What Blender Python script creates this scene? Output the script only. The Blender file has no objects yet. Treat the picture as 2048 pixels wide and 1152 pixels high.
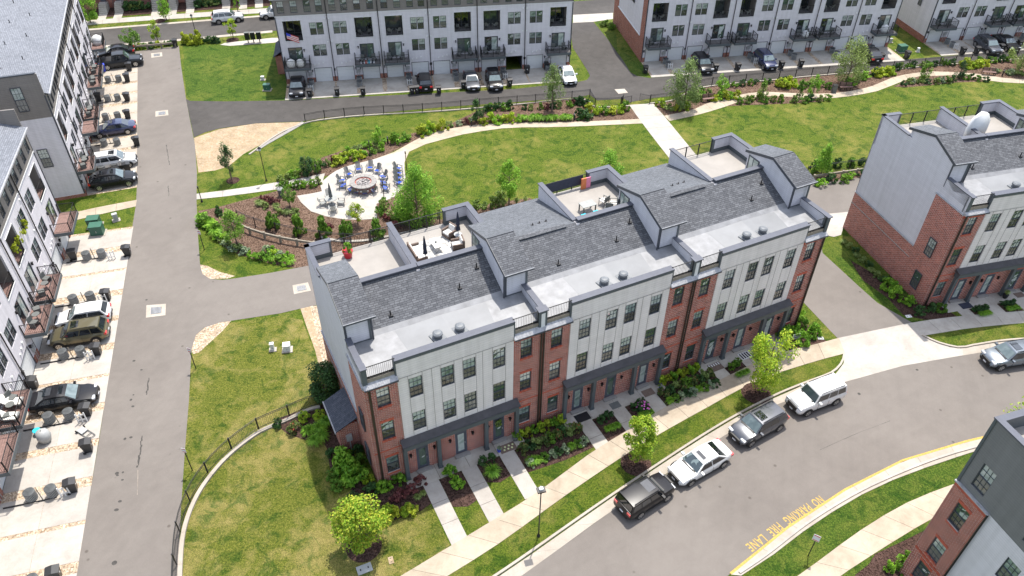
import bpy, math, random
from mathutils import Vector, Matrix
from mathutils.geometry import tessellate_polygon
random.seed(7)
R = math.radians
SC = bpy.context.scene
COL = SC.collection
# ---------------------------------------------------------------- camera
F_PX, PITCH, ROLL, CAM_H = 1549.816, 0.703708, 0.012891, 45.0
_c, _s = math.cos(PITCH), math.sin(PITCH)
_fw = Vector((0, _c, -_s)); _rt = Vector((1, 0, 0)); _up = Vector((0, _s, _c))
_r2 = _rt*math.cos(ROLL) + _up*math.sin(ROLL)
_u2 = -_rt*math.sin(ROLL) + _up*math.cos(ROLL)
cam_d = bpy.data.cameras.new('camera'); cam = bpy.data.objects.new('camera', cam_d); COL.objects.link(cam)
cam_d.sensor_width = 36.0; cam_d.lens = 36.0*F_PX/2048.0; cam_d.clip_end = 3000; cam_d.clip_start = 0.5
cam.matrix_world = Matrix(((_r2.x, _u2.x, -_fw.x, 0), (_r2.y, _u2.y, -_fw.y, 0), (_r2.z, _u2.z, -_fw.z, CAM_H), (0, 0, 0, 1)))
SC.camera = cam
def G(x, y, z=0.0):
    """surveyed point of the photograph -> point on the horizontal plane z of the place (metres)"""
    d = _fw + _r2*((x-1024)/F_PX) - _u2*((y-576)/F_PX)
    t = (z-CAM_H)/d.z
    return Vector((d.x*t, d.y*t, z))
# ---------------------------------------------------------------- world, sun, exposure
SUN_AZ, SUN_EL = 71.0, 68.0          # direction towards the sun, degrees counter-clockwise from +X
W = bpy.data.worlds.new('World'); SC.world = W; W.use_nodes = True
wn = W.node_tree; bg = wn.nodes['Background']
sky = wn.nodes.new('ShaderNodeTexSky'); sky.sky_type = 'NISHITA'; sky.sun_disc = False
sky.sun_elevation = R(SUN_EL); sky.sun_rotation = R(90-SUN_AZ)
sky.air_density = 1.0; sky.dust_density = 1.5; sky.ozone_density = 1.0
hs = wn.nodes.new('ShaderNodeHueSaturation'); hs.inputs['Saturation'].default_value = 0.6; hs.inputs['Value'].default_value = 1.08   # sky colour muted and slightly brightened, so its light is less blue
wn.links.new(sky.outputs[0], hs.inputs['Color']); wn.links.new(hs.outputs[0], bg.inputs[0]); bg.inputs[1].default_value = 0.15
sd = bpy.data.lights.new('sun', 'SUN'); sd.energy = 3.0; sd.angle = R(0.55); sd.color = (1.0, 0.95, 0.87)
so = bpy.data.objects.new('sun', sd); COL.objects.link(so)
sv = Vector((math.cos(R(SUN_AZ))*math.cos(R(SUN_EL)), math.sin(R(SUN_AZ))*math.cos(R(SUN_EL)), math.sin(R(SUN_EL))))
so.rotation_euler = sv.to_track_quat('Z', 'Y').to_euler(); so.location = (0, 60, 80)
SC.view_settings.view_transform = 'Standard'; SC.view_settings.look = 'None'
SC.view_settings.exposure = 1.2; SC.view_settings.gamma = 1.0; SC.view_settings.use_curve_mapping = False
SC.render.engine = 'CYCLES'
# ---------------------------------------------------------------- helpers: objects
def tag(o, label=None, cat=None, group=None, kind=None):
    if label: o['label'] = label
    if cat: o['category'] = cat
    if group: o['group'] = group
    if kind: o['kind'] = kind
    return o
def thing(name, loc=(0, 0, 0), rz=0.0, label=None, cat=None, group=None):
    o = bpy.data.objects.new(name, None); o.empty_display_size = 0.3
    o.location = loc; o.rotation_euler = (0, 0, rz); COL.objects.link(o)
    return tag(o, label, cat, group)
def link(name, mesh, parent=None, loc=(0, 0, 0), rz=0.0, scale=None):
    o = bpy.data.objects.new(name, mesh); o.location = loc; o.rotation_euler = (0, 0, rz)
    if scale: o.scale = scale
    COL.objects.link(o)
    if parent: o.parent = parent
    return o
def copy_tree(o, loc=None, rz=None, scale=None, label=None, group=None, parent=None):
    c = o.copy(); COL.objects.link(c); c.parent = parent
    if loc is not None: c.location = loc
    if rz is not None: c.rotation_euler = (0, 0, rz)
    if scale is not None: c.scale = scale
    if label: c['label'] = label
    if group: c['group'] = group
    for ch in list(o.children): copy_tree(ch, parent=c)
    return c
class MB:
    def __init__(s): s.v = []; s.f = []; s.m = []; s.sm = False
    def quad(s, pts, m=0):
        n = len(s.v); s.v += [tuple(p) for p in pts]; s.f.append(tuple(range(n, n+len(pts)))); s.m.append(m); return s
    def box(s, x0, x1, y0, y1, z0, z1, m=0):
        if x1 < x0: x0, x1 = x1, x0
        if y1 < y0: y0, y1 = y1, y0
        n = len(s.v)
        s.v += [(x0,y0,z0),(x1,y0,z0),(x1,y1,z0),(x0,y1,z0),(x0,y0,z1),(x1,y0,z1),(x1,y1,z1),(x0,y1,z1)]
        for q in ((0,3,2,1),(4,5,6,7),(0,1,5,4),(1,2,6,5),(2,3,7,6),(3,0,4,7)):
            s.f.append(tuple(n+i for i in q)); s.m.append(m)
        return s
    def prism(s, pts, z0, z1, m=0, axis='z'):
        """extrude a 2D polygon. axis z: pts=(x,y); axis x: pts=(y,z) from x=z0..z1; axis y: pts=(x,z)"""
        def P(p, h):
            return (p[0], p[1], h) if axis == 'z' else ((h, p[0], p[1]) if axis == 'x' else (p[0], h, p[1]))
        k = len(pts); n = len(s.v)
        s.v += [P(p, z0) for p in pts] + [P(p, z1) for p in pts]
        tr = tessellate_polygon([[Vector((p[0], p[1], 0)) for p in pts]])
        for t in tr:
            s.f.append(tuple(n+i for i in t)); s.m.append(m)
            s.f.append(tuple(n+k+i for i in reversed(t))); s.m.append(m)
        for i in range(k):
            j = (i+1) % k; s.f.append((n+i, n+j, n+k+j, n+k+i)); s.m.append(m)
        return s
    def tube(s, p, q, r, n=6, m=0, r2=None, cap=True):
        p = Vector(p); q = Vector(q); d = (q-p)
        if d.length < 1e-6: return s
        d.normalize(); a = d.orthogonal().normalized(); b = d.cross(a); r2 = r if r2 is None else r2
        k = len(s.v)
        for c, rr in ((p, r), (q, r2)):
            for i in range(n):
                t = 2*math.pi*i/n; s.v.append(tuple(c + a*math.cos(t)*rr + b*math.sin(t)*rr))
        for i in range(n):
            j = (i+1) % n; s.f.append((k+i, k+j, k+n+j, k+n+i)); s.m.append(m)
        if cap:
            s.f.append(tuple(k+i for i in reversed(range(n)))); s.m.append(m)
            s.f.append(tuple(k+n+i for i in range(n))); s.m.append(m)
        return s
    def lathe(s, prof, n=16, m=0, c=(0, 0, 0)):
        k = len(s.v)
        for r_, z in prof:
            for i in range(n):
                t = 2*math.pi*i/n; s.v.append((c[0]+r_*math.cos(t), c[1]+r_*math.sin(t), c[2]+z))
        for a in range(len(prof)-1):
            for i in range(n):
                j = (i+1) % n; s.f.append((k+a*n+i, k+a*n+j, k+(a+1)*n+j, k+(a+1)*n+i)); s.m.append(m)
        s.f.append(tuple(k+(len(prof)-1)*n+i for i in range(n))); s.m.append(m)
        s.f.append(tuple(k+i for i in reversed(range(n)))); s.m.append(m)
        return s
    def mesh(s, name, mats):
        me = bpy.data.meshes.new(name); me.from_pydata(s.v, [], s.f)
        if not isinstance(mats, (list, tuple)): mats = [mats]
        for x in mats: me.materials.append(x)
        if len(mats) > 1: me.polygons.foreach_set('material_index', s.m)
        if s.sm: me.polygons.foreach_set('use_smooth', [True]*len(s.f))
        me.update(); return me
    def build(s, name, mats, parent=None, loc=(0, 0, 0), rz=0.0, fix=True):
        me = s.mesh(name, mats)
        if fix:
            import bmesh
            b = bmesh.new(); b.from_mesh(me); bmesh.ops.recalc_face_normals(b, faces=b.faces); b.to_mesh(me); b.free()
        return link(name, me, parent, loc, rz)
# ---------------------------------------------------------------- helpers: materials
MATS = {}
def nmat(name):
    m = bpy.data.materials.new(name); m.use_nodes = True; MATS[name] = m
    nt = m.node_tree; return m, nt, nt.nodes['Principled BSDF']
def ramp(nt, fac, stops):
    r = nt.nodes.new('ShaderNodeValToRGB'); e = r.color_ramp.elements
    while len(e) < len(stops): e.new(0.5)
    for i, (p, c) in enumerate(stops): e[i].position = p; e[i].color = (*c, 1)
    nt.links.new(fac, r.inputs[0]); return r.outputs[0]
def noise(nt, vec, scale, detail=4, rough=0.55, dist=0.0):
    n = nt.nodes.new('ShaderNodeTexNoise'); n.inputs['Scale'].default_value = scale; n.inputs['Detail'].default_value = detail
    n.inputs['Roughness'].default_value = rough; n.inputs['Distortion'].default_value = dist
    if vec: nt.links.new(vec, n.inputs['Vector'])
    return n.outputs['Fac']
def mix(nt, fac, a, b, mode='MIX'):
    n = nt.nodes.new('ShaderNodeMix'); n.data_type = 'RGBA'; n.blend_type = mode
    for i, x in ((0, fac), (6, a), (7, b)):
        if hasattr(x, 'is_linked') or hasattr(x, 'links'): nt.links.new(x, n.inputs[i])
        elif i == 0: n.inputs[0].default_value = x
        else: n.inputs[i].default_value = (*x, 1)
    return n.outputs[2]
def mth(nt, op, a, b=None, c=None):
    n = nt.nodes.new('ShaderNodeMath'); n.operation = op
    for i, x in enumerate((a, b, c)):
        if x is None: continue
        if isinstance(x, (int, float)): n.inputs[i].default_value = x
        else: nt.links.new(x, n.inputs[i])
    return n.outputs[0]
def bump(nt, h, strength, dist, bs):
    b = nt.nodes.new('ShaderNodeBump'); b.inputs['Strength'].default_value = strength; b.inputs['Distance'].default_value = dist
    nt.links.new(h, b.inputs['Height']); nt.links.new(b.outputs[0], bs.inputs['Normal'])
def pos(nt): return nt.nodes.new('ShaderNodeNewGeometry').outputs['Position']
def obj(nt): return nt.nodes.new('ShaderNodeTexCoord').outputs['Object']
def plain(name, col, rough=0.6, var=0.12, sc=3.0, metal=0.0, spec=0.4, coat=0.0, bmp=0.0, objc=True):
    m, nt, bs = nmat(name)
    v = obj(nt) if objc else pos(nt)
    f = noise(nt, v, sc, 5, 0.6)
    c = ramp(nt, f, [(0.3, tuple(x*(1-var) for x in col)), (0.7, tuple(min(1, x*(1+var)) for x in col))])
    nt.links.new(c, bs.inputs['Base Color']); bs.inputs['Roughness'].default_value = rough; bs.inputs['Metallic'].default_value = metal
    bs.inputs['Specular IOR Level'].default_value = spec
    if coat: bs.inputs['Coat Weight'].default_value = coat; bs.inputs['Coat Roughness'].default_value = 0.04
    if bmp: bump(nt, noise(nt, v, sc*12, 4), 0.5, bmp, bs)
    return m
def grass_mat(name, lo, mid, hi, dry, dry_amt=0.5, seed=0.0):
    m, nt, bs = nmat(name); p = pos(nt)
    mp = nt.nodes.new('ShaderNodeMapping'); mp.inputs['Location'].default_value = (seed, seed*1.7, 0); nt.links.new(p, mp.inputs[0]); p = mp.outputs[0]
    big = noise(nt, p, 0.16, 5, 0.6, 0.4); med = noise(nt, p, 0.9, 5, 0.65, 0.6); fine = noise(nt, p, 7.0, 6, 0.75, 0.3); vf = noise(nt, p, 17.0, 4, 0.75)
    a = ramp(nt, fine, [(0.36, lo), (0.5, mid), (0.64, hi)])
    d = mth(nt, 'ADD', mth(nt, 'MULTIPLY', big, 0.55), mth(nt, 'MULTIPLY', med, 0.45))
    dm = ramp(nt, d, [(0.5-0.05*dry_amt, (0, 0, 0)), (0.66-0.06*dry_amt, (1, 1, 1))])
    dm2 = mth(nt, 'MULTIPLY', dm, mth(nt, 'MULTIPLY_ADD', fine, 0.9, 0.3))
    a = mix(nt, mth(nt, 'MULTIPLY', dm2, min(1, dry_amt*1.5)), a, dry)
    dk = ramp(nt, noise(nt, p, 0.8, 4, 0.65, 1.0), [(0.5, (1, 1, 1)), (0.64, (0.42, 0.62, 0.45))])
    a = mix(nt, 1.0, a, dk, 'MULTIPLY')
    a = mix(nt, 0.75, a, ramp(nt, vf, [(0.38, (0.3, 0.32, 0.3)), (0.62, (1.6, 1.6, 1.5))]), 'MULTIPLY')
    nt.links.new(a, bs.inputs['Base Color']); bs.inputs['Roughness'].default_value = 0.9; bs.inputs['Specular IOR Level'].default_value = 0.15
    bump(nt, mth(nt, 'ADD', fine, vf), 0.9, 0.12, bs)
    return m
def asphalt_mat(name, a, b, patch):
    m, nt, bs = nmat(name); p = pos(nt)
    big = noise(nt, p, 0.12, 5, 0.55, 0.8); med = noise(nt, p, 0.9, 5, 0.65, 0.4); fine = noise(nt, p, 40, 3, 0.7)
    c = ramp(nt, mth(nt, 'ADD', mth(nt, 'MULTIPLY', big, 0.6), mth(nt, 'MULTIPLY', med, 0.4)), [(0.36, a), (0.62, b)])
    v = nt.nodes.new('ShaderNodeTexVoronoi'); v.inputs['Scale'].default_value = 0.55; nt.links.new(p, v.inputs['Vector'])
    sp = ramp(nt, v.outputs['Distance'], [(0.035, patch), (0.08, (1, 1, 1))])
    c = mix(nt, 1.0, c, sp, 'MULTIPLY')
    c = mix(nt, 0.5, c, ramp(nt, fine, [(0.3, (0.75,)*3), (0.7, (1.22,)*3)]), 'MULTIPLY')
    for rot, sx in ((-17, 1.4), (30, 1.1)):
        mp = nt.nodes.new('ShaderNodeMapping'); mp.vector_type = 'TEXTURE'; mp.inputs['Rotation'].default_value = (0, 0, R(90+rot if rot < 0 else rot)); mp.inputs['Scale'].default_value = (14, 1.0/sx, 1); nt.links.new(p, mp.inputs[0])
        c = mix(nt, 0.16, c, ramp(nt, noise(nt, mp.outputs[0], 1.0, 4, 0.6), [(0.33, (0.82,)*3), (0.5, (1.0,)*3), (0.68, (1.12,)*3)]), 'MULTIPLY')
    nt.links.new(c, bs.inputs['Base Color']); bs.inputs['Roughness'].default_value = 0.88; bs.inputs['Specular IOR Level'].default_value = 0.25
    bump(nt, fine, 0.4, 0.02, bs); return m
def conc_mat(name, a, b, stain=0.25):
    m, nt, bs = nmat(name); p = pos(nt)
    oi = nt.nodes.new('ShaderNodeObjectInfo')
    f = noise(nt, p, 0.5, 6, 0.65, 0.5); fine = noise(nt, p, 22, 4, 0.7)
    c = ramp(nt, f, [(0.33, a), (0.6, b)])
    c = mix(nt, stain, c, ramp(nt, noise(nt, p, 2.2, 5, 0.7, 1.2), [(0.45, (1, 1, 1)), (0.75, (0.62, 0.58, 0.52))]), 'MULTIPLY')
    c = mix(nt, 1.0, c, ramp(nt, oi.outputs['Random'], [(0, (0.91, 0.91, 0.91)), (1, (1.0, 1.0, 1.0))]), 'MULTIPLY')
    c = mix(nt, 0.35, c, ramp(nt, fine, [(0.3, (0.8,)*3), (0.7, (1.15,)*3)]), 'MULTIPLY')
    nt.links.new(c, bs.inputs['Base Color']); bs.inputs['Roughness'].default_value = 0.85; bs.inputs['Specular IOR Level'].default_value = 0.25
    bump(nt, fine, 0.3, 0.01, bs); return m
def grain_mat(name, cols, scale, d=0.05):
    m, nt, bs = nmat(name); p = pos(nt)
    v = nt.nodes.new('ShaderNodeTexVoronoi'); v.inputs['Scale'].default_value = scale; nt.links.new(p, v.inputs['Vector'])
    sep = nt.nodes.new('ShaderNodeSeparateColor'); nt.links.new(v.outputs['Color'], sep.inputs[0])
    n = len(cols); c = ramp(nt, sep.outputs[0], [(i/(n-1), cols[i]) for i in range(n)])
    c = mix(nt, 0.6, c, ramp(nt, noise(nt, p, 0.8, 5, 0.6), [(0.3, (0.65,)*3), (0.7, (1.25,)*3)]), 'MULTIPLY')
    nt.links.new(c, bs.inputs['Base Color']); bs.inputs['Roughness'].default_value = 0.95; bs.inputs['Specular IOR Level'].default_value = 0.1
    bump(nt, mth(nt, 'ADD', v.outputs['Distance'], noise(nt, p, scale*1.5, 3)), 1.0, d, bs); return m
def brick_mat(name, c1, c2, mortar):
    m, nt, bs = nmat(name); o = obj(nt)
    s = nt.nodes.new('ShaderNodeSeparateXYZ'); nt.links.new(o, s.inputs[0])
    cb = nt.nodes.new('ShaderNodeCombineXYZ'); nt.links.new(mth(nt, 'ADD', s.outputs[0], s.outputs[1]), cb.inputs[0]); nt.links.new(s.outputs[2], cb.inputs[1])
    b = nt.nodes.new('ShaderNodeTexBrick'); nt.links.new(cb.outputs[0], b.inputs['Vector'])
    b.inputs['Scale'].default_value = 1.0; b.inputs['Brick Width'].default_value = 0.3; b.inputs['Row Height'].default_value = 0.115
    b.inputs['Mortar Size'].default_value = 0.0145; b.inputs['Mortar Smooth'].default_value = 0.1; b.inputs['Bias'].default_value = -0.1
    b.inputs['Color1'].default_value = (*c1, 1); b.inputs['Color2'].default_value = (*c2, 1); b.inputs['Mortar'].default_value = (*mortar, 1)
    c = mix(nt, 0.6, b.outputs['Color'], ramp(nt, noise(nt, o, 1.2, 5, 0.65), [(0.3, (0.72,)*3), (0.7, (1.22,)*3)]), 'MULTIPLY')
    nt.links.new(c, bs.inputs['Base Color']); bs.inputs['Roughness'].default_value = 0.88; bs.inputs['Specular IOR Level'].default_value = 0.2
    bump(nt, mth(nt, 'SUBTRACT', 1.0, b.outputs['Fac']), 0.6, 0.01, bs); return m
def siding_mat(name, col, lap=0.16, vertical=False):
    m, nt, bs = nmat(name); o = obj(nt)
    s = nt.nodes.new('ShaderNodeSeparateXYZ'); nt.links.new(o, s.inputs[0])
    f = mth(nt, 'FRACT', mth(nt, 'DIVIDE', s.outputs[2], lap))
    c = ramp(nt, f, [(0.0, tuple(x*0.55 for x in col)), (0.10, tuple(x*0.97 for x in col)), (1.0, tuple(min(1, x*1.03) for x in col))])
    cb = nt.nodes.new('ShaderNodeCombineXYZ'); nt.links.new(mth(nt, 'ADD', s.outputs[0], s.outputs[1]), cb.inputs[0]); nt.links.new(mth(nt, 'FLOOR', mth(nt, 'DIVIDE', s.outputs[2], lap)), cb.inputs[2])
    c = mix(nt, 0.4, c, ramp(nt, noise(nt, cb.outputs[0], 0.5, 3), [(0.35, (0.88,)*3), (0.65, (1.08,)*3)]), 'MULTIPLY')
    nt.links.new(c, bs.inputs['Base Color']); mp = nt.nodes.new('ShaderNodeMapping'); mp.inputs['Scale'].default_value = (2.5, 2.5, 0.12); nt.links.new(o, mp.inputs[0])
    c2 = mix(nt, 0.5, c, ramp(nt, noise(nt, mp.outputs[0], 1.0, 5, 0.65), [(0.35, (0.84, 0.84, 0.83)), (0.6, (1.05, 1.05, 1.05))]), 'MULTIPLY'); nt.links.new(c2, bs.inputs['Base Color'])
    bs.inputs['Roughness'].default_value = 0.6; bs.inputs['Specular IOR Level'].default_value = 0.3
    bump(nt, mth(nt, 'SUBTRACT', 1.0, f), 0.5, 0.012, bs); return m
def shingle_mat(name, c1, c2, c3, w=0.33, h=0.16):
    m, nt, bs = nmat(name); o = obj(nt)
    b = nt.nodes.new('ShaderNodeTexBrick'); nt.links.new(o, b.inputs['Vector'])
    b.inputs['Scale'].default_value = 1.0; b.inputs['Brick Width'].default_value = w; b.inputs['Row Height'].default_value = h
    b.inputs['Mortar Size'].default_value = 0.014; b.inputs['Mortar Smooth'].default_value = 0.3; b.offset = 0.41; b.squash = 1.3; b.squash_frequency = 3
    b.inputs['Color1'].default_value = (*c1, 1); b.inputs['Color2'].default_value = (*c2, 1); b.inputs['Mortar'].default_value = (*c3, 1)
    fl = noise(nt, o, 4.5, 3, 0.6)
    c = mix(nt, 0.4, b.outputs['Color'], ramp(nt, fl, [(0.35, (0.75,)*3), (0.65, (1.25,)*3)]), 'MULTIPLY')
    c = mix(nt, 0.4, c, ramp(nt, noise(nt, o, 0.35, 4), [(0.3, (0.8,)*3), (0.7, (1.15,)*3)]), 'MULTIPLY')
    nt.links.new(c, bs.inputs['Base Color']); bs.inputs['Roughness'].default_value = 0.92; bs.inputs['Specular IOR Level'].default_value = 0.2
    bump(nt, mth(nt, 'SUBTRACT', 1.0, b.outputs['Fac']), 0.7, 0.015, bs); return m
def leaf_mat(name, a, b, c, trans=0.25, flower=None):
    m, nt, bs = nmat(name); g = nt.nodes.new('ShaderNodeNewGeometry'); oi = nt.nodes.new('ShaderNodeObjectInfo')
    f = nt.nodes.new('ShaderNodeTexWhiteNoise'); f.noise_dimensions = '1D'; nt.links.new(g.outputs['Random Per Island'], f.inputs['W'])
    fac = mth(nt, 'ADD', mth(nt, 'MULTIPLY', noise(nt, obj(nt), 2.2, 3), 0.6), mth(nt, 'MULTIPLY', f.outputs['Value'], 0.4))
    col = ramp(nt, fac, [(0.22, a), (0.5, b), (0.75, c)])
    col = mix(nt, 1.0, col, ramp(nt, oi.outputs['Random'], [(0, (0.8, 0.85, 0.85)), (1, (1.15, 1.1, 1.0))]), 'MULTIPLY')
    if flower:
        col = mix(nt, mth(nt, 'GREATER_THAN', f.outputs['Value'], 0.93), col, flower)
    nt.links.new(col, bs.inputs['Base Color']); bs.inputs['Roughness'].default_value = 0.6; bs.inputs['Specular IOR Level'].default_value = 0.25
    tr = nt.nodes.new('ShaderNodeBsdfTranslucent'); nt.links.new(col, tr.inputs[0])
    ms = nt.nodes.new('ShaderNodeMixShader'); ms.inputs[0].default_value = trans
    nt.links.new(bs.outputs[0], ms.inputs[1]); nt.links.new(tr.outputs[0], ms.inputs[2]); nt.links.new(ms.outputs[0], nt.nodes['Material Output'].inputs[0])
    return m
def paint(name, col, metal=0.0, rough=0.3):
    m, nt, bs = nmat(name)
    c = ramp(nt, noise(nt, obj(nt), 1.5, 3), [(0.3, tuple(x*0.93 for x in col)), (0.7, col)])
    nt.links.new(c, bs.inputs['Base Color']); bs.inputs['Metallic'].default_value = metal; bs.inputs['Roughness'].default_value = rough
    dk = max(col) < 0.05; bs.inputs['Coat Weight'].default_value = 0.35 if dk else 0.9; bs.inputs['Specular IOR Level'].default_value = 0.2 if dk else 0.5; bs.inputs['Coat Roughness'].default_value = 0.05; return m
# materials --------------------------------------------------------
M_grass = grass_mat('grass_lawn', (0.03, 0.058, 0.006), (0.082, 0.12, 0.012), (0.15, 0.178, 0.022), (0.25, 0.21, 0.06), 0.5)
M_grass_dry = grass_mat('grass_dry', (0.045, 0.068, 0.009), (0.115, 0.132, 0.018), (0.2, 0.192, 0.04), (0.3, 0.24, 0.09), 0.9, 31.0)
M_grass_lush = grass_mat('grass_lush', (0.02, 0.05, 0.006), (0.06, 0.105, 0.012), (0.12, 0.165, 0.022), (0.22, 0.21, 0.045), 0.35, 77.0)
M_asph = asphalt_mat('asphalt_aged', (0.14, 0.124, 0.111), (0.168, 0.15, 0.134), (0.6, 0.58, 0.56))
M_asphd = asphalt_mat('asphalt_dark', (0.048, 0.044, 0.041), (0.076, 0.07, 0.065), (0.7, 0.7, 0.7))
M_conc = conc_mat('concrete_pale', (0.32, 0.283, 0.236), (0.39, 0.35, 0.3))
M_concw = conc_mat('concrete_white', (0.33, 0.302, 0.27), (0.4, 0.372, 0.335), 0.28)
M_concg = conc_mat('concrete_grey', (0.33, 0.3, 0.26), (0.44, 0.41, 0.36), 0.3)
M_path = conc_mat('path_tan', (0.32, 0.265, 0.2), (0.42, 0.355, 0.275), 0.3)
M_mulch = grain_mat('mulch', [(0.035, 0.02, 0.013), (0.12, 0.075, 0.052), (0.2, 0.135, 0.1), (0.09, 0.055, 0.04)], 11.0, 0.06)
M_mulch_dark = grain_mat('mulch_dark', [(0.02, 0.012, 0.01), (0.06, 0.035, 0.028), (0.1, 0.06, 0.05), (0.05, 0.03, 0.022)], 12.0, 0.07)
M_gravel = grain_mat('gravel_tan', [(0.28, 0.2, 0.13), (0.5, 0.4, 0.29), (0.22, 0.16, 0.11), (0.62, 0.53, 0.42)], 9.0, 0.05)
M_sand = grain_mat('sand_soil', [(0.28, 0.205, 0.125), (0.34, 0.265, 0.18), (0.3, 0.225, 0.14), (0.37, 0.3, 0.22)], 6.0, 0.02)
M_brick = brick_mat('brick_red', (0.2, 0.034, 0.022), (0.38, 0.09, 0.056), (0.5, 0.41, 0.36))
M_brickd = brick_mat('brick_brown', (0.22, 0.06, 0.038), (0.3, 0.09, 0.055), (0.38, 0.28, 0.23))
M_soldier = plain('brick_soldier', (0.38, 0.085, 0.05), 0.85, 0.35, 9)
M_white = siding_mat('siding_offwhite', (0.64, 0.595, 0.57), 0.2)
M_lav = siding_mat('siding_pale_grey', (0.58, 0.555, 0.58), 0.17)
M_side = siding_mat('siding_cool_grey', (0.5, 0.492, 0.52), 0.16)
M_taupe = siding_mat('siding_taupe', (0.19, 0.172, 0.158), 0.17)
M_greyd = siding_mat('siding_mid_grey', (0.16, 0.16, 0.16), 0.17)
M_trimw = plain('trim_white', (0.6, 0.6, 0.6), 0.5, 0.05)
M_trimd = plain('trim_charcoal', (0.05, 0.055, 0.066), 0.45, 0.1)
M_trimg = plain('trim_slate', (0.075, 0.088, 0.095), 0.5, 0.1)
M_cap = plain('cap_metal', (0.07, 0.075, 0.095), 0.5, 0.1)
M_black = plain('black_metal', (0.012, 0.012, 0.014), 0.45, 0.2)
M_bronze = plain('pipe_bronze', (0.032, 0.024, 0.018), 0.45, 0.2)
M_memb = plain('membrane_white', (0.205, 0.207, 0.212), 0.5, 0.22, 1.3)
M_membg = plain('membrane_grey', (0.175, 0.18, 0.186), 0.5, 0.1, 0.7)
M_deck = plain('deck_membrane', (0.27, 0.25, 0.226), 0.75, 0.1, 0.7)
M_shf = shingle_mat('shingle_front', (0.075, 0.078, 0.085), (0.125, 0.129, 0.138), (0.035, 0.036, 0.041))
M_shb = shingle_mat('shingle_back', (0.1, 0.107, 0.118), (0.14, 0.148, 0.162), (0.07, 0.075, 0.083), 0.3, 0.13)  # paler copy of the front shingles, sunlight on the back slope put into colour
M_shd = shingle_mat('shingle_dark', (0.055, 0.062, 0.078), (0.085, 0.092, 0.11), (0.035, 0.038, 0.048), 0.33, 0.15)
M_shl = shingle_mat('shingle_pale', (0.15, 0.16, 0.18), (0.2, 0.21, 0.235), (0.11, 0.115, 0.13), 0.3, 0.14)
M_metal = plain('galvanised', (0.42, 0.42, 0.42), 0.4, 0.1, metal=0.6)
M_gutter = plain('gutter_pale', (0.3, 0.3, 0.31), 0.45, 0.3, 6)
M_door = plain('garage_white', (0.58, 0.585, 0.58), 0.5, 0.04)
M_deckr = plain('deck_boards_brown', (0.19, 0.115, 0.098), 0.7, 0.2, 4)
M_deckg = plain('deck_boards_grey', (0.15, 0.14, 0.135), 0.7, 0.2, 4)
M_wood = plain('timber_weathered', (0.22, 0.19, 0.15), 0.85, 0.25, 5)
M_bark = plain('bark', (0.13, 0.095, 0.07), 0.9, 0.3, 8)
M_green = plain('utility_green', (0.035, 0.11, 0.075), 0.45, 0.12, 2)
M_yellow = plain('road_paint_yellow', (0.4, 0.27, 0.065), 0.8, 0.3, 12)
M_whitep = plain('white_plastic', (0.62, 0.62, 0.61), 0.45, 0.06)
M_bin = plain('bin_black', (0.022, 0.022, 0.024), 0.4, 0.2)
M_ac = plain('ac_grey', (0.33, 0.335, 0.33), 0.5, 0.1)
M_acd = plain('ac_dark', (0.06, 0.065, 0.067), 0.6, 0.3)
M_blue = plain('chair_blue', (0.022, 0.075, 0.42), 0.45, 0.12)
M_chg = plain('chair_grey', (0.11, 0.115, 0.11), 0.6, 0.15)
M_chl = plain('chair_lightgrey', (0.26, 0.265, 0.25), 0.6, 0.12)
M_cush = plain('cushion_cream', (0.62, 0.6, 0.56), 0.9, 0.06)
M_wick = plain('wicker_brown', (0.14, 0.1, 0.08), 0.8, 0.3, 14)
M_umbg = plain('umbrella_grey', (0.13, 0.14, 0.14), 0.85, 0.15)
M_umbn = plain('umbrella_navy', (0.03, 0.035, 0.055), 0.85, 0.15)
M_stone = plain('stone_cap', (0.24, 0.225, 0.21), 0.8, 0.12)
M_rock = grain_mat('lava_rock', [(0.02, 0.02, 0.02), (0.35, 0.33, 0.32), (0.05, 0.045, 0.045), (0.55, 0.5, 0.48)], 8.0, 0.08)
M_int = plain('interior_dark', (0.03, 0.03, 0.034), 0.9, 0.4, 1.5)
M_redp = plain('pot_red', (0.45, 0.02, 0.03), 0.4, 0.08)
M_tyre = plain('tyre', (0.014, 0.014, 0.015), 0.8, 0.2)
M_rim = plain('rim_alloy', (0.5, 0.5, 0.5), 0.3, 0.08, metal=0.8)
M_trimc = plain('car_trim_black', (0.012, 0.012, 0.013), 0.5, 0.2)
M_red = plain('lamp_red', (0.55, 0.012, 0.015), 0.25, 0.1, coat=1)
M_hlamp = plain('lamp_clear', (0.5, 0.52, 0.55), 0.15, 0.1, coat=1)
M_plate = plain('licence_plate', (0.6, 0.6, 0.62), 0.5, 0.05)
M_pink = plain('flower_pink', (0.5, 0.12, 0.38), 0.7, 0.25, 9)
M_whf = plain('flower_cream', (0.55, 0.58, 0.3), 0.7, 0.2, 9)
M_orf = plain('flower_orange', (0.5, 0.09, 0.05), 0.7, 0.3, 9)
M_cyan = plain('cushion_cyan', (0.02, 0.42, 0.55), 0.7, 0.1)
M_bluet = plain('bin_blue', (0.03, 0.05, 0.42), 0.45, 0.12)
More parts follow.
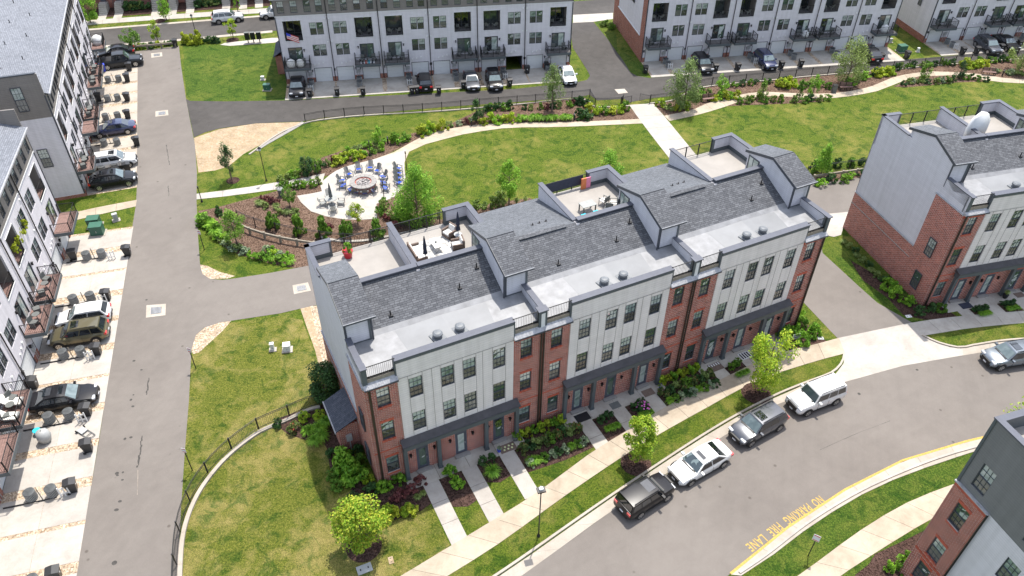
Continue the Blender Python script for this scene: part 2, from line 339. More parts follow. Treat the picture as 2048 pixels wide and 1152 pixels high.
def glass_mat(name, a, b, c, rough=0.06):
    m, nt, bs = nmat(name); oi = nt.nodes.new('ShaderNodeObjectInfo'); o = obj(nt)
    f = mth(nt, 'FRACT', mth(nt, 'ADD', noise(nt, o, 1.1, 2, 0.5, 1.5), mth(nt, 'MULTIPLY', oi.outputs['Random'], 0.8)))
    cc = ramp(nt, f, [(0.25, a), (0.5, b), (0.8, c)])
    nt.links.new(cc, bs.inputs['Base Color']); bs.inputs['Roughness'].default_value = rough
    bs.inputs['Specular IOR Level'].default_value = 0.8; bs.inputs['Coat Weight'].default_value = 0.6; bs.inputs['Coat Roughness'].default_value = 0.02
    return m
M_gup = glass_mat('glass_with_blind', (0.05, 0.085, 0.06), (0.2, 0.26, 0.235), (0.42, 0.46, 0.43))  # pale tones paint blinds and sky reflection into the pane colour
M_glo = glass_mat('glass_screened', (0.035, 0.04, 0.038), (0.07, 0.075, 0.07), (0.14, 0.145, 0.135), 0.25)
M_gdk = glass_mat('glass_dark', (0.012, 0.016, 0.018), (0.03, 0.04, 0.04), (0.07, 0.085, 0.085))
M_gcar = glass_mat('car_glass', (0.008, 0.01, 0.012), (0.012, 0.016, 0.02), (0.03, 0.035, 0.04), 0.03)
M_gws = glass_mat('car_windscreen', (0.03, 0.045, 0.05), (0.07, 0.1, 0.1), (0.14, 0.18, 0.18), 0.05)
L_green = leaf_mat('leaf_green', (0.038, 0.106, 0.012), (0.106, 0.221, 0.023), (0.210, 0.358, 0.042))
L_yel = leaf_mat('leaf_yellowgreen', (0.131, 0.245, 0.017), (0.306, 0.466, 0.031), (0.569, 0.600, 0.062), 0.35)
L_dark = leaf_mat('leaf_dark', (0.014, 0.044, 0.014), (0.035, 0.088, 0.025), (0.070, 0.149, 0.038), 0.15)
L_bright = leaf_mat('leaf_bright', (0.070, 0.194, 0.017), (0.177, 0.364, 0.031), (0.355, 0.569, 0.062), 0.3)
L_olive = leaf_mat('leaf_olive', (0.092, 0.143, 0.033), (0.184, 0.251, 0.067), (0.313, 0.394, 0.133), 0.2)
L_gold = leaf_mat('leaf_gold', (0.182, 0.242, 0.016), (0.350, 0.403, 0.032), (0.480, 0.547, 0.063), 0.3)
L_red = leaf_mat('leaf_burgundy', (0.052, 0.018, 0.021), (0.131, 0.038, 0.044), (0.228, 0.088, 0.070), 0.15)
L_silver = leaf_mat('leaf_silver', (0.123, 0.175, 0.105), (0.228, 0.298, 0.175), (0.385, 0.455, 0.280), 0.2)
L_turn = leaf_mat('leaf_turning', (0.092, 0.195, 0.013), (0.230, 0.364, 0.028), (0.529, 0.494, 0.066), 0.3)
L_flow = leaf_mat('leaf_flowering', (0.052, 0.105, 0.018), (0.123, 0.193, 0.035), (0.228, 0.298, 0.052), 0.2, (0.5, 0.52, 0.3))
L_rose = leaf_mat('leaf_rose', (0.035, 0.079, 0.021), (0.088, 0.140, 0.035), (0.193, 0.175, 0.061), 0.2, (0.45, 0.07, 0.05))
# ---------------------------------------------------------------- ground sheets and strips
def cr(pts, n=6, closed=False):
    """catmull-rom through 2D/3D points"""
    P = [Vector(p) for p in pts]; out = []; k = len(P)
    rng = range(k if closed else k-1)
    for i in rng:
        a = P[(i-1) % k] if (closed or i > 0) else P[0]*2-P[1]
        b = P[i]; c = P[(i+1) % k]; d = P[(i+2) % k] if (closed or i+2 < k) else P[-1]*2-P[-2]
        for j in range(n):
            t = j/n
            out.append(0.5*((2*b) + (c-a)*t + (2*a-5*b+4*c-d)*t*t + (3*b-a-3*c+d)*t**3))
    if not closed: out.append(P[-1])
    return out
def GP(pts): return [G(x, y) for x, y in pts]
def sheet(name, pts, mat, z, h=0.0, kind='structure', smooth=0, label=None, px=True):
    P = GP(pts) if px else [Vector((p[0], p[1], 0)) for p in pts]
    if smooth: P = cr(P, smooth, True)
    m = MB(); m.prism([(p.x, p.y) for p in P], z-max(h, 0.003), z)
    o = m.build(name, mat); o['kind'] = kind
    if label: o['label'] = label
    return o
def resample(P, n):
    L = [0]
    for a, b in zip(P, P[1:]): L.append(L[-1]+(b-a).length)
    out = []; j = 0
    for i in range(n+1):
        t = L[-1]*i/n
        while j < len(P)-2 and L[j+1] < t: j += 1
        s = (t-L[j])/max(1e-9, L[j+1]-L[j]); out.append(P[j].lerp(P[j+1], min(1, max(0, s))))
    return out, L[-1]
def strip(name, A, B, mat, z, seg, slab='slab', gap=0.012, th=0.05, px=True, smooth=5):
    """a pavement between two edges, cast as separate slabs"""
    A = cr(GP(A) if px else [Vector((*p, 0)) for p in A], smooth); B = cr(GP(B) if px else [Vector((*p, 0)) for p in B], smooth)
    _, la = resample(A, 2); _, lb = resample(B, 2); n = max(1, round((la+lb)/2/seg))
    A, _ = resample(A, n); B, _ = resample(B, n)
    root = thing(name); root['kind'] = 'structure'
    base = MB()
    for i in range(n):
        a, b, c, d = A[i], A[i+1], B[i+1], B[i]
        ga = (b-a).normalized()*gap; gb = (c-d).normalized()*gap
        p = [a+ga, b-ga, c-gb, d+gb]; cx = sum(p, Vector())/4
        MB().prism([((q-cx).x, (q-cx).y) for q in p], z-th, z).build(slab, mat, root, (cx.x, cx.y, 0))
        base.quad([(q.x, q.y, z-0.02) for q in (a, b, c, d)])
    base.build('joint_bed', M_mulch_dark, root)
    return root
def kerb(name, pts, mat, w, h, seg=3.0, px=True, smooth=5, paint_m=None, side=1):
    P = cr(GP(pts) if px else [Vector((*p, 0)) for p in pts], smooth); _, l = resample(P, 2); n = max(1, round(l/seg))
    sub = 4; Q, _ = resample(P, n*sub)
    root = thing(name); root['kind'] = 'structure'
    def nrm(i):
        a = Q[max(0, i-1)]; b = Q[min(len(Q)-1, i+1)]; d = (b-a).normalized(); return Vector((-d.y, d.x, 0))*side
    for k in range(n):
        m = MB()
        for j in range(sub):
            i = k*sub+j; a, b = Q[i], Q[i+1]; na, nb = nrm(i), nrm(i+1)
            if j == 0: a = a+(b-a).normalized()*0.01
            for (o0, o1, z0, z1, mi) in ((0, w, -0.02, h, 0),):
                v = [a+na*o0, b+nb*o0, b+nb*o1, a+na*o1]; s = len(m.v)
                m.v += [(q.x, q.y, z0) for q in v]+[(q.x, q.y, z1) for q in v]
                for q in ((0,3,2,1),(4,5,6,7),(0,1,5,4),(1,2,6,5),(2,3,7,6),(3,0,4,7)): m.f.append(tuple(s+t for t in q)); m.m.append(mi)
        m.build('kerb_stone', mat, root)
    return root

M_canopy = plain('canopy_sheet', (0.05, 0.047, 0.05), 0.55, 0.25, 2)
# ================================================================ GROUND
sheet('grass_ground', [(-420, -60), (420, -60), (420, 700), (-420, 700)], M_grass, 0.0, px=False)
# lawns of other turf
sheet('lawn_dry', [(373,812),(386,690),(402,668),(440,648),(500,640),(560,632),(605,640),(640,735),(650,790),(700,900),(720,1000),(760,1040),(862,1015),(900,1090),(700,1240),(350,1240),(357,1152),(366,1000)], M_grass_dry, 0.004)
sheet('lawn_lower_verge', [(1480,1165),(1536,1114),(1638,1036),(1771,963),(1961,896),(2250,830),(2250,1400),(1400,1400)], M_grass_lush, 0.004)
sheet('lawn_side_right', [(1645,500),(1690,478),(1847,601),(1860,640),(1830,650),(1755,606),(1721,576)], M_grass_lush, 0.006)
sheet('lawn_north_left', [(366,90),(560,88),(580,170),(576,200),(380,203),(372,190)], M_grass_lush, 0.004)
# mulch and beds
sheet('mulch_bed_west', [(396,422),(430,416),(470,405),(520,392),(560,380),(594,372),(640,365),(660,400),(753,407),(787,395),(806,375),(815,350),(826,385),(850,420),(880,440),(930,425),(960,410),(1060,396),(1100,420),(1000,480),(700,530),(615,532),(590,536),(550,530),(512,519),(480,510),(457,500),(437,485),(420,455)], M_mulch, 0.012)
sheet('mulch_bed_curved', [(560,366),(590,350),(622,332),(644,315),(680,303),(720,290),(777,283),(820,268),(862,257),(897,250),(920,238),(950,224),(990,214),(1024,209),(1100,202),(1170,196),(1190,213),(1258,212),(1282,242),(1150,248),(1024,250),(942,256),(882,266),(837,280),(800,296),(749,322),(724,330),(672,348),(624,358),(560,369)], M_mulch, 0.012)
sheet('mulch_bed_north', [(1306,208),(1346,200),(1406,174),(1536,161),(1661,149),(1756,142),(1861,132),(2011,119),(2120,108),(2120,168),(1998,160),(1961,152),(1926,150),(1873,147),(1836,150),(1786,160),(1736,180),(1671,191),(1536,188),(1506,189),(1449,204),(1414,211),(1384,224),(1334,236)], M_mulch, 0.012)
sheet('mulch_bed_path_lower', [(1445,213),(1514,190),(1536,190),(1668,193),(1660,199),(1640,204),(1600,206),(1560,208),(1500,210)], M_mulch, 0.014)
sheet('mulch_bed_path_east', [(1786,173),(1836,151),(1873,150),(1911,149),(1950,153),(1975,163),(1940,164),(1911,165),(1856,171),(1810,175)], M_mulch, 0.014)
sheet('mulch_bed_alley', [(1610,352),(1740,334),(1740,352),(1625,368)], M_mulch, 0.012)
sheet('mulch_bed_corner', [(652,800),(690,885),(760,980),(815,955),(846,963),(868,1003),(842,1022),(790,1040),(748,1048),(720,1010),(690,960),(660,940),(655,900),(640,870),(610,880),(575,868),(552,850),(552,838),(600,822),(640,812)], M_mulch_dark, 0.012)
sheet('mulch_bed_side_right', [(1700,520),(1735,540),(1800,590),(1846,604),(1872,604),(1890,618),(1916,634),(1850,640),(1806,630),(1775,596),(1725,560)], M_mulch_dark, 0.012)
sheet('mulch_bed_house_right', [(1592,652),(1600,640),(1625,656),(1648,678),(1650,686),(1600,698),(1560,705)], M_mulch_dark, 0.012)
sheet('mulch_bed_lower_right', [(1738,1128),(1750,1108),(1815,1078),(1850,1060),(1900,1030),(1900,1200),(1700,1200),(1710,1150)], M_mulch_dark, 0.012)
sheet('soil_patch', [(388,276),(440,258),(512,247),(604,244),(592,254),(560,272),(520,290),(487,308),(457,333),(430,341),(397,345),(392,310)], M_sand, 0.008)
sheet('soil_side_strip', [(600,615),(622,612),(640,640),(650,700),(660,760),(645,760),(630,700),(612,650)], M_sand, 0.010)
sheet('gravel_side', [(620,612),(634,612),(650,690),(668,770),(655,765),(640,700)], M_gravel, 0.014)
sheet('gravel_corner_north', [(399,529),(403,548),(420,558),(455,557),(470,552),(440,544),(415,532)], M_gravel, 0.012)
sheet('gravel_corner_south', [(383,700),(392,670),(410,655),(440,645),(462,642),(445,662),(420,685),(398,705),(386,708)], M_gravel, 0.012)
# roads
sheet('alley_west_road', [(140,1200),(153,1152),(200,870),(235,640),(250,560),(262,470),(272,410),(274,370),(272,250),(271,170),(270,103),(358,92),(362,130),(372,198),(380,240),(390,290),(394,345),(393,400),(396,470),(400,528),(405,548),(420,558),(445,560),(470,557),(540,546),(620,531),(1000,460),(1400,396),(1625,368),(1740,352),(1900,332),(1900,400),(1740,420),(1690,425),(1600,436),(900,562),(620,613),(560,627),(500,636),(440,645),(408,656),(392,670),(383,700),(378,800),(370,900),(362,1020),(356,1152),(355,1200)], M_asph, 0.016)
sheet('alley_north_road', [(372,198),(380,202),(450,203),(576,201),(690,195),(860,187),(1030,178),(1157,164),(1174,160),(1180,152),(1174,140),(1146,96),(1140,60),(1146,44),(1186,43),(1214,77),(1249,125),(1261,145),(1274,152),(1298,156),(1401,149),(1524,140),(1668,129),(1801,120),(1878,114),(2023,100),(2150,90),(2150,104),(2048,114),(2011,117),(1861,130),(1756,140),(1661,147),(1536,159),(1406,172),(1344,192),(1300,197),(1258,205),(1249,198),(1194,201),(1179,190),(1160,194),(1024,205),(890,214),(730,229),(650,235),(604,243),(512,247),(440,257),(410,265),(388,275)], M_asphd, 0.020)
sheet('side_road_right', [(1540,505),(1592,560),(1608,606),(1640,640),(1680,682),(1760,665),(1832,650),(1755,606),(1721,576),(1645,506),(1640,470),(1600,440)], M_asph, 0.018)
sheet('street_north_road', [(-60,78),(190,59),(545,31),(800,10),(1146,3),(1300,-8),(1300,18),(1226,26),(1146,30),(800,43),(545,62),(190,94),(-60,116)], M_asphd, 0.018)
street_top = [(960,1200),(1043,1152),(1229,1018),(1449,871),(1560,806),(1680,767),(1806,732),(1946,707),(2048,696),(2300,690)]
street_bot = [(2300,812),(2048,860),(1973,873),(1806,921),(1718,963),(1631,1018),(1536,1083),(1461,1147),(1400,1200),(1330,1290),(830,1290)]
sheet('curved_street_road', street_top+street_bot, M_asph, 0.018)
sheet('tan_path_edge_stone', [(604,244),(590,252),(560,270),(530,287),(512,300),(514,303),(534,290),(564,273),(594,256),(610,246)], M_stone, 0.06, 0.05)
# gutter and kerb of the curved street
gut_out = [(900,1215),(1024,1136),(1231,991),(1424,864),(1536,802),(1610,770),(1666,753)]
gut_in = [(960,1200),(1043,1152),(1229,1018),(1449,871),(1560,806),(1620,785),(1680,767)]
strip('gutter', gut_out, gut_in, M_conc, 0.024, 3.0, 'gutter_slab', 0.008)
kerb('street_kerb', [(895,1216),(1021,1135),(1229,990),(1422,863),(1534,801),(1608,769),(1652,753),(1672,742),(1686,725),(1690,708)], M_conc, 0.16, 0.13)
strip('gutter_east', [(1921,697),(1956,690),(2048,680),(2300,672)], [(1921,712),(1956,706),(2048,696),(2300,690)], M_conc, 0.024, 3.0, 'gutter_slab', 0.008)
kerb('street_kerb_east', [(1843,672),(1870,685),(1900,694),(1925,697),(1956,691),(2048,680),(2300,672)], M_conc, 0.16, 0.13)
sheet('driveway_apron', [(1690,707),(1646,688),(1678,676),(1811,648),(1846,668),(1872,686),(1900,695),(1925,698),(1926,711),(1806,732),(1680,767),(1664,756),(1676,742),(1687,727)], M_concw, 0.030, 0.03)
strip('lower_gutter', [(1461,1150),(1537,1085),(1632,1020),(1719,965),(1807,923),(1974,875),(2300,802)], [(1482,1152),(1538,1116),(1640,1040),(1772,966),(1962,899),(2048,878),(2300,830)], M_conc, 0.05, 3.0, 'gutter_slab', 0.008)
kerb('lower_kerb', [(1480,1149),(1536,1111),(1638,1034),(1771,961),(1961,894),(2300,826)], M_concw, 0.16, 0.13)
strip('yellow_kerb_line', [(1459,1146),(1536,1080.5),(1631,1015.5),(1718,960.5),(1806,918.8),(1973,870.8),(2300,798)], [(1463,1150),(1538,1085),(1633,1020),(1719.5,965),(1807,923),(1974,875),(2300,802)], M_yellow, 0.056, 6.0, 'paint', 0.0, 0.02, smooth=5)
def crack(pts, w, mat):
    P = cr(GP(pts), 5); m = MB(); rn = random.Random(int(pts[0][0]))
    for a, b in zip(P, P[1:]):
        d = (b-a).normalized(); n_ = Vector((-d.y, d.x, 0)); j = rn.gauss(0, w*.15); ww = w*(.35+.6*rn.random())
        m.quad([(q.x, q.y, 0.022) for q in (a+n_*(j-ww/2), b+n_*(j-ww/2), b+n_*(j+ww/2), a+n_*(j+ww/2))])
    o = m.build('pavement_crack', mat, None, fix=False); o['kind'] = 'structure'
M_crk = plain('crack_filler', (0.05, 0.046, 0.042), 0.9, 0.3, 4); M_crt = plain('crack_dust', (0.21, 0.18, 0.15), 0.9, 0.3, 4)
crack([(333,290),(335,305),(337,318),(339,330)], .1, M_crk); crack([(336,372),(337,380),(338,392)], .08, M_crk); crack([(298,756),(296,770),(293,790)], .14, M_crk)
crack([(284,872),(282,890),(279,915),(276,935)], .16, M_crk); crack([(276,940),(275,990)], .06, M_crt)
crack([(1640,900),(1700,873),(1780,842)], .03, M_crk)
for q_, w_ in (((268,722),.12), ((283,740),.1), ((262,800),.1), ((266,813),.12), ((267,790),.07), ((234,947),.14), ((235,951),.1), ((246,945),.08), ((233,1020),.16), ((229,1126),.17), ((240,1003),.13), ((245,960),.1), ((293,600),.1), ((250,878),.1), ((262,875),.12), ((1834,740),.12), ((1718,788),.12)):
    a_ = G(*q_); o_ = MB().lathe([(w_, 0), (w_*.8, .001)], 9).build('oil_spot', M_crk, None, (a_.x, a_.y, .021)); o_['kind'] = 'structure'; o_.scale = (1, .7+random.random()*.6, 1)
# street lettering
def lettering(name, text, a, b, size, mat, z, stretch=1.0):
    """text whose baseline runs from point a to point b"""
    cu = bpy.data.curves.new(name, 'FONT'); cu.body = text; cu.size = size; cu.space_character = 1.15; cu.fill_mode = 'FRONT'; cu.offset = 0.012*size
    o = bpy.data.objects.new(name, cu); COL.objects.link(o); bpy.context.view_layer.update()
    dg = bpy.context.evaluated_depsgraph_get(); me = bpy.data.meshes.new_from_object(o.evaluated_get(dg)); bpy.data.objects.remove(o)
    xs = [v.co.x for v in me.vertices]; w = max(xs)-min(xs); L = (b-a).length; k = L/w; x0 = min(xs)
    for v in me.vertices: v.co.x = (v.co.x-x0)*k; v.co.y *= stretch
    me.materials.clear(); me.materials.append(mat)
    d = b-a; return link(name, me, None, (a.x, a.y, z), math.atan2(d.y, d.x))
fl = thing('fire_lane_lettering'); fl['kind'] = 'structure'
for t, a, b in (('NO', (1637,991), (1620,1002)), ('PARKING', (1612,1006), (1564,1037)), ('FIRE', (1553,1044), (1532,1060)), ('LANE', (1522,1068), (1490,1090))):
    A = G(*a); B = G(*b); o = lettering('road_word', t, A, B, 1.0, M_yellow, 0.0245)
    ys = [v.co.y for v in o.data.vertices]; k = 0.62/(max(ys)-min(ys))
    for v in o.data.vertices: v.co.y = (v.co.y-min(ys))*k
    o.parent = fl
# pavements
side_top = [(700,1212),(802,1152),(898,1094),(974,1048),(1076,984),(1186,903),(1262,857),(1329,815),(1434,763),(1540,712),(1596,697),(1646,685),(1678,676)]
side_bot = [(780,1222),(897,1151),(963,1110),(1024,1069),(1131,991),(1249,911),(1330,862),(1420,812),(1491,773),(1566,743),(1620,726),(1655,716),(1690,707)]
strip('sidewalk', side_top, side_bot, M_path, 0.034, 2.0)
strip('sidewalk_east', [(1811,648),(1846,642),(1917,633),(2048,622),(2300,602)], [(1843,672),(1870,668),(1930,658),(2048,646),(2300,627)], M_concg, 0.034, 2.0)
strip('sidewalk_lower', [(1480,1225),(1596,1152),(1716,1064),(1813,1006),(1906,969),(2100,900)], [(1560,1240),(1681,1152),(1746,1109),(1861,1039),(1950,1000),(2140,930)], M_path, 0.034, 2.1)
strip('park_path_west', [(393,388),(450,381),(512,372),(552,365),(624,353),(650,347)], [(393,399),(450,393),(512,385),(560,378),(610,370),(645,366)], M_concw, 0.030, 2.4)
strip('park_path_curve', [(747,319),(787,305),(815,290),(837,275),(882,261),(942,251),(1024,246),(1149,244),(1283,238)], [(809,325),(812,308),(850,289),(880,281),(912,272),(960,263),(1024,255.5),(1124,254),(1286,247)], M_path, 0.030, 2.6)
strip('park_path_wide', [(1258,210),(1284,246),(1316,288),(1345,325),(1400,400)], [(1306,207),(1328,232),(1374,288),(1405,325),(1460,390)], M_concw, 0.032, 3.2)
strip('park_path_east', [(1328,232),(1384,220),(1414,207),(1449,197),(1506,185),(1536,184),(1600,187),(1671,186.5),(1736,175),(1786,155),(1831,146),(1873,143),(1926,146),(1961,148),(1998,155),(2060,159),(2200,158)], [(1339,242),(1399,229),(1449,214),(1480,203),(1514,192.5),(1536,192),(1600,195),(1668,196),(1748,184),(1786,170),(1836,153),(1873,152),(1911,151),(1955,156),(1985,163),(2060,167),(2200,166)], M_path, 0.030, 2.2)
plaza = [(594,392),(620,388),(644,383),(641,372),(646,362),(660,350),(672,342),(690,334),(724,325),(752,318),(812,300),(809,320),(809,338),(811,355),(806,375),(787,395),(768,403),(753,408),(754,438),(720,440),(687,439),(652,433),(622,423),(602,405)]
sheet('fire_pit_plaza', plaza, M_concw, 0.036, 0.04)
# north street pavements, aprons
strip('sidewalk_north', [(-40,62),(190,40),(512,18),(560,15)], [(-40,72),(190,49),(512,27),(560,23)], M_concw, 0.032, 2.4)
strip('north_gutter', [(-40,77),(190,57),(545,29),(800,9)], [(-40,80),(190,60),(545,32),(800,11)], M_conc, 0.026, 4.0, 'gutter_slab')
strip('north_gutter_near', [(-40,114),(190,93),(350,79),(545,61)], [(-40,119),(190,97),(350,83),(545,65)], M_conc, 0.026, 4.0, 'gutter_slab')
sheet('mailbox_pad', [(440,90),(450,86),(545,76),(560,76),(560,84),(545,86),(460,92)], M_concw, 0.03)
sheet('north_apron', [(1146,30),(1226,26),(1226,38),(1186,44),(1146,46)], M_concw, 0.028)
strip('path_between_houses', [(150,425),(200,414),(274,400)], [(150,441),(200,429),(272,413)], M_path, 0.03, 2.0)
sheet('north_verge', [(1190,45),(1200,32),(1229,33),(1235,100),(1284,122),(1298,156),(1274,151),(1261,145),(1249,125),(1214,77)], M_grass_lush, 0.008)
# catch basins
def drain(a, b, c, d, label, grate=True):
    P = [G(*q) for q in (a, b, c, d)]; cx = sum(P, Vector())/4
    t = thing('storm_drain', (cx.x, cx.y, 0.02), 0, label, 'storm drain')
    m = MB(); m.prism([((p-cx).x, (p-cx).y) for p in P], 0.0, 0.012); m.build('concrete_collar', M_conc, t)
    if grate:
        k = MB(); g = [(p-cx)*0.55 for p in P]; k.prism([(p.x, p.y) for p in g], 0.012, 0.02); k.build('pit', M_black, t)
        n = 9
        for i in range(n):
            s0 = (i+0.1)/n; s1 = (i+0.6)/n
            MB().prism([(lambda v: (v.x, v.y))(g[0].lerp(g[1], s0)), (lambda v: (v.x, v.y))(g[0].lerp(g[1], s1)), (lambda v: (v.x, v.y))(g[3].lerp(g[2], s1)), (lambda v: (v.x, v.y))(g[3].lerp(g[2], s0))], 0.02, 0.034).build('grate_bar', M_metal, t)
drain((302,107),(324,105),(325,113),(303,116), 'pale drain collar at the far end of the left alley, by the guardrail')
drain((311,223),(336,220),(337,231),(311,234), 'pale concrete drain collar with grate in the left alley beside the dark north alley junction')
drain((293,611),(332,608),(331,631),(292,636), 'large square drain with grate where the cross road leaves the left alley')
drain((585,571),(616,565),(622,582),(588,589), 'square drain with grate at the back left corner of the brick row')
drain((1229,179),(1249,178),(1256,186),(1237,188), 'white plain plate set in the dark alley in front of the park gate', False)

# ================================================================ BUILDING PIECES
CACHE = {}
M_chl2 = plain('vent_grey', (0.14, 0.15, 0.16), 0.45, 0.15)
def mcache(key, fn):
    if key not in CACHE: CACHE[key] = fn()
    return CACHE[key]
def win_meshes(w, h, style):
    def fr():
        m = MB(); t = 0.045; y0, y1 = -0.03, 0.05
        m.box(0, t, y0, y1, 0, h).box(w-t, w, y0, y1, 0, h).box(t, w-t, y0, y1, 0, t).box(t, w-t, y0, y1, h-t, h)
        hm = h*0.5; m.box(t, w-t, y0+0.01, y1, hm-0.03, hm+0.03)
        if style != 'plain':
            for k in (1, 2): x = t+(w-2*t)*k/3; m.box(x-0.008, x+0.008, 0.004, 0.03, t, h-t)
            for z in ((hm+h)/2, (hm)/2): m.box(t, w-t, 0.002, 0.028, z-0.008, z+0.008)
            if style == 'grid3':
                for z in (hm+0.03+(h-hm)*0.66,): m.box(t, w-t, 0.002, 0.028, z-0.011, z+0.011)
        return m.mesh('window', M_trimd)
    f = mcache(('wf', round(w, 2), round(h, 2), style), fr)
    up = mcache(('wu', round(w, 2), round(h, 2)), lambda: MB().box(0.05, w-0.05, 0.035, 0.045, h*0.5, h-0.05).mesh('upper_pane', M_gup))
    lo = mcache(('wl', round(w, 2), round(h, 2)), lambda: MB().box(0.05, w-0.05, 0.035, 0.045, 0.05, h*0.5).mesh('lower_pane', M_glo))
    return f, up, lo
def window(par, x0, x1, z0, z1, y=0.0, face='f', style='grid', off=0.0):
    w = x1-x0; h = z1-z0; f, up, lo = win_meshes(w, h, style)
    if face == 'f': o = link('window', f, par, (x0, y, z0))
    elif face == 'l': o = link('window', f, par, (y-0.055, x1, z0), -math.pi/2)
    else: o = link('window', f, par, (y, x0, z0), math.pi/2)
    link('upper_pane', up, o); link('lower_pane', lo, o); return o
def wall_holes(m, x0, x1, z0, z1, holes, y=0.0, depth=0.14, mi=0, ri=0):
    xs = sorted(set([x0, x1]+[min(max(v, x0), x1) for h in holes for v in h[:2]])); zs = sorted(set([z0, z1]+[min(max(v, z0), z1) for h in holes for v in h[2:4]]))
    for i in range(len(xs)-1):
        for j in range(len(zs)-1):
            cx = (xs[i]+xs[i+1])/2; cz = (zs[j]+zs[j+1])/2
            if any(h[0] < cx < h[1] and h[2] < cz < h[3] for h in holes): continue
            m.quad([(xs[i], y, zs[j]), (xs[i+1], y, zs[j]), (xs[i+1], y, zs[j+1]), (xs[i], y, zs[j+1])], mi)
    for a, b, c, d in [h[:4] for h in holes]:
        if b <= x0 or a >= x1 or d <= z0 or c >= z1: continue
        c2, d2 = max(c, z0), min(d, z1)
        e = y+depth
        m.quad([(a, y, c2), (a, e, c2), (a, e, d2), (a, y, d2)], ri); m.quad([(b, y, c2), (b, y, d2), (b, e, d2), (b, e, c2)], ri)
        if c >= z0: m.quad([(a, y, c), (b, y, c), (b, e, c), (a, e, c)], ri)
        if d <= z1: m.quad([(a, y, d), (a, e, d), (b, e, d), (b, y, d)], ri)
    return m
def railing(par, pts, z, h, gap=0.12, name='railing', post=2.0, mat=None, r=0.011):
    """balustrade along local points"""
    m = MB()
    for (ax, ay), (bx, by) in zip(pts, pts[1:]):
        a = Vector((ax, ay, 0)); b = Vector((bx, by, 0)); L = (b-a).length; n = max(1, int(L/gap))
        m.tube(a+Vector((0, 0, z+h)), b+Vector((0, 0, z+h)), 0.03, 4); m.tube(a+Vector((0, 0, z+0.1)), b+Vector((0, 0, z+0.1)), 0.02, 4)
        for i in range(1, n): p = a.lerp(b, i/n); m.tube((p.x, p.y, z+0.1), (p.x, p.y, z+h), r, 3, cap=False)
        k = max(1, round(L/post))
        for i in range(k+1): p = a.lerp(b, i/k); m.box(p.x-0.035, p.x+0.035, p.y-0.035, p.y+0.035, z, z+h+0.04)
    return m.build(name, mat or M_black, par, fix=False)
def pipe_part(par, name, pts, r, mat):
    m = MB()
    for a, b in zip(pts, pts[1:]): m.tube(a, b, r, 6)
    return m.build(name, mat, par, fix=False)
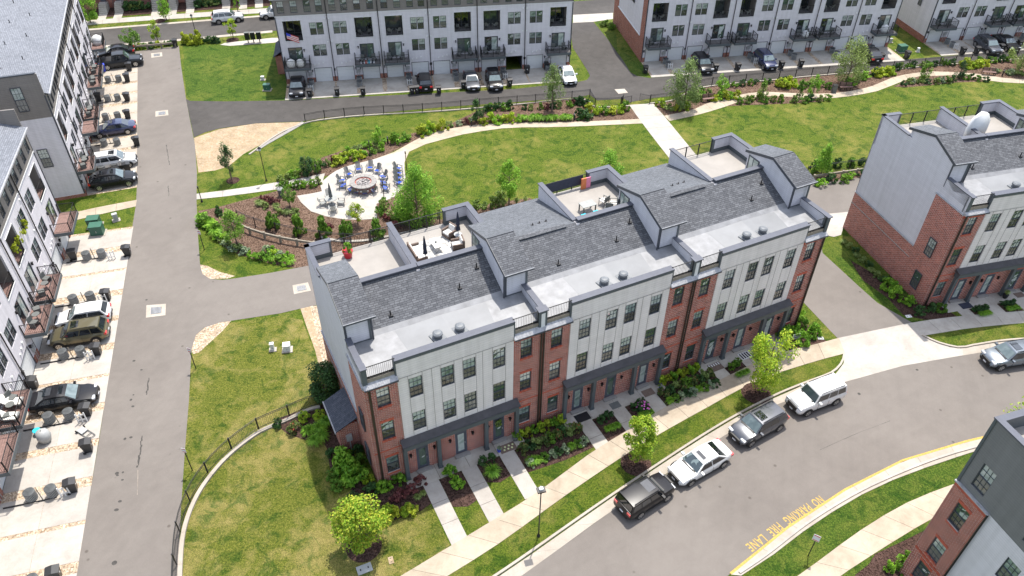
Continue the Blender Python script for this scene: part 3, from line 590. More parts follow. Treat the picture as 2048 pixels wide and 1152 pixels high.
# ---------------------------------------------------------------- rear-loaded condominium rows (garages, balconies, loggias)
def condo(name, label, O, az, n, su, sz, first, decks, wallm=None, depth=12.0, u0=0.0, bf=1.0, opened=(), roofm=None, left_end='flat', right_end='flat', bandtop=None, zend=None, loggia_in='deck'):
    B = thing(name, O, R(az), label, 'apartment building'); wallm = wallm or M_lav
    W_ = 6.2*su; U0 = u0; U1 = u0+n*W_; zb = 8.8*sz; zt = 10.95*sz
    holes = []; tops = []; types = []
    wall_m = MB()
    for i in range(n):
        L = (i % 2 == 0) == (first == 'L'); x0 = U0+i*W_
        def X(a, b, L=L, x0=x0): return (x0+a*su, x0+b*su) if L else (x0+W_-b*su, x0+W_-a*su)
        t = dict(L=L, X=X, x0=x0); types.append(t)
        g1 = X(0.5, 2.6); g2 = X(3.75, 5.85); t['g'] = [(*g1, 0.0, 1.85*sz), (*g2, 0.0, 1.85*sz)]
        t['log'] = (*X(0.8, 2.95), 5.63*sz, 8.15*sz); t['sl'] = (*X(0.95, 2.6), 2.75*sz, 4.72*sz)
        t['win'] = []
        for z0, z1 in ((6.24, 7.8), (3.47, 4.98)):
            a, b = X(3.95, 5.6); mid = (a+b)/2
            t['win'] += [(a, mid-0.03, z0*sz, z1*sz), (mid+0.03, b, z0*sz, z1*sz)]
        t['top'] = [(*sorted(X(q, q+0.82)), 9.12*sz, 10.6*sz) for q in (0.45, 2.02, 3.6, 5.0)]
        holes += t['g']+[t['log'], t['sl']]+t['win']; tops += t['top']
    m = MB(); wall_holes(m, U0, U1, 0.0, zb, holes, 0.0, 0.12); m.build('wall', wallm, B, fix=False)
    m = MB(); wall_holes(m, U0, U1, zb, zt, tops, -0.03, 0.1); m.quad([(U0, -0.03, zb), (U1, -0.03, zb), (U1, 0, zb), (U0, 0, zb)]); m.build('upper_wall', M_taupe, B, fix=False)
    MB().box(U0-0.02, U1+0.02, -0.06, 0.0, zb-0.09, zb+0.0).build('band_trim', M_trimw, B)
    m = MB()   # brick piers
    for t in types:
        gs = sorted(t['g']); x0 = t['x0']
        for a, b in ((x0+0.03, gs[0][0]-0.07), (gs[0][1]+0.07, gs[1][0]-0.07), (gs[1][1]+0.07, x0+W_-0.03)):
            if b > a: m.box(a, b, -0.07, 0.05, 0.0, 0.62)
    m.build('brick_plinth', M_brickd, B)
    # flanks and back
    hgt_l = zt if left_end == 'flat' else zend; hgt_r = zt if right_end == 'flat' else zend
    m = MB(); m.box(U0, U0+0.1, 0.0, depth, 0.0, zb).build('side_wall', wallm, B)
    m = MB(); m.box(U0-0.015, U0+0.12, 0.001, depth, zb, hgt_l).build('side_upper_wall', M_taupe, B)
    m = MB(); m.box(U1-0.1, U1, 0.0, depth, 0.0, zb).build('side_wall', wallm, B)
    m = MB(); m.box(U1-0.12, U1+0.015, 0.001, depth, zb, hgt_r).build('side_upper_wall', M_taupe, B)
    MB().box(U0+0.1, U1-0.1, depth-0.1, depth, 0, zt).build('back_wall', wallm, B)
    MB().box(U0-0.04, U0+0.1, -0.04, depth, 0, 0.35).build('brick_plinth', M_brickd, B)
    for x in (U0-0.03, U1-0.09): MB().box(x, x+0.12, -0.05, 0.08, 0.3, zt).build('corner_board', M_trimd, B)
    # roof
    ry = depth*0.5; rz_ = zt+0.2+ry*0.33
    xa, xb = U0+(0.12 if left_end != 'flat' else -0.2), U1-(0.12 if right_end != 'flat' else -0.2)
    m = MB(); s = (xb-xa)
    m.quad([(xa, -0.35, zt+0.05), (xb, -0.35, zt+0.05), (xb, ry, rz_), (xa, ry, rz_)]); m.quad([(xa, ry, rz_), (xb, ry, rz_), (xb, depth+0.3, zt+0.05), (xa, depth+0.3, zt+0.05)])
    m.quad([(xa, -0.35, zt), (xb, -0.35, zt), (xb, depth+.3, zt), (xa, depth+.3, zt)])
    m.build('roof', roofm or M_shl, B, fix=False)
    MB().box(xa, xb, -0.46, -0.34, zt-0.08, zt+0.06).build('gutter', M_gutter, B)
    if left_end != 'flat': MB().box(U0-0.07, U0+0.2, 0.1, depth, hgt_l, hgt_l+0.12).build('parapet_cap', M_trimd, B)
    if right_end != 'flat': MB().box(U1-0.2, U1+0.07, 1.2, depth, hgt_r, hgt_r+0.12).build('parapet_cap', M_trimd, B)
    vent = mcache('roofvent', lambda: MB().tube((0, 0, -0.05), (0, 0, 0.4), 0.045, 6).box(-0.14, 0.14, -0.14, 0.14, -0.06, 0.03).mesh('vent_pipe', M_black))
    for i in range(n*2):
        yy = 2.0+(i*1.7) % 3.2; link('vent_pipe', vent, B, (U0+(i+0.4)*W_/2, yy, zt+0.12+yy*0.33))
    # loggia rooms
    gd = mcache(('gd', su, sz), lambda: (lambda m, w, h: m.box(0, w, 0.03, 0.06, 0, h*0.245).box(0, w, 0.03, 0.06, h*0.255, h*0.495).box(0, w, 0.03, 0.06, h*0.505, h*0.745).box(0, w, 0.03, 0.06, h*0.755, h).box(0, w, 0.06, 0.09, 0, h).mesh('garage_door', M_door))(MB(), 2.1*su, 1.85*sz))
    gtrim = mcache(('gt', su, sz), lambda: (lambda w, h: MB().box(-0.06, 0.0, -0.02, 0.04, 0, h+0.06).box(w, w+0.06, -0.02, 0.04, 0, h+0.06).box(0, w, -0.02, 0.04, h, h+0.06).mesh('garage_frame', M_trimd))(2.1*su, 1.85*sz))
    lamp = mcache('walllamp', lambda: MB().box(-0.05, 0.05, -0.16, 0, -0.12, 0.12).box(-0.09, 0.09, -0.2, 0, 0.12, 0.15).mesh('wall_lamp', M_black))
    meter = mcache('meter', lambda: MB().box(-0.3, -0.05, -0.14, 0, 0.0, 0.42).box(0.02, 0.26, -0.12, 0, 0.08, 0.5).box(-0.22, -0.1, -0.2, -0.1, 0.12, 0.3).tube((0.1, -0.06, -0.9), (0.1, -0.06, 0.1), 0.03, 5).tube((-0.18, -0.06, -0.9), (-0.18, -0.06, 0.1), 0.03, 5).mesh('electric_meter', M_ac))
    ventw = mcache('wallvent', lambda: MB().box(-0.09, 0.09, -0.08, 0, -0.09, 0.09).mesh('wall_vent', M_whitep))
    k = 0
    for i, t in enumerate(types):
        for j, g in enumerate(t['g']):
            if (i, j) in opened:
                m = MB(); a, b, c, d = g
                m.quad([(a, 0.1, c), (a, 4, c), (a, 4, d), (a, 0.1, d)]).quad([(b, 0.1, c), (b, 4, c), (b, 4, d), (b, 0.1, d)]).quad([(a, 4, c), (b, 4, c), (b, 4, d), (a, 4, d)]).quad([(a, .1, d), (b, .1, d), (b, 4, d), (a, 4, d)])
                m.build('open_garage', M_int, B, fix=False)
            else: link('garage_door', gd, B, (g[0], 0.02, 0))
            link('garage_frame', gtrim, B, (g[0], 0, 0))
            for x in (g[0]-0.28, g[1]+0.28):
                if random.random() < 0.7: link('wall_lamp', lamp, B, (x, 0, 1.55*sz))
        gs = sorted(t['g']); link('electric_meter', meter, B, ((gs[0][1]+gs[1][0])/2, -0.03, 0.95))
        for w in t['win']: window(B, *w, y=0.06)
        for w in t['top']: window(B, *w, y=0.03)
        a, b, c, d = t['log']; m = MB(); D = 1.7
        m.quad([(a, .12, c), (a, D, c), (a, D, d), (a, .12, d)], 0).quad([(b, .12, c), (b, D, c), (b, D, d), (b, .12, d)], 0).quad([(a, .12, d), (b, .12, d), (b, D, d), (a, D, d)], 0).quad([(a, 0, c), (b, 0, c), (b, D, c), (a, D, c)], 1).quad([(a, D, c), (b, D, c), (b, D, d), (a, D, d)], 2)
        lo = m.build('loggia', [M_taupe, decks, M_gdk], B, fix=False)
        m = MB(); mw = (a+b)/2; m.box(a+0.1, b-0.1, D-0.05, D-0.01, c+1.95, c+2.02).box(mw-0.04, mw+0.04, D-0.05, D-0.01, c, c+1.95).box(a+.1, a+.18, D-.05, D-.01, c, c+1.95).box(b-.18, b-.1, D-.05, D-.01, c, c+1.95).build('door_frame', M_trimd, lo)
        rl = mcache(('lrail', round(b-a, 2)), lambda: None)
        railing(lo, [(a, 0.06), (b, 0.06)], c, 1.0, 0.2, post=(b-a))
        m = MB(); m.box(a-0.05, a, -0.03, 0.02, c-.05, d+.05).box(b, b+0.05, -0.03, 0.02, c-.05, d+.05).box(a-.05, b+.05, -0.03, 0.02, d, d+0.05).box(a-.05, b+.05, -0.05, 0.02, c-0.06, c).build('loggia_trim', M_trimw, lo)
        a, b, c, d = t['sl']; sd_ = mcache(('slider', su, sz), lambda: (lambda w, h: MB().box(0, w, 0.03, 0.08, 0, 0.06).box(0, w, 0.03, 0.08, h-0.08, h).box(0, 0.08, 0.03, 0.08, 0, h).box(w-0.08, w, 0.03, 0.08, 0, h).box(w/2-0.05, w/2+0.05, 0.02, 0.08, 0, h).box(-.05, 0, -.02, .05, 0, h+.05).box(w, w+.05, -.02, .05, 0, h+.05).box(-.05, w+.05, -.02, .05, h, h+.05).mesh('sliding_door', M_trimd))(1.65*su, 1.97*sz))
        so_ = link('sliding_door', sd_, B, (a, 0, c))
        link('left_pane', mcache(('slp', su, sz), lambda: MB().box(0.08, 1.65*su/2-.05, 0.05, 0.06, 0.06, 1.97*sz-.08).mesh('door_pane', M_gdk)), so_)
        link('right_pane', mcache(('srp', su, sz), lambda: MB().box(1.65*su/2+.05, 1.65*su-.08, 0.05, 0.06, 0.06, 1.97*sz-.08).mesh('door_pane', M_gup)), so_)
        link('wall_lamp', lamp, B, (b+0.25 if t['L'] else a-0.25, 0, c+1.6*sz))
        # balcony
        a, b = t['X'](0.28, 3.42); zf = 2.62*sz; bd = 1.55*bf
        bal = MB().box(a, b, -bd, -0.03, zf-0.06, zf).build('balcony', decks, B)
        MB().box(a-0.03, b+0.03, -bd-0.05, -bd, zf-0.3, zf+0.02).box(a-0.04, a, -bd, -0.03, zf-0.3, zf+0.02).box(b, b+0.04, -bd, -0.03, zf-0.3, zf+0.02).build('fascia', M_trimg, bal)
        railing(bal, [(a+0.04, -0.06), (a+0.04, -bd+0.04), (b-0.04, -bd+0.04), (b-0.04, -0.06)], zf, 1.0, 0.125, post=1.6)
        # boards
        nb = int(bd/0.15)
        mbd = MB()
        for q in range(nb): mbd.box(a, b, -bd+q*0.15+0.01, -bd+q*0.15+0.145, zf, zf+0.02)
        mbd.build('deck_board', decks, bal, fix=False)['kind'] = 'stuff'
        x = t['X'](4.4, 4.6)[0]
        for q in range(3): link('wall_vent', ventw, B, (x+(q-1)*0.55, 0, (2.35+0.12*q)*sz)); 
        link('wall_vent', ventw, B, (t['X'](5.9, 6.0)[0], 0, 8.25*sz)); link('wall_vent', ventw, B, (t['X'](5.9, 6.0)[0], 0, 5.3*sz))
        if i > 0: pipe_part(B, 'downpipe', [(t['x0'], -0.1, zt), (t['x0'], -0.1, 0.05)], 0.05, M_black)
    return B, types
LAMPM = None
BM, BMt = condo('apartment_row', 'pale grey apartment row with seven garages in view, whose charcoal-eyed left end faces the lawn with the small brick lean-to', (-25.6595+0, 93.9287, 0), 9.9, 6, 1.005, 1.0, 'L', M_deckg, u0=-3.83, opened=((4, 1),), depth=13)
BM['label'] = 'pale grey apartment row beyond the park with one garage standing open'
BR2, BR2t = condo('apartment_row', 'pale grey apartment row with a red brick end wall facing the side road', (17.879, 101.375, 0), 10.0, 6, 0.985, 0.985, 'L', M_deckg, u0=-0.6, depth=14.5)
BR3, BR3t = condo('apartment_row', 'pale grey apartment row in the upper right corner beyond the small lawn', (59.43, 109.26, 0), 10.5, 4, 0.985, 0.985, 'L', M_deckg, u0=-0.35, depth=13)
LN, LNt = condo('apartment_row', 'pale apartment row nearest the camera on the left, with brown balconies and hanging flower baskets', (-41.433, 55.439, 0), 105.9, 6, 1.105, 1.06, 'L', M_deckr, u0=4.8-6*6.2*1.105, depth=12, right_end='par', zend=13.4, roofm=M_shl)
LB, LBt = condo('apartment_row', 'apartment row at the upper left with a taupe end wall above parked cars', (-44.13, 66.86, 0), 110.5, 6, 0.945, 1.03, 'L', M_deckr, u0=0.0, depth=16, left_end='par', zend=13.4, roofm=M_shl)
# end wall windows of the left row
window(LB, 1.7, 2.6, 9.95, 12.35, y=-0.02, face='l'); window(LB, 1.7, 2.6, 3.9, 5.9, y=-0.02, face='l')
# brick end of BR2
zz = 2.55
MB().box(-0.66, -0.61, 0.0, 14.5, 0.0, 3.1).build('brick_end_wall', M_brickd, BR2)
MB().box(-0.67, -0.61, 0.0, 1.6, 3.1, 10.6).build('brick_end_pier', M_brickd, BR2)
MB().box(-0.67, -0.61, 12.4, 14.5, 3.1, 10.6).build('brick_end_pier', M_brickd, BR2)
MB().box(-0.74, -0.61, 1.6, 12.4, 3.1, 3.2).build('ledge', M_trimw, BR2)
window(BR2, 5.3, 6.0, 6.2, 7.7, y=-0.66, face='l'); window(BR2, 6.3, 7.0, 6.2, 7.7, y=-0.66, face='l')
MB().box(-0.44, -0.39, 0.0, 13.0, 0.0, 0.9).build('brick_end_wall', M_brickd, BR3)
window(BR3, 3.1, 3.8, 4.2, 5.8, y=-0.37, face='l')
# lean-to on the left end of the middle row
m = MB(); m.box(-5.1, -3.88, 3.0, 7.4, 0, 2.5); m.build('lean_to_wall', M_brickd, BM)
m = MB(); m.quad([(-5.3, 2.8, 2.45), (-5.3, 7.6, 2.45), (-3.86, 7.6, 3.4), (-3.86, 2.8, 3.4)]).quad([(-5.3, 2.8, 2.38), (-5.3, 7.6, 2.38), (-3.86, 7.6, 3.3), (-3.86, 2.8, 3.3)]); m.build('lean_to_roof', M_shd, BM, fix=False)

# ---------------------------------------------------------------- brick townhouse rows with roof terraces
def townhouse(name, label, O, az, n, extra=()):
    B = thing(name, O, R(az), label, 'townhouse row'); L = 12.316; b = 2.15; D = 12.2; T = n*L
    doorm = mcache('frontdoor', lambda: MB().box(0, 0.1, -0.02, 0.06, 0, 2.35).box(0.78, 0.88, -0.02, 0.06, 0, 2.35).box(0.1, 0.78, -0.02, 0.06, 2.2, 2.35).box(0.1, 0.78, 0.0, 0.06, 0.0, 0.22).box(0.1, 0.2, 0.0, 0.06, 0.22, 2.2).box(0.68, 0.78, 0.0, 0.06, 0.22, 2.2).box(0.1, 0.78, 0.0, 0.06, 2.06, 2.2).mesh('front_door', M_cap))
    doorg = mcache('doorglass', lambda: MB().box(0.2, 0.68, 0.025, 0.035, 0.22, 2.06).mesh('door_pane', M_gup))
    dstep = mcache('doorstep', lambda: MB().box(-0.12, 1.0, -0.32, 0.02, 0.0, 0.14).mesh('doorstep', M_stone))
    dhan = mcache('doorhandle', lambda: MB().box(0.7, 0.74, -0.07, 0.0, 1.0, 1.15).mesh('handle', M_metal))
    lamp = CACHE['walllamp']
    vent = mcache('roofvent2', lambda: MB().box(-0.42, 0.42, -0.42, 0.42, -0.02, 0.05).lathe([(0.24, 0.05), (0.24, 0.22), (0.33, 0.24), (0.33, 0.36), (0.22, 0.44), (0.05, 0.46)], 18).mesh('roof_vent', M_chl2))
    pv = CACHE['roofvent']
    for k in range(n):
        x = k*L
        wc = [2.85, 5.01, 6.53, 8.66]
        hw = [(x+c, x+c+0.89, z0, z1) for c in wc for z0, z1 in ((7.63, 9.39), (4.4, 6.17))]
        # centre bay, light panels standing 7 cm proud
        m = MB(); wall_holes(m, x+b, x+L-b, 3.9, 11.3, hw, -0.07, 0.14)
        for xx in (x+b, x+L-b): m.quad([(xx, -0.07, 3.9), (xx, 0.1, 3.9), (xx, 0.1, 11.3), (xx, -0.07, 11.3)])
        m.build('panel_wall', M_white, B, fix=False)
        m = MB()
        for c in wc:
            for xx in (x+c-0.03, x+c+0.92): m.box(xx-0.012, xx+0.012, -0.082, -0.07, 4.0, 9.7)
        for xx in (x+4.4, x+L-4.4): m.box(xx-0.012, xx+0.012, -0.082, -0.07, 4.0, 9.7)
        m.box(x+b, x+L-b, -0.085, -0.07, 9.68, 9.72).build('panel_batten', M_stone, B, fix=False)
        for w in hw: window(B, *w, y=-0.02, style='grid')
        # ground floor brick with doors
        ds = [2.84, 5.73, 8.65]
        dh = [(x+d, x+d+0.88, 0.14, 2.5) for d in ds]
        m = MB(); wall_holes(m, x+b, x+L-b, 0.0, 3.9, dh, 0.0, 0.12); m.build('brick_wall', M_brick, B, fix=False)
        for d in ds:
            o = link('front_door', doorm, B, (x+d, 0.02, 0.14)); link('door_pane', doorg, o); link('handle', dhan, o)
            link('doorstep', dstep, B, (x+d, 0, 0.0))
            MB().box(x+d-0.2, x+d+1.08, -0.02, 0.0, 2.5, 2.72).build('brick_lintel', M_soldier, B)
            for q in (-0.42, 1.3): link('wall_lamp', lamp, B, (x+d+q, 0, 1.95))
        # brick bays
        for side in (0, 1):
            xa, xb = (x, x+b) if side == 0 else (x+L-b, x+L)
            wx = x+0.72 if side == 0 else x+L-0.72-0.87
            hb = [(wx, wx+0.87, z0, z1) for z0, z1 in ((7.63, 9.35), (4.4, 6.15), (0.91, 2.6))]
            m = MB(); wall_holes(m, xa, xb, 0.0, 9.7, hb, 0.0, 0.16); m.build('brick_bay', M_brick, B, fix=False)
            for w in hb:
                window(B, *w, y=0.1, style='grid')
                MB().box(w[0]-0.05, w[1]+0.05, -0.02, 0.0, w[3], w[3]+0.2).box(w[0]-0.05, w[1]+0.05, -0.04, 0.0, w[2]-0.12, w[2]).build('brick_lintel', M_soldier, B)
            MB().box(xa+0.01, xb-0.01, -0.03, 0.0, 9.45, 9.7).build('soldier_course', M_soldier, B); MB().box(xa+.01, xb-.01, -0.03, 0.0, 3.3, 3.42).build('soldier_course', M_soldier, B)
            # eaves gutter, fascia, rail on top of the bay
            m = MB(); m.prism([(-0.3, 9.78), (-0.3, 9.86), (0.08, 10.12), (0.08, 9.72), (-0.05, 9.72)], xa-0.02, xb+0.02, axis='x'); m.build('bay_gutter', M_gutter, B)
            MB().box(xa-0.02, xb+0.02, -0.34, -0.3, 9.76, 9.87).build('gutter_edge', M_trimd, B)
            MB().box(xa+0.05, xb-0.02, 0.03, 0.12, 10.12, 10.4).build('bay_fascia', M_wood, B)
            ra, rb = (xa+0.32, xb-0.02) if side == 0 else (xa+0.02, xb-0.32)
            railing(B, [(ra, 0.08), (rb, 0.08)], 10.36, 1.05, 0.115, post=3)
            # side cheek of the parapet
            xx = xb if side == 0 else xa
            MB().box(xx-(0.1 if side == 0 else 0.0), xx+(0.0 if side == 0 else 0.1), -0.06, 0.28, 10.0, 11.32).build('parapet_cheek', M_trimg, B)
        # parapet
        MB().box(x+b, x+L-b, 0.1, 0.28, 9.9, 11.3).build('parapet', M_side, B)
        MB().box(x+b-0.06, x+L-b+0.06, -0.15, 0.36, 11.32, 11.4).build('parapet_cap', M_cap, B)
        MB().box(x+b-0.03, x+L-b+0.03, -0.12, -0.07, 11.1, 11.32).build('cap_fascia', M_trimg, B)
        # canopy and columns
        MB().box(x+1.9, x+10.42, -0.56, -0.08, 3.18, 3.66).build('canopy_beam', M_trimg, B)
        m = MB(); m.prism([(-0.62, 3.66), (-0.62, 3.74), (-0.07, 3.95), (-0.07, 3.66)], x+1.82, x+10.5, axis='x'); m.build('canopy_roof', M_canopy, B)
        MB().box(x+1.82, x+10.5, -0.66, -0.62, 3.62, 3.75).build('canopy_gutter', M_trimd, B)
        for c in (1.98, 4.38, 7.95, 10.34): MB().box(x+c-0.13, x+c+0.13, -0.5, -0.22, 0.03, 3.28).box(x+c-0.17, x+c+0.17, -0.54, -0.18, 0.03, 0.2).build('column', M_trimg, B)
        # front flat roof
        xL, xR = x+0.28, x+L-(0.02)
        MB().quad([(xL, 0.12, 10.55), (xR, 0.12, 10.55), (xR, 3.05, 10.8), (xL, 3.05, 10.8)]).quad([(xL, 3.05, 10.8), (xR, 3.05, 10.8), (xR, 3.42, 11.0), (xL, 3.42, 11.0)]).build('flat_roof', M_memb, B, fix=False)
        cx = x+6.35; ap = (cx, 3.0, 10.93)
        MB().quad([ap, (cx-2.9, 0.3, 10.575), (cx, 0.3, 10.71)]).quad([ap, (cx, 0.3, 10.71), (cx+2.9, 0.3, 10.575)]).quad([ap, (cx-2.9, .3, 10.575), (cx-3.2, 3.0, 10.8)]).quad([ap, (cx+2.9, .3, 10.575), (cx+3.2, 3.0, 10.8)]).build('roof_cricket', M_membg, B, fix=False)
        for q in (5.45, 6.98): link('roof_vent', vent, B, (x+q, 1.3, 10.76), 0.2)
        # main gable
        sl = 0.47
        def fz(v): return 11.0+(v-3.42)*sl*0.93
        rz0 = fz(6.5)
        m = MB(); m.quad([(0, 0, 0), (L, 0, 0), (L, math.hypot(3.08, rz0-11.0), 0), (0, math.hypot(3.08, rz0-11.0), 0)])
        o = m.build('front_roof', M_shf, B, (x, 3.42, 11.0), fix=False); o.rotation_euler = (math.atan2(rz0-11.0, 3.08), 0, 0)
        for q, v in ((3.3, 4.0), (8.3, 4.4), (10.0, 5.4)):
            if random.random() < 0.85: link('vent_pipe', pv, B, (x+q, v, fz(v)+0.02))
        def backroof(xa, xb):
            w = xb-xa; Lb = math.hypot(5.9, rz0-10.9)
            m = MB(); m.quad([(0, 0, 0), (w, 0, 0), (w, Lb, 0), (0, Lb, 0)])
            o = m.build('back_roof', M_shb, B, (xa, 6.5, rz0+0.01), fix=False); o.rotation_euler = (-math.atan2(rz0-10.9, 5.9), 0, 0)
            MB().box(xa, xb, 12.3, 12.42, 10.76, 10.9).build('gutter', M_trimd, B)
            MB().box(xa+0.5, min(xb-0.3, xa+5.2), 6.3, 6.7, rz0, rz0+0.07).build('ridge_vent', M_shf, B)
            if w > 3:
                for q in range(3): link('vent_pipe', pv, B, (xa+w*0.55+q*0.55, 8.0, rz0-1.5*0.27+0.05), 0, (0.8, 0.8, 0.45))
        terr = [(6.25, 12.2)]
        if k == 0: terr.insert(0, (0.3, 6.15))
        else: backroof(x-0.0, x+6.05)
        if k == n-1: pass
        for (ta, tb) in terr:
            A_, B_ = x+ta, x+tb; P = 12.32
            MB().box(A_, B_, 6.7, D-0.02, 10.95, 11.08).build('terrace_floor', M_deck, B)
            # knee wall at the ridge
            MB().box(A_, (B_-1.25 if ta > 1 else B_), 6.5, 6.78, 10.9, 12.5).build('terrace_wall', M_trimd, B)
            MB().box(A_-0.05, (B_-1.2 if ta > 1 else B_), 6.42, 6.86, 12.5, 12.58).build('parapet_cap', M_cap, B)
            sa, sb = (B_-1.9, B_+0.15) if ta > 1 else (A_-0.3, A_+1.45)
            MB().box(sa, sb, D-0.26, D, 9.5, P).build('terrace_wall', M_side, B)
            MB().box(sa-0.06, sb+0.06, D-0.34, D+0.08, P, P+0.08).build('parapet_cap', M_cap, B)
            MB().box(sa, sb, D-0.29, D-0.26, 11.08, 11.42).build('wall_base', M_trimg, B)
            MB().box(*((sa-0.02, sa+0.12) if ta > 1 else (sb-0.12, sb+0.02)), D-0.3, D+0.02, 11.0, P).build('end_post', M_trimg, B)
            r0, r1 = (A_+0.05, sa) if ta > 1 else (sb, B_-0.05)
            railing(B, [(r0, D-0.1), (r1, D-0.1)], 11.12, 1.08, 0.115, post=1.5)
            # right side wall, left/divider wall
            if ta > 1:
                MB().box(B_-0.1, B_+0.15, 8.4, D-0.26, 9.5, P).build('terrace_wall', M_side, B)
                MB().box(B_-0.18, B_+0.23, 8.4, D-0.34, P, P+0.08).build('parapet_cap', M_cap, B)
                MB().box(B_-0.13, B_-0.1, 8.4, D-0.29, 11.08, 11.42).build('wall_base', M_trimg, B)
            dx = A_-0.22 if ta > 1 else None
            if dx is not None:
                MB().box(dx, dx+0.25, 6.3, D, 9.5, P).build('terrace_wall', M_side, B)
                MB().box(dx-0.08, dx+0.33, 6.78, D+0.08, P, P+0.08).build('parapet_cap', M_cap, B)
        # stair bulkheads
        bh = [(x+10.95, x+12.62)]
        if k == 0: bh.insert(0, (0.0, 1.65))
        for (ba, bb) in bh:
            e0, rr, e1 = (2.95, 12.85), (5.6, 13.8), (8.4, 12.98)
            m = MB(); m.prism([(2.95, 10.4), e0, rr, e1, (8.4, 10.4)], ba if ba > 0 else 0.125, bb, axis='x')
            m.build('stair_bulkhead', M_side, B)
            ov = 0.03 if ba == 0 else 0.1; g = 0.3 if bb < T-0.6 else 0.25
            for (p, q, mm, rt) in ((( 2.72, 12.85-0.08), rr, M_shf, 1), (rr, (8.62, 12.98-0.06), M_shb, -1)):
                dx_ = math.hypot(q[0]-p[0], q[1]-p[1]); w = bb-ba+ov+g
                o = MB().box(0, w, 0, dx_, 0.02, 0.1).build('bulkhead_roof', mm, B, (ba-ov, p[0], p[1])); o.rotation_euler = (math.atan2(q[1]-p[1], q[0]-p[0]), 0, 0)
            m = MB(); m.prism([(2.7, 12.62), (2.7, 12.88), (5.6, 13.92), (8.64, 13.03), (8.64, 12.8), (5.6, 13.68)], ba-ov-0.03, ba-ov, axis='x'); m.build('rake_board', M_trimd, B)
            MB().box(ba-ov-0.05, bb+g+0.05, 2.6, 2.7, 12.72, 12.88).build('gutter', M_trimd, B)
            MB().box(ba-ov-0.05, bb+g+0.05, 2.57, 2.6, 12.85, 12.89).build('gutter_edge', M_gutter, B)
            MB().box(ba-0.02, ba+0.12, 2.9, 2.96, 10.6, 12.75).build('corner_board', M_trimd, B); MB().box(bb-0.12, bb+0.02, 2.9, 2.96, 10.6, 12.75).build('corner_board', M_trimg, B)
            pipe_part(B, 'downpipe', [((ba-0.08 if ba > 0 else bb+0.08), 2.88, 12.75), ((ba-0.08 if ba > 0 else bb+0.08), 2.88, 10.75)], 0.06, M_trimd)
            MB().box(ba+0.12, bb-0.12, 2.92, 2.96, 10.6, 10.86).build('wall_base', M_trimg, B)
            if ba > 0:
                MB().box(ba-0.03, ba-0.005, 6.95, 8.25, 11.15, 12.75).build('terrace_door', M_trimd, B)
                MB().box(ba-0.045, ba-0.03, 7.1, 7.6, 11.3, 12.65).box(ba-.045, ba-.03, 7.68, 8.1, 11.3, 12.65).build('door_pane', M_gup, B)
            else:
                MB().box(bb+0.005, bb+0.03, 6.95, 8.25, 11.15, 12.7).build('terrace_door', M_trimd, B); MB().box(bb+0.03, bb+0.5, 8.1, 8.16, 11.15, 12.6).build('open_door_leaf', M_trimd, B)
        # party pillar and side parapet on the front roof
    for k in range(n+1):
        x = k*L; lo = x-(0.31 if 0 < k else 0.0); hi = x+(0.31 if k < n else 0.0)
        MB().box(lo, hi, -0.04, 0.34, 9.9, 11.4).build('pillar', M_trimg, B)
        if 0 < k < n: MB().box(lo+0.17, hi-0.17, -0.06, -0.04, 9.9, 11.2).build('pillar_panel', M_trimw, B)
        MB().box(lo-0.06, hi+0.06, -0.14, 0.44, 11.4, 11.48).build('pillar_cap', M_cap, B)
        pa, pb = (x-0.08, x+0.2) if 0 < k < n else ((x, x+0.26) if k == 0 else (x-0.26, x))
        MB().box(pa, pb, 0.34, 2.93, 10.4, 11.4).build('side_parapet', M_side, B)
        MB().box(pa-0.07, pb+0.07, 0.44, 2.93, 11.4, 11.47).build('parapet_cap', M_cap, B)
        if 0 < k < n:
            for q in (-0.1, 0.1): pipe_part(B, 'downpipe', [(x+q, -0.12, 9.75), (x+q, -0.12, 0.1)], 0.065, M_bronze)
        elif k == 0: pipe_part(B, 'downpipe', [(x+0.3, -0.1, 9.75), (x+0.3, -0.1, 0.1)], 0.08, M_bronze)
        else: pipe_part(B, 'downpipe', [(x-0.05, -0.1, 9.75), (x-0.05, -0.1, 0.1)], 0.08, M_bronze)
    # flanks
    for xs_, s in ((0.0, -1), (T, 1)):
        t = 0.12
        a0, a1 = (xs_, xs_+t) if s < 0 else (xs_-t, xs_)
        m = MB(); m.prism([(0.01, 9.7), (0.01, 11.4), (2.95, 11.4), (2.95, 12.85), (5.6, 13.8), (8.0, 13.06), (8.0, 12.32), (D, 12.32), (D, 4.2), (3.3, 4.2), (3.3, 9.7)], a0, a1, axis='x'); m.build('side_wall', M_side, B)
        e0, e1 = (xs_-0.03, xs_+t) if s < 0 else (xs_-t, xs_+0.03)
        m = MB(); m.prism([(0.002, 0), (0.002, 9.7), (3.3, 9.7), (3.3, 4.2), (D, 4.2), (D, 0)], e0, e1, axis='x'); m.build('brick_side_wall', M_brick, B)
        l0, l1 = (xs_-0.1, xs_) if s < 0 else (xs_, xs_+0.1)
        MB().box(l0, l1, 3.3, D, 4.2, 4.3).box(l0, l1, -0.05, 3.36, 9.7, 9.8).build('ledge', M_gutter, B)
        if s < 0:
            MB().box(-0.06, 0.3, 8.4, D+0.06, 12.32, 12.4).build('parapet_cap', M_cap, B)
            for v, z0 in ((2.0, 0.95), (2.0, 4.5), ): window(B, v-0.85, v, z0, z0+1.7, y=-0.06, face='l')
            MB().box(-0.06, -0.03, 3.3, D, 3.0, 3.08).build('brick_course', M_stone, B)
    MB().box(0.0, T, D-0.1, D-0.0, 0, 10.9).build('back_wall', M_side, B)
    return B
MAIN = townhouse('townhouse_row', 'long red brick and off-white townhouse row in the middle with roof terraces', (-8.954, 31.831, 0), 26.646, 3)
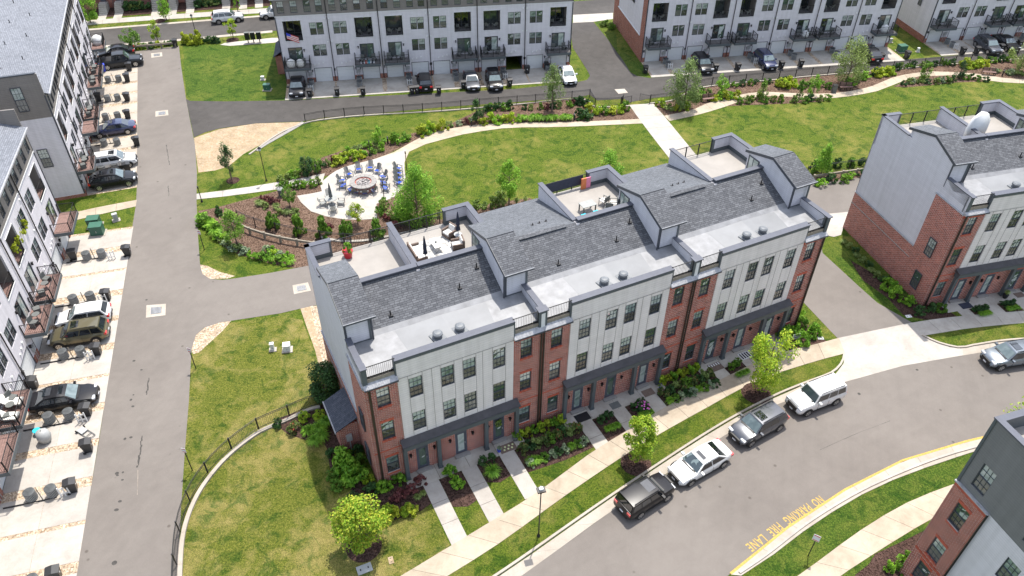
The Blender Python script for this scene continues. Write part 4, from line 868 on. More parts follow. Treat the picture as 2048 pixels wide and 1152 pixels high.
RIGHT = townhouse('townhouse_row', 'brick and grey townhouse row cut by the right edge, tall brick side wall showing', (36.0, 51.25, 0), 14.8, 3)
# lean-to at the left end of the main row
m = MB(); m.box(-1.45, -0.04, 3.9, 6.5, 0, 2.6); m.build('lean_to_wall', M_brick, MAIN)
m = MB(); m.quad([(-1.66, 3.6, 2.55), (-1.66, 6.75, 2.55), (-0.035, 6.75, 3.35), (-0.035, 3.6, 3.35)]).quad([(-1.66, 3.6, 2.48), (-1.66, 6.75, 2.48), (-0.035, 6.75, 3.27), (-0.035, 3.6, 3.27)])
m.quad([(-1.66, 3.6, 2.48), (-0.035, 3.6, 3.27), (-0.035, 3.6, 3.35), (-1.66, 3.6, 2.55)]); m.build('lean_to_roof', M_shd, MAIN, fix=False)
MB().box(-1.74, -1.66, 3.55, 6.8, 2.42, 2.54).build('lean_to_gutter', M_gutter, MAIN)
MB().box(-1.0, -0.6, 3.75, 3.9, 1.0, 1.6).tube((-0.8, 3.8, 0), (-0.8, 3.8, 1.0), 0.04).build('electric_meter', M_ac, MAIN)
# porches, front walks and beds in front of a townhouse row
def frontage(B_, n, walks, name):
    M_ = B_.matrix_basis if False else (Matrix.Translation(B_.location) @ Matrix.Rotation(B_.rotation_euler.z, 4, 'Z'))
    L = 12.316
    def wpt(u, v): p = M_ @ Vector((u, v, 0)); return (p.x, p.y)
    for k in range(n):
        x = k*L
        a = [wpt(x+1.75+i*0.6, -0.0) for i in range(16)]; b2 = [wpt(x+1.75+i*0.6, -1.32) for i in range(16)]
        strip('porch', a, b2, M_concg, 0.03, 2.2, px=False, smooth=1)
    for (u, v1) in walks:
        a = [wpt(u-0.58, -1.3-(i*(v1-1.3)/3)) for i in range(4)]; b2 = [wpt(u+0.58, -1.3-(i*(v1-1.3)/3)) for i in range(4)]
        strip('front_walk', a, b2, M_concw if v1 > 4.5 else M_concg, 0.027, 1.7, px=False, smooth=1)
    return wpt
WM = frontage(MAIN, 3, [(3.27, 6.5), (6.15, 6.1), (9.1, 5.4), (12.32+3.28, 4.4), (12.32+6.17, 3.9), (12.32+9.1, 3.4), (24.63+3.28, 2.6), (24.63+6.17, 2.5), (24.63+9.1, 2.5)], 'm')
WR = frontage(RIGHT, 1, [(3.28, 2.6), (6.17, 2.9), (9.1, 3.1)], 'r')
def bed(w, pts, mat=None): sheet('planting_bed', [w(*p) for p in pts], mat or M_mulch_dark, 0.016, px=False)
bed(WM, [(3.86, -1.35), (5.55, -1.35), (5.55, -4.0), (4.8, -4.2), (3.88, -3.8)]); bed(WM, [(6.75, -1.35), (8.5, -1.35), (8.5, -3.2), (7.6, -3.4), (6.75, -3.0)])
bed(WM, [(10.3, 0), (14.1, 0), (14.1, -1.3), (15.0, -1.35), (15.0, -3.6), (12.5, -3.7), (9.7, -3.5), (9.7, -1.35)])
bed(WM, [(16.2, -1.35), (17.9, -1.35), (17.9, -4.0), (16.2, -4.2)]); bed(WM, [(19.1, -1.35), (20.8, -1.35), (20.8, -3.4), (19.1, -3.8)])
bed(WM, [(22.7, 0), (26.4, 0), (26.4, -1.3), (27.3, -1.35), (27.3, -2.4), (22.1, -3.2), (22.0, -1.35)])
bed(WM, [(28.5, -1.35), (30.2, -1.35), (30.2, -2.5), (28.5, -2.6)]); bed(WM, [(31.4, -1.35), (33.1, -1.35), (33.1, -2.6), (31.4, -2.6)])
bed(WM, [(34.3, -1.3), (35.0, 0.0), (38.0, 0), (38.2, -2.8), (34.3, -2.9)])
bed(WR, [(3.9, -1.35), (5.5, -1.35), (5.5, -2.6), (3.9, -2.5)]); bed(WR, [(6.8, -1.35), (8.4, -1.35), (8.4, -2.8), (6.8, -2.8)])
# lower-right corner block
def corner_block():
    B = thing('townhouse_block', (24.6, 25.87, 0), R(-71.57), 'tall grey-topped block with a brick corner bay at the lower right corner of the picture', 'townhouse block')
    P = 14.75; T = 16.0; D = 12.0
    hb = [(0.68, 1.56, z0, z1) for z0, z1 in ((6.78, 8.55), (3.4, 5.12), (0.9, 2.6))]
    wall_holes(MB(), 0, 2.27, 0, 9.55, hb, 0, 0.16).build('brick_bay', M_brick, B, fix=False)
    for w in hb:
        window(B, *w, y=0.1); MB().box(w[0]-.05, w[1]+.05, -0.02, 0, w[3], w[3]+.2).box(w[0]-.05, w[1]+.05, -0.04, 0, w[2]-.12, w[2]).build('brick_lintel', M_soldier, B)
    MB().box(0.01, 2.25, -0.03, 0, 9.3, 9.55).build('soldier_course', M_soldier, B); MB().box(0.01, 2.25, -.03, 0, 3.0, 3.12).build('soldier_course', M_soldier, B)
    ht = [(0.68, 1.56, 10.13, 11.97)]+[(q, q+0.88, 10.13, 11.97) for q in (4.2, 7.0, 10.0)]
    wall_holes(MB(), 0, T, 9.62, P, ht, 0.06, 0.14).build('upper_wall', M_greyd, B, fix=False)
    for w in ht: window(B, *w, y=0.14)
    hl = [(q, q+0.88, z0, z0+1.75) for q in (4.2, 7.0, 10.0) for z0 in (6.8, 3.4)]
    wall_holes(MB(), 2.27, T, 0, 9.62, hl, 0.05, 0.14).build('wall', M_lav, B, fix=False)
    for w in hl: window(B, *w, y=0.12)
    MB().box(-0.06, 2.34, -0.1, 0.07, 9.55, 9.64).build('ledge', M_gutter, B)
    pipe_part(B, 'downpipe', [(2.33, -0.08, 9.6), (2.33, -0.08, 0)], 0.06, M_black)
    MB().box(-0.04, 0.1, 0.0, 0.16, 9.64, P).build('corner_board', M_trimg, B)
    MB().box(0, 0.12, 0.16, D, 9.62, P).build('upper_side_wall', M_greyd, B); MB().box(-0.02, 0.12, 0.002, D, 0, 9.55).build('brick_side_wall', M_brick, B)
    MB().box(T-0.1, T, 0.1, D, 0, P).build('side_wall', M_lav, B); MB().box(0.1, T, D-.1, D, 0, P).build('back_wall', M_lav, B)
    MB().box(0.12, T-.1, 0.2, D-.1, 13.55, 13.65).build('flat_roof', M_deck, B)
    m = MB()
    MB().box(-0.08, T, -0.04, 0.34, P, P+0.08).box(-0.08, 0.3, 0.34, D, P, P+0.08).build('parapet_cap', M_cap, B)
    MB().box(0.12, T-.1, 0.22, 0.26, 13.65, P).box(0.12, 0.2, .26, D, 13.65, P).build('parapet_inner', M_trimg, B)
    MB().box(4.0, 4.25, 0.3, D, 13.6, P).build('party_parapet', M_side, B)
    return B
corner_block()
# far brick houses beyond the north street (only their stoops and doors are in view)
def far_houses():
    o = G(190, 41); az = 14.5
    B = thing('brick_houses', (o.x, o.y, 0), R(az), 'row of red brick houses with stoops beyond the north street, cut by the top edge', 'house row')
    c, s = math.cos(R(az)), math.sin(R(az))
    def uv(x, y, z=0): p = G(x, y, z)-Vector((o.x, o.y, 0)); return (p.x*c+p.y*s, -p.x*s+p.y*c)
    v0 = uv(310, 15)[1]+1.3
    us = [uv(x, y)[0] for x, y in ((205,33),(237,30),(311,27),(345,25),(380,23),(452,18),(486,16),(518,14))]
    dh = [(u-0.45, u+0.45, 1.0, 3.1) for u in us]
    wn_ = [(u+0.9, u+1.6, 1.3, 2.9) for u in us]
    wall_holes(MB(), -6, 32, 0, 8.5, dh+wn_, v0, 0.12).build('brick_wall', M_brickd, B, fix=False)
    MB().box(-6, 32, v0+8, v0+8.1, 0, 8.5).box(-6, -5.9, v0, v0+8, 0, 8.5).build('brick_wall', M_brickd, B)
    MB().box(-6.2, 32.2, v0-0.3, v0+8.3, 8.5, 8.8).build('roof', M_shf, B)
    dm = mcache('fardoor', lambda: MB().box(-0.45, 0.45, 0.04, 0.08, 0, 2.1).mesh('front_door', M_cap))
    st = MB()
    for k in range(5): st.box(-0.62, 0.62, -1.2-0.3*(4-k), -0.9-0.3*(4-k)+0.0, 0, 0.2*(k+1))
    st.box(-0.62, 0.62, -0.9, 0.0, 0, 1.0); stm = st.mesh('stoop', M_concg)
    rl = MB()
    for q in (-0.64, 0.64):
        rl.tube((q, -2.3, 0.9), (q, -0.9, 1.9), 0.025, 4); rl.tube((q, -0.9, 1.9), (q, 0, 1.9), 0.025, 4)
        for t in range(9): y = -2.3+t*0.28; z = min(1.9, 0.9+(y+2.3)*0.714); rl.tube((q, y, max(0, z-0.9)), (q, y, z), 0.012, 3)
    rlm = rl.mesh('stair_rail', M_black)
    for u in us:
        link('front_door', dm, B, (u, v0, 1.0)); link('door_pane', mcache('fdp', lambda: MB().box(-.25, .25, 0.02, 0.04, .5, 1.9).mesh('door_pane', M_gup)), B, (u, v0, 1.0))
        link('stoop', stm, B, (u, v0, 0)); link('stair_rail', rlm, B, (u, v0, 0))
    for w in wn_: window(B, *w, y=v0+0.08)
    root = thing('stoop_walks'); root['kind'] = 'structure'
    for u in us:
        a = Vector((o.x+c*u, o.y+s*u, 0)); 
        m = MB().box(u-0.6, u+0.6, 0.0, v0-2.35, -0.01, 0.028); ob = m.build('walk', M_concg, root, (o.x, o.y, 0), R(az))
    return uv, v0, o, az
far_uv, far_v0, far_o, far_az = far_houses()
sheet('far_bed', [(190,36),(512,13),(540,12),(540,-6),(190,8)], M_mulch_dark, 0.012)
# driveways of the apartment rows: concrete slabs between gravel strips
def driveways(B_, types, v1, name, mats, gravm, side_g=True, apron=None):
    root = thing(name); root['kind'] = 'structure'
    mtx = Matrix.Translation(B_.location) @ Matrix.Rotation(B_.rotation_euler.z, 4, 'Z')
    root.location = B_.location; root.rotation_euler = B_.rotation_euler
    U0 = types[0]['x0']; U1 = types[-1]['x0']+(types[1]['x0']-types[0]['x0'])
    MB().box(U0, U1, v1, -0.02, -0.02, 0.018).build('gravel', gravm, root)['kind'] = 'stuff'
    for t in types:
        for g in t['g']:
            a, b = g[0]-0.22, g[1]+0.22
            half = v1*0.5
            for va, vb in ((0.0, half+0.01), (half-0.01, v1+(0.5 if apron else 0.0))): MB().box(a, b, min(va, vb), max(va, vb), 0.0, 0.032).build('slab', mats, root)
    if apron: MB().box(U0, U1, v1-0.05, v1+0.49, 0.0, 0.034).build('apron', apron, root)
    return root
driveways(LN, LNt, -5.72, 'driveways', M_concw, M_gravel)
driveways(LB, LBt, -4.9, 'driveways', M_conc, M_gravel)
driveways(BM, BMt, -4.6, 'driveways', M_concg, M_gravel, apron=M_concw)
driveways(BR2, BR2t, -4.8, 'driveways', M_concg, M_gravel, apron=M_concw)
driveways(BR3, BR3t, -4.6, 'driveways', M_concg, M_gravel, apron=M_concw)
sheet('back_pad', [(1655,428),(1696,424),(1682,470),(1668,474),(1645,470)], M_concw, 0.026)
# ================================================================ VEHICLES
def car_meshes(kind):
    """returns list of (part name, mesh, loc, parent_index). x forward, z up, centre at the middle of the wheelbase"""
    S = dict(suv=(4.6, 1.86, 1.68), coupe_suv=(4.65, 1.88, 1.58), sedan=(4.8, 1.84, 1.44), hatch=(4.3, 1.8, 1.47), jeep=(4.5, 1.86, 1.78), pickup=(5.7, 1.98, 1.9), minisuv=(4.2, 1.8, 1.68))[kind]
    L, Wd, H = S; h = L/2; w = Wd/2; zb = 0.24 if kind in ('sedan', 'hatch') else 0.32
    belt = {'sedan': 0.92, 'hatch': 0.93, 'suv': 1.05, 'coupe_suv': 1.02, 'jeep': 1.1, 'pickup': 1.15, 'minisuv': 1.08}[kind]
    hood = belt-0.04; boxy = kind in ('jeep', 'pickup', 'minisuv')
    # stations: x, half width factor, top z
    if kind == 'sedan': st = [(-h, .72, .62), (-h+.06, .84, .88), (-h+.35, .93, .98), (-h+.9, .99, 1.0), (-.6, 1, belt), (.6, 1, belt), (h-1.35, 1, belt+.0), (h-.8, .98, hood-.06), (h-.3, .9, hood-.16), (h-.06, .78, .62), (h, .66, .5)]
    elif kind == 'pickup': st = [(-h, .93, .7), (-h+.05, .97, 1.1), (-h+.6, 1, 1.13), (-.6, 1, belt), (.6, 1, belt), (h-1.5, 1, belt), (h-.9, .99, hood), (h-.25, .95, hood-.08), (h-.05, .9, .8), (h, .86, .6)]
    elif boxy: st = [(-h, .9, .75), (-h+.06, .96, belt), (-h+.5, 1, belt), (-.6, 1, belt), (.6, 1, belt), (h-1.3, 1, belt), (h-.8, .98, hood), (h-.22, .93, hood-.08), (h-.05, .86, .75), (h, .8, .55)]
    else: st = [(-h, .78, .7), (-h+.08, .88, belt-.05), (-h+.4, .96, belt), (-.9, 1, belt), (.0, 1, belt), (.6, 1, belt), (h-1.25, 1, belt), (h-.8, .97, hood-.03), (h-.3, .88, hood-.14), (h-.06, .76, .66), (h, .66, .5)]
    m = MB(); m.sm = True; rings = []
    for x, f, zt in st:
        ww = w*f; zl = zb if abs(x) < h-.1 else zb+.1
        r = [(0, zl), (ww*.86, zl), (ww*.97, zl+.1), (ww, (zl+zt)/2), (ww*.985, zt-.14), (ww*.9, zt-.02), (ww*.5, zt+.02), (0, zt+.03)]
        pts = r+[(-y, z) for y, z in reversed(r[1:-1])]
        rings.append([(x, y, z) for y, z in pts])
    n = len(rings[0])
    for r in rings: m.v += r
    for i in range(len(rings)-1):
        for j in range(n):
            k = (j+1) % n; m.f.append((i*n+j, i*n+k, (i+1)*n+k, (i+1)*n+j)); m.m.append(0)
    m.f.append(tuple(range(n))); m.m.append(0); m.f.append(tuple(reversed(range((len(rings)-1)*n, len(rings)*n)))); m.m.append(0)
    # greenhouse
    xf0, xf1, xr1, xr0 = {'sedan': (h-1.3, h-2.05, -h+1.45, -h+.55), 'hatch': (h-1.15, h-1.8, -h+.55, -h+.12), 'suv': (h-1.2, h-1.85, -h+.5, -h+.1), 'coupe_suv': (h-1.15, h-1.9, -h+1.1, -h+.15),
                          'jeep': (h-1.35, h-1.75, -h+.2, -h+.08), 'pickup': (h-1.55, h-2.15, -h+2.15, -h+1.95), 'minisuv': (h-1.1, h-1.55, -h+.3, -h+.1)}[kind]
    wb, wt = w*.93, w*(.8 if boxy else .72); zr = H-.05; z0 = belt-.04
    gb = [(xf0, z0), (xf1, zr-.02), ((xf1+xr1)/2, zr+.05), (xr1, zr-.0), (xr0, z0)]
    def gw(i): return wb if i in (0, 4) else wt
    g = MB(); g.sm = False; base = len(m.v)
    for i, (x, z) in enumerate(gb):
        ww = gw(i); m.v += [(x, -ww, z), (x, -ww*.6, z+(.035 if 0 < i < 4 else 0)), (x, ww*.6, z+(.035 if 0 < i < 4 else 0)), (x, ww, z)]
    for i in range(4):
        for j in range(3):
            a = base+i*4+j; m.f.append((a, a+1, a+5, a+4)); m.m.append(0)
    # sides as fans
    m.f.append(tuple(base+i*4 for i in range(5))); m.m.append(0); m.f.append(tuple(base+i*4+3 for i in reversed(range(5)))); m.m.append(0)
    body = m
    parts = []
    def quadglass(name, P, mat, off):
        q = MB(); c = sum((Vector(p) for p in P), Vector())/len(P); nrm = (Vector(P[1])-Vector(P[0])).cross(Vector(P[2])-Vector(P[0])).normalized()
        if nrm.dot(c-Vector((0, 0, 0.9))) < 0: nrm = -nrm
        q.quad([tuple(Vector(p)+nrm*off) for p in P]); parts.append((name, q.mesh(name, mat)))
    def lerp(a, b, t): return a+(b-a)*t
    def onface(xa, za, wa, xb, zb2, wb2, t0, t1, s):
        return [(lerp(xa, xb, t0), -lerp(wa, wb2, t0)*s, lerp(za, zb2, t0)), (lerp(xa, xb, t0), lerp(wa, wb2, t0)*s, lerp(za, zb2, t0)), (lerp(xa, xb, t1), lerp(wa, wb2, t1)*s, lerp(za, zb2, t1)), (lerp(xa, xb, t1), -lerp(wa, wb2, t1)*s, lerp(za, zb2, t1))]
    def win_band(name, A, Bp, wa, wb2, mat, t0, t1):
        P = onface(A[0], A[1], wa, Bp[0], Bp[1], wb2, t0, t1, .9); quadglass(name, P, mat, 0.035)
    win_band('windscreen', gb[0], gb[1], wb, wt, M_gws, .1, .92)
    win_band('rear_window', gb[4], gb[3], wb, wt, M_gcar, .25 if kind != 'sedan' else .1, .9)
    for sgn in (-1, 1):
        def sp(x, t): return (x, sgn*(lerp(wb, wt, t)+.012), lerp(z0, zr, t))
        def xfr(t): return lerp(gb[0][0], gb[1][0], t)
        def xre(t): return lerp(gb[4][0], gb[3][0], t)
        cuts = {'sedan': [.0, .5, 1.0], 'hatch': [0, .5, 1.0], 'pickup': [0, .52, 1.0]}.get(kind, [0, .4, .72, 1.0])
        lo, hi = .14, .84
        for a, b_ in zip(cuts, cuts[1:]):
            P = []
            for t, s_ in ((lo, a), (lo, b_), (hi, b_), (hi, a)):
                f0 = xfr(t)-.1; r0 = xre(t)+.12; x = lerp(f0, r0, s_); x += -.035 if s_ == a and a > 0 else (.035 if s_ == b_ and b_ < 1 else 0)
                P.append(sp(x, t))
            q = MB(); q.quad(P); parts.append(('side_window', q.mesh('side_window', M_gcar)))
    wx = (h-.85, -h+.95) if kind != 'pickup' else (h-.95, -h+1.25); wr = .36 if kind in ('suv', 'coupe_suv', 'jeep', 'minisuv') else (.4 if kind == 'pickup' else .33)
    tr = MB()    # dark sills, arches, bumpers, seams
    for x in wx:
        for sgn in (-1, 1):
            pts = [(x+math.cos(t)*(wr+.08), wr+math.sin(t)*(wr+.08)) for t in [math.pi*i/12 for i in range(13)]]
            pts = [(px_, max(pz, zb)) for px_, pz in pts]; tr.prism(pts, sgn*(w*1.0+.006), sgn*(w-.25), axis='y')
    tr.box(-h+1.2, h-1.2, -w-.004, w+.004, zb-.02, zb+.1)
    tr.box(h-.12, h+.015, -w*.6, w*.6, .3, .48); tr.box(-h-.015, -h+.12, -w*.62, w*.62, .3, .5)
    for x in (.55, -.42) if kind != 'pickup' else (.95, -.1):
        for sgn in (-1, 1): tr.box(x-.008, x+.008, sgn*(w-.02), sgn*(w+.003), zb+.1, belt-.12)
    if kind not in ('sedan', 'hatch', 'pickup'):
        for sgn in (-1, 1): tr.tube((gb[1][0]-.1, sgn*wt*.93, zr+.07), (gb[3][0]+.15, sgn*wt*.93, zr+.07), .025, 5)
    tr.box(h-2.05 if kind == 'sedan' else xf0-.02, xf0+.1, -wb*.75, wb*.75, z0+.02, z0+.06)
    gr = MB(); gy = w*.5
    gr.box(h-.1, h+.022, -gy, gy, .52, .74 if not boxy else .88)
    hl = []
    z1 = hood-.2
    parts2 = dict(body=body, trim=tr, grille=gr)
    return dict(L=L, W=Wd, H=H, kind=kind, parts=parts, p2=parts2, wx=wx, wr=wr, h=h, w=w, belt=belt, zr=zr, hood=hood, gb=gb, wt=wt, zb=zb, boxy=boxy)
WHEELS = {}
def wheel_meshes(r):
    if r in WHEELS: return WHEELS[r]
    t = MB(); t.tube((0, -.11, 0), (0, .11, 0), r, 20)
    a = t.mesh('tyre', M_tyre)
    k = MB(); k.tube((0, -.118, 0), (0, -.10, 0), r*.66, 18, 1)
    for i in range(5):
        an = 2*math.pi*i/5; d = Vector((math.cos(an), 0, math.sin(an))); s = Vector((-math.sin(an), 0, math.cos(an)))
        p = [d*.03+s*.04, d*.03-s*.04, d*r*.64-s*.055, d*r*.64+s*.055]; k.quad([(q.x, -.126, q.z) for q in p], 0)
    n_ = 18
    for i in range(n_):
        a0, a1 = 2*math.pi*i/n_, 2*math.pi*(i+1)/n_
        k.quad([(math.cos(a0)*r*.66, -.124, math.sin(a0)*r*.66), (math.cos(a1)*r*.66, -.124, math.sin(a1)*r*.66), (math.cos(a1)*r*.56, -.124, math.sin(a1)*r*.56), (math.cos(a0)*r*.56, -.124, math.sin(a0)*r*.56)], 0)
    b = k.mesh('rim', [M_rim, M_black]); WHEELS[r] = (a, b); return a, b
CARS = {}
def car(kind, color, label, px, rz, group=None, roofc=None, sunroof=False, name='parked_car', cat='car', rimdark=False, cover=False):
    """px: photographed ground point under the middle of the car; rz: heading in degrees"""
    if kind not in CARS:
        d = car_meshes(kind); import bmesh
        for k_, mt in (('trim', M_trimc), ('grille', M_trimc)):
            me = d['p2'][k_].mesh('car_'+k_, mt); b = bmesh.new(); b.from_mesh(me); bmesh.ops.recalc_face_normals(b, faces=b.faces); b.to_mesh(me); b.free(); d['m_'+k_] = me
        me = d['p2']['body'].mesh('car_body', M_trimc); b = bmesh.new(); b.from_mesh(me); bmesh.ops.recalc_face_normals(b, faces=b.faces); b.to_mesh(me); b.free(); d['m_body'] = me; d['col'] = {}
        CARS[kind] = d
    d = CARS[kind]; P = px if isinstance(px, Vector) else G(*px)
    t = thing(name, (P.x, P.y, 0.022), R(rz), label, cat, group)
    if color.name not in d['col']:
        me = d['m_body'].copy(); me.materials.clear(); me.materials.append(color); me.set_sharp_from_angle(angle=R(35)); d['col'][color.name] = me
    link('body', d['col'][color.name], t); link('trim', d['m_trim'], t); link('grille', d['m_grille'], t)
    for nm, me in d['parts']: link(nm, me, t)
    ty, ri = wheel_meshes(d['wr'])
    for x in d['wx']:
        for sg in (-1, 1):
            w_ = link('wheel', ty, t, (x, sg*(d['w']-.08), d['wr']), 0 if sg < 0 else math.pi); link('rim', ri, w_)
    h, w = d['h'], d['w']; hl = mcache(('hl', kind), lambda: MB().box(h-.3, h-.1, -.2, .2, d['hood']-.3, d['hood']-.16).mesh('headlight', M_hlamp))
    tl = mcache(('tl', kind), lambda: MB().box(-h-.0, -h+.22, -.16, .16, d['belt']-.28, d['belt']-.07).mesh('tail_light', M_red))
    for sg in (-1, 1):
        link('headlight', hl, t, (-.0, sg*(w*.9-.22), 0)); link('tail_light', tl, t, (0.0, sg*(w*.9-.16), 0))
        mm = mcache(('mir', color.name), lambda: MB().box(-.07, .09, -.13, .13, -.07, .08).mesh('wing_mirror', color)); link('wing_mirror', mm, t, (d['gb'][0][0]-.35, sg*(w+.1), d['belt']+.04))
    pl = mcache('plate', lambda: MB().box(-.012, .012, -.16, .16, -.06, .06).mesh('licence_plate', M_plate))
    link('licence_plate', pl, t, (-h-.02, 0, .66)); link('licence_plate', pl, t, (h+.025, 0, .44))
    if sunroof: 
        x0, x1 = d['gb'][1][0]-.15, d['gb'][1][0]-(1.5 if sunroof > 1 else .75); MB().box(x1, x0, -d['wt']*.62, d['wt']*.62, d['zr']+.01, d['zr']+.062).build('sunroof', M_gcar, t)
    if kind == 'pickup':
        MB().box(-h+.12, -h+1.9, -w*.8, w*.8, 1.12, 1.175).build('bed_cover', M_trimc, t)
    return t
P_black = paint('paint_black', (0.008, 0.008, 0.01)); P_white = paint('paint_white', (0.62, 0.62, 0.61)); P_grey = paint('paint_grey', (0.06, 0.065, 0.078), 0.25)
P_silver = paint('paint_silver', (0.15, 0.175, 0.205), 0.4); P_navy = paint('paint_navy', (0.01, 0.018, 0.07), 0.2); P_olive = paint('paint_olive', (0.13, 0.115, 0.065), 0.4)
P_dkgrey = paint('paint_dark_grey', (0.03, 0.032, 0.036), 0.3); P_blk2 = paint('paint_charcoal', (0.016, 0.017, 0.02), 0.2)
def head(a, b):
    A = G(*a); B = G(*b); d = B-A; return math.degrees(math.atan2(d.y, d.x))
car('minisuv', P_black, 'black compact car with a glass roof parked at the kerb behind the white saloon', (1288, 1002), head((1243,1020),(1330,965)), sunroof=2)
car('sedan', P_white, 'white saloon with sunroof parked at the kerb between two dark cars', (1397, 935), head((1440,905),(1352,955)), sunroof=1)
car('suv', P_grey, 'grey crossover with a black-banded roof parked at the kerb in front of the white boxy jeep', (1512, 861), head((1560,830),(1468,880)), sunroof=2)['label'] = 'grey crossover parked at the kerb just ahead of the white boxy off-roader'
car('jeep', P_white, 'white boxy off-roader with slotted grille parked at the kerb beside the pale driveway', (1626, 805), head((1670,785),(1580,820)))
car('suv', P_silver, 'silver-grey crossover with a sunroof at the right edge of the curved street', (2015, 722), head((2045,712),(1965,724)), sunroof=1)
car('suv', P_white, 'white crossover parked across the north street beside the young street tree', (457, 43), head((430,46),(484,40)))
car('suv', P_white, 'white crossover half hidden behind the corner of the apartment row on the north street', (552, 34), head((560,33),(530,36)))
def lot(B_, u, v, dirz, **k):
    p = Matrix.Translation(B_.location) @ Matrix.Rotation(B_.rotation_euler.z, 4, 'Z') @ Vector((u, v, 0))
    return dict(px=Vector((p.x, p.y, 0)), rz=math.degrees(B_.rotation_euler.z)+dirz)
out = -90
def lc(kind, col, label, px, B_, d, **k): car(kind, col, label, px, math.degrees(B_.rotation_euler.z)+d, **k)
lc('coupe_suv', P_blk2, 'dark grey crossover parked nose out at the left end of the middle apartment row', (596, 183), BM, out)
lc('suv', P_black, 'black crossover showing red tail lights, third vehicle along the middle apartment row', (850, 172), BM, 90)
lc('sedan', P_grey, 'grey saloon parked nose out beside the big black seven-seater', (943, 169), BM, out)
lc('suv', P_black, 'big black seven-seater parked nose out next to the open garage', (988, 170), BM, out, sunroof=1)
lc('sedan', P_white, 'white saloon partly behind a young tree at the right end of the middle apartment row', (1134, 158), BM, out)
lc('suv', P_black, 'black crossover parked nose out behind the tall park tree', (1403, 137), BR2, out)
lc('suv', P_navy, 'dark blue crossover parked nose out on a shared drive beside a white rail', (1529, 130), BR2, out)
lc('coupe_suv', P_blk2, 'black crossover tail out, half covered by the leaning park tree', (1735, 117), BR2, 90)
lc('suv', P_grey, 'dark grey off-roader with roof rails at the upper right', (1972, 100), BR3, out, sunroof=1)
lc('sedan', P_black, 'glossy black saloon parked right of the grey off-roader at the upper right', (2008, 93), BR3, out)
lc('sedan', P_black, 'black saloon mostly hidden behind the pickup truck in the left lot', (234, 112), LB, 90)
lc('pickup', P_dkgrey, 'dark pickup truck with a covered bed parked beside a bright blue bin', (243, 132), LB, out)
lc('sedan', P_navy, 'metallic blue saloon alone between two gravel strips in the left lot', (231, 266), LB, 90, sunroof=1)
lc('suv', P_white, 'large white sport-utility car with a dark roof panel beside the black coupe crossover', (232, 332), LB, out, sunroof=2)
lc('coupe_suv', P_black, 'black coupe crossover on the last drive before the grass gap', (230, 369), LB, out, sunroof=2)
lc('hatch', P_white, 'white hatchback parked beside the olive estate in the left lot', (172, 642), LN, 90)
lc('suv', P_olive, 'olive bronze estate with sunroof and roof rails in the left lot', (163, 679), LN, 90, sunroof=1)
lc('sedan', P_black, 'long black fastback by the brown balcony, nearest car of the left lot', (133, 806), LN, out, sunroof=2)
# ================================================================ VEGETATION
def leaves(n, pos_fn, size, seed, flat=0.0):
    rnd = random.Random(seed); m = MB()
    for i in range(n):
        p, nrm = pos_fn(rnd)
        d = Vector((rnd.gauss(0, 1), rnd.gauss(0, 1), rnd.gauss(0, 1)*(1-flat)))+nrm*1.2
        d.normalize(); a = d.orthogonal().normalized(); a.rotate(Matrix.Rotation(rnd.random()*6.28, 3, d)); b = d.cross(a)
        s = size*(0.6+0.8*rnd.random()); p = Vector(p)
        m.quad([p-a*s*.6, p-b*s*.33+a*s*0.05, p+a*s*.6, p+b*s*.33])
    return m
def blob_fn(shape, nclump, seed, tight=0.3):
    rnd = random.Random(seed*13+1); C = []
    for i in range(nclump):
        for _ in range(50):
            z = rnd.random(); a = rnd.random()*6.283; 
            if shape == 'round': rr = math.sqrt(max(0, 1-(2*z-1)**2))
            elif shape == 'oval': rr = math.sin(math.pi*min(1, z**0.75))**0.7
            elif shape == 'cone': rr = (1-z)**0.8
            elif shape == 'slim': rr = math.sin(math.pi*min(1, z**0.6))**0.6
            elif shape == 'vase': rr = 0.35+0.65*z if z < .8 else 1.0-(z-.8)*2.5
            else: rr = math.sqrt(max(0, 1-z*z))
            q = rr*(0.5+0.5*rnd.random())*(0.65+0.5*rnd.random())
            break
        C.append((q*math.cos(a), q*math.sin(a), z, 0.2+0.16*rnd.random()))
    def fn(r):
        c = r.choice(C); d = Vector((r.gauss(0, 1), r.gauss(0, 1), r.gauss(0, 1))).normalized()
        k = c[3]*(1-tight*r.random()**2)
        return (c[0]+d.x*k, c[1]+d.y*k, c[2]+d.z*k*0.6), d+Vector((0, 0, .5))
    return fn
CROWN = {}
def crown(shape, mat, n, leaf, var, ncl):
    key = (shape, mat.name, n, var)
    if key not in CROWN:
        CROWN[key] = leaves(n, blob_fn(shape, ncl, var+hash_(shape)), leaf, var+5).mesh('crown_'+shape, mat)
    return CROWN[key]
def hash_(s): return sum(ord(c)*(i+3) for i, c in enumerate(s)) % 97
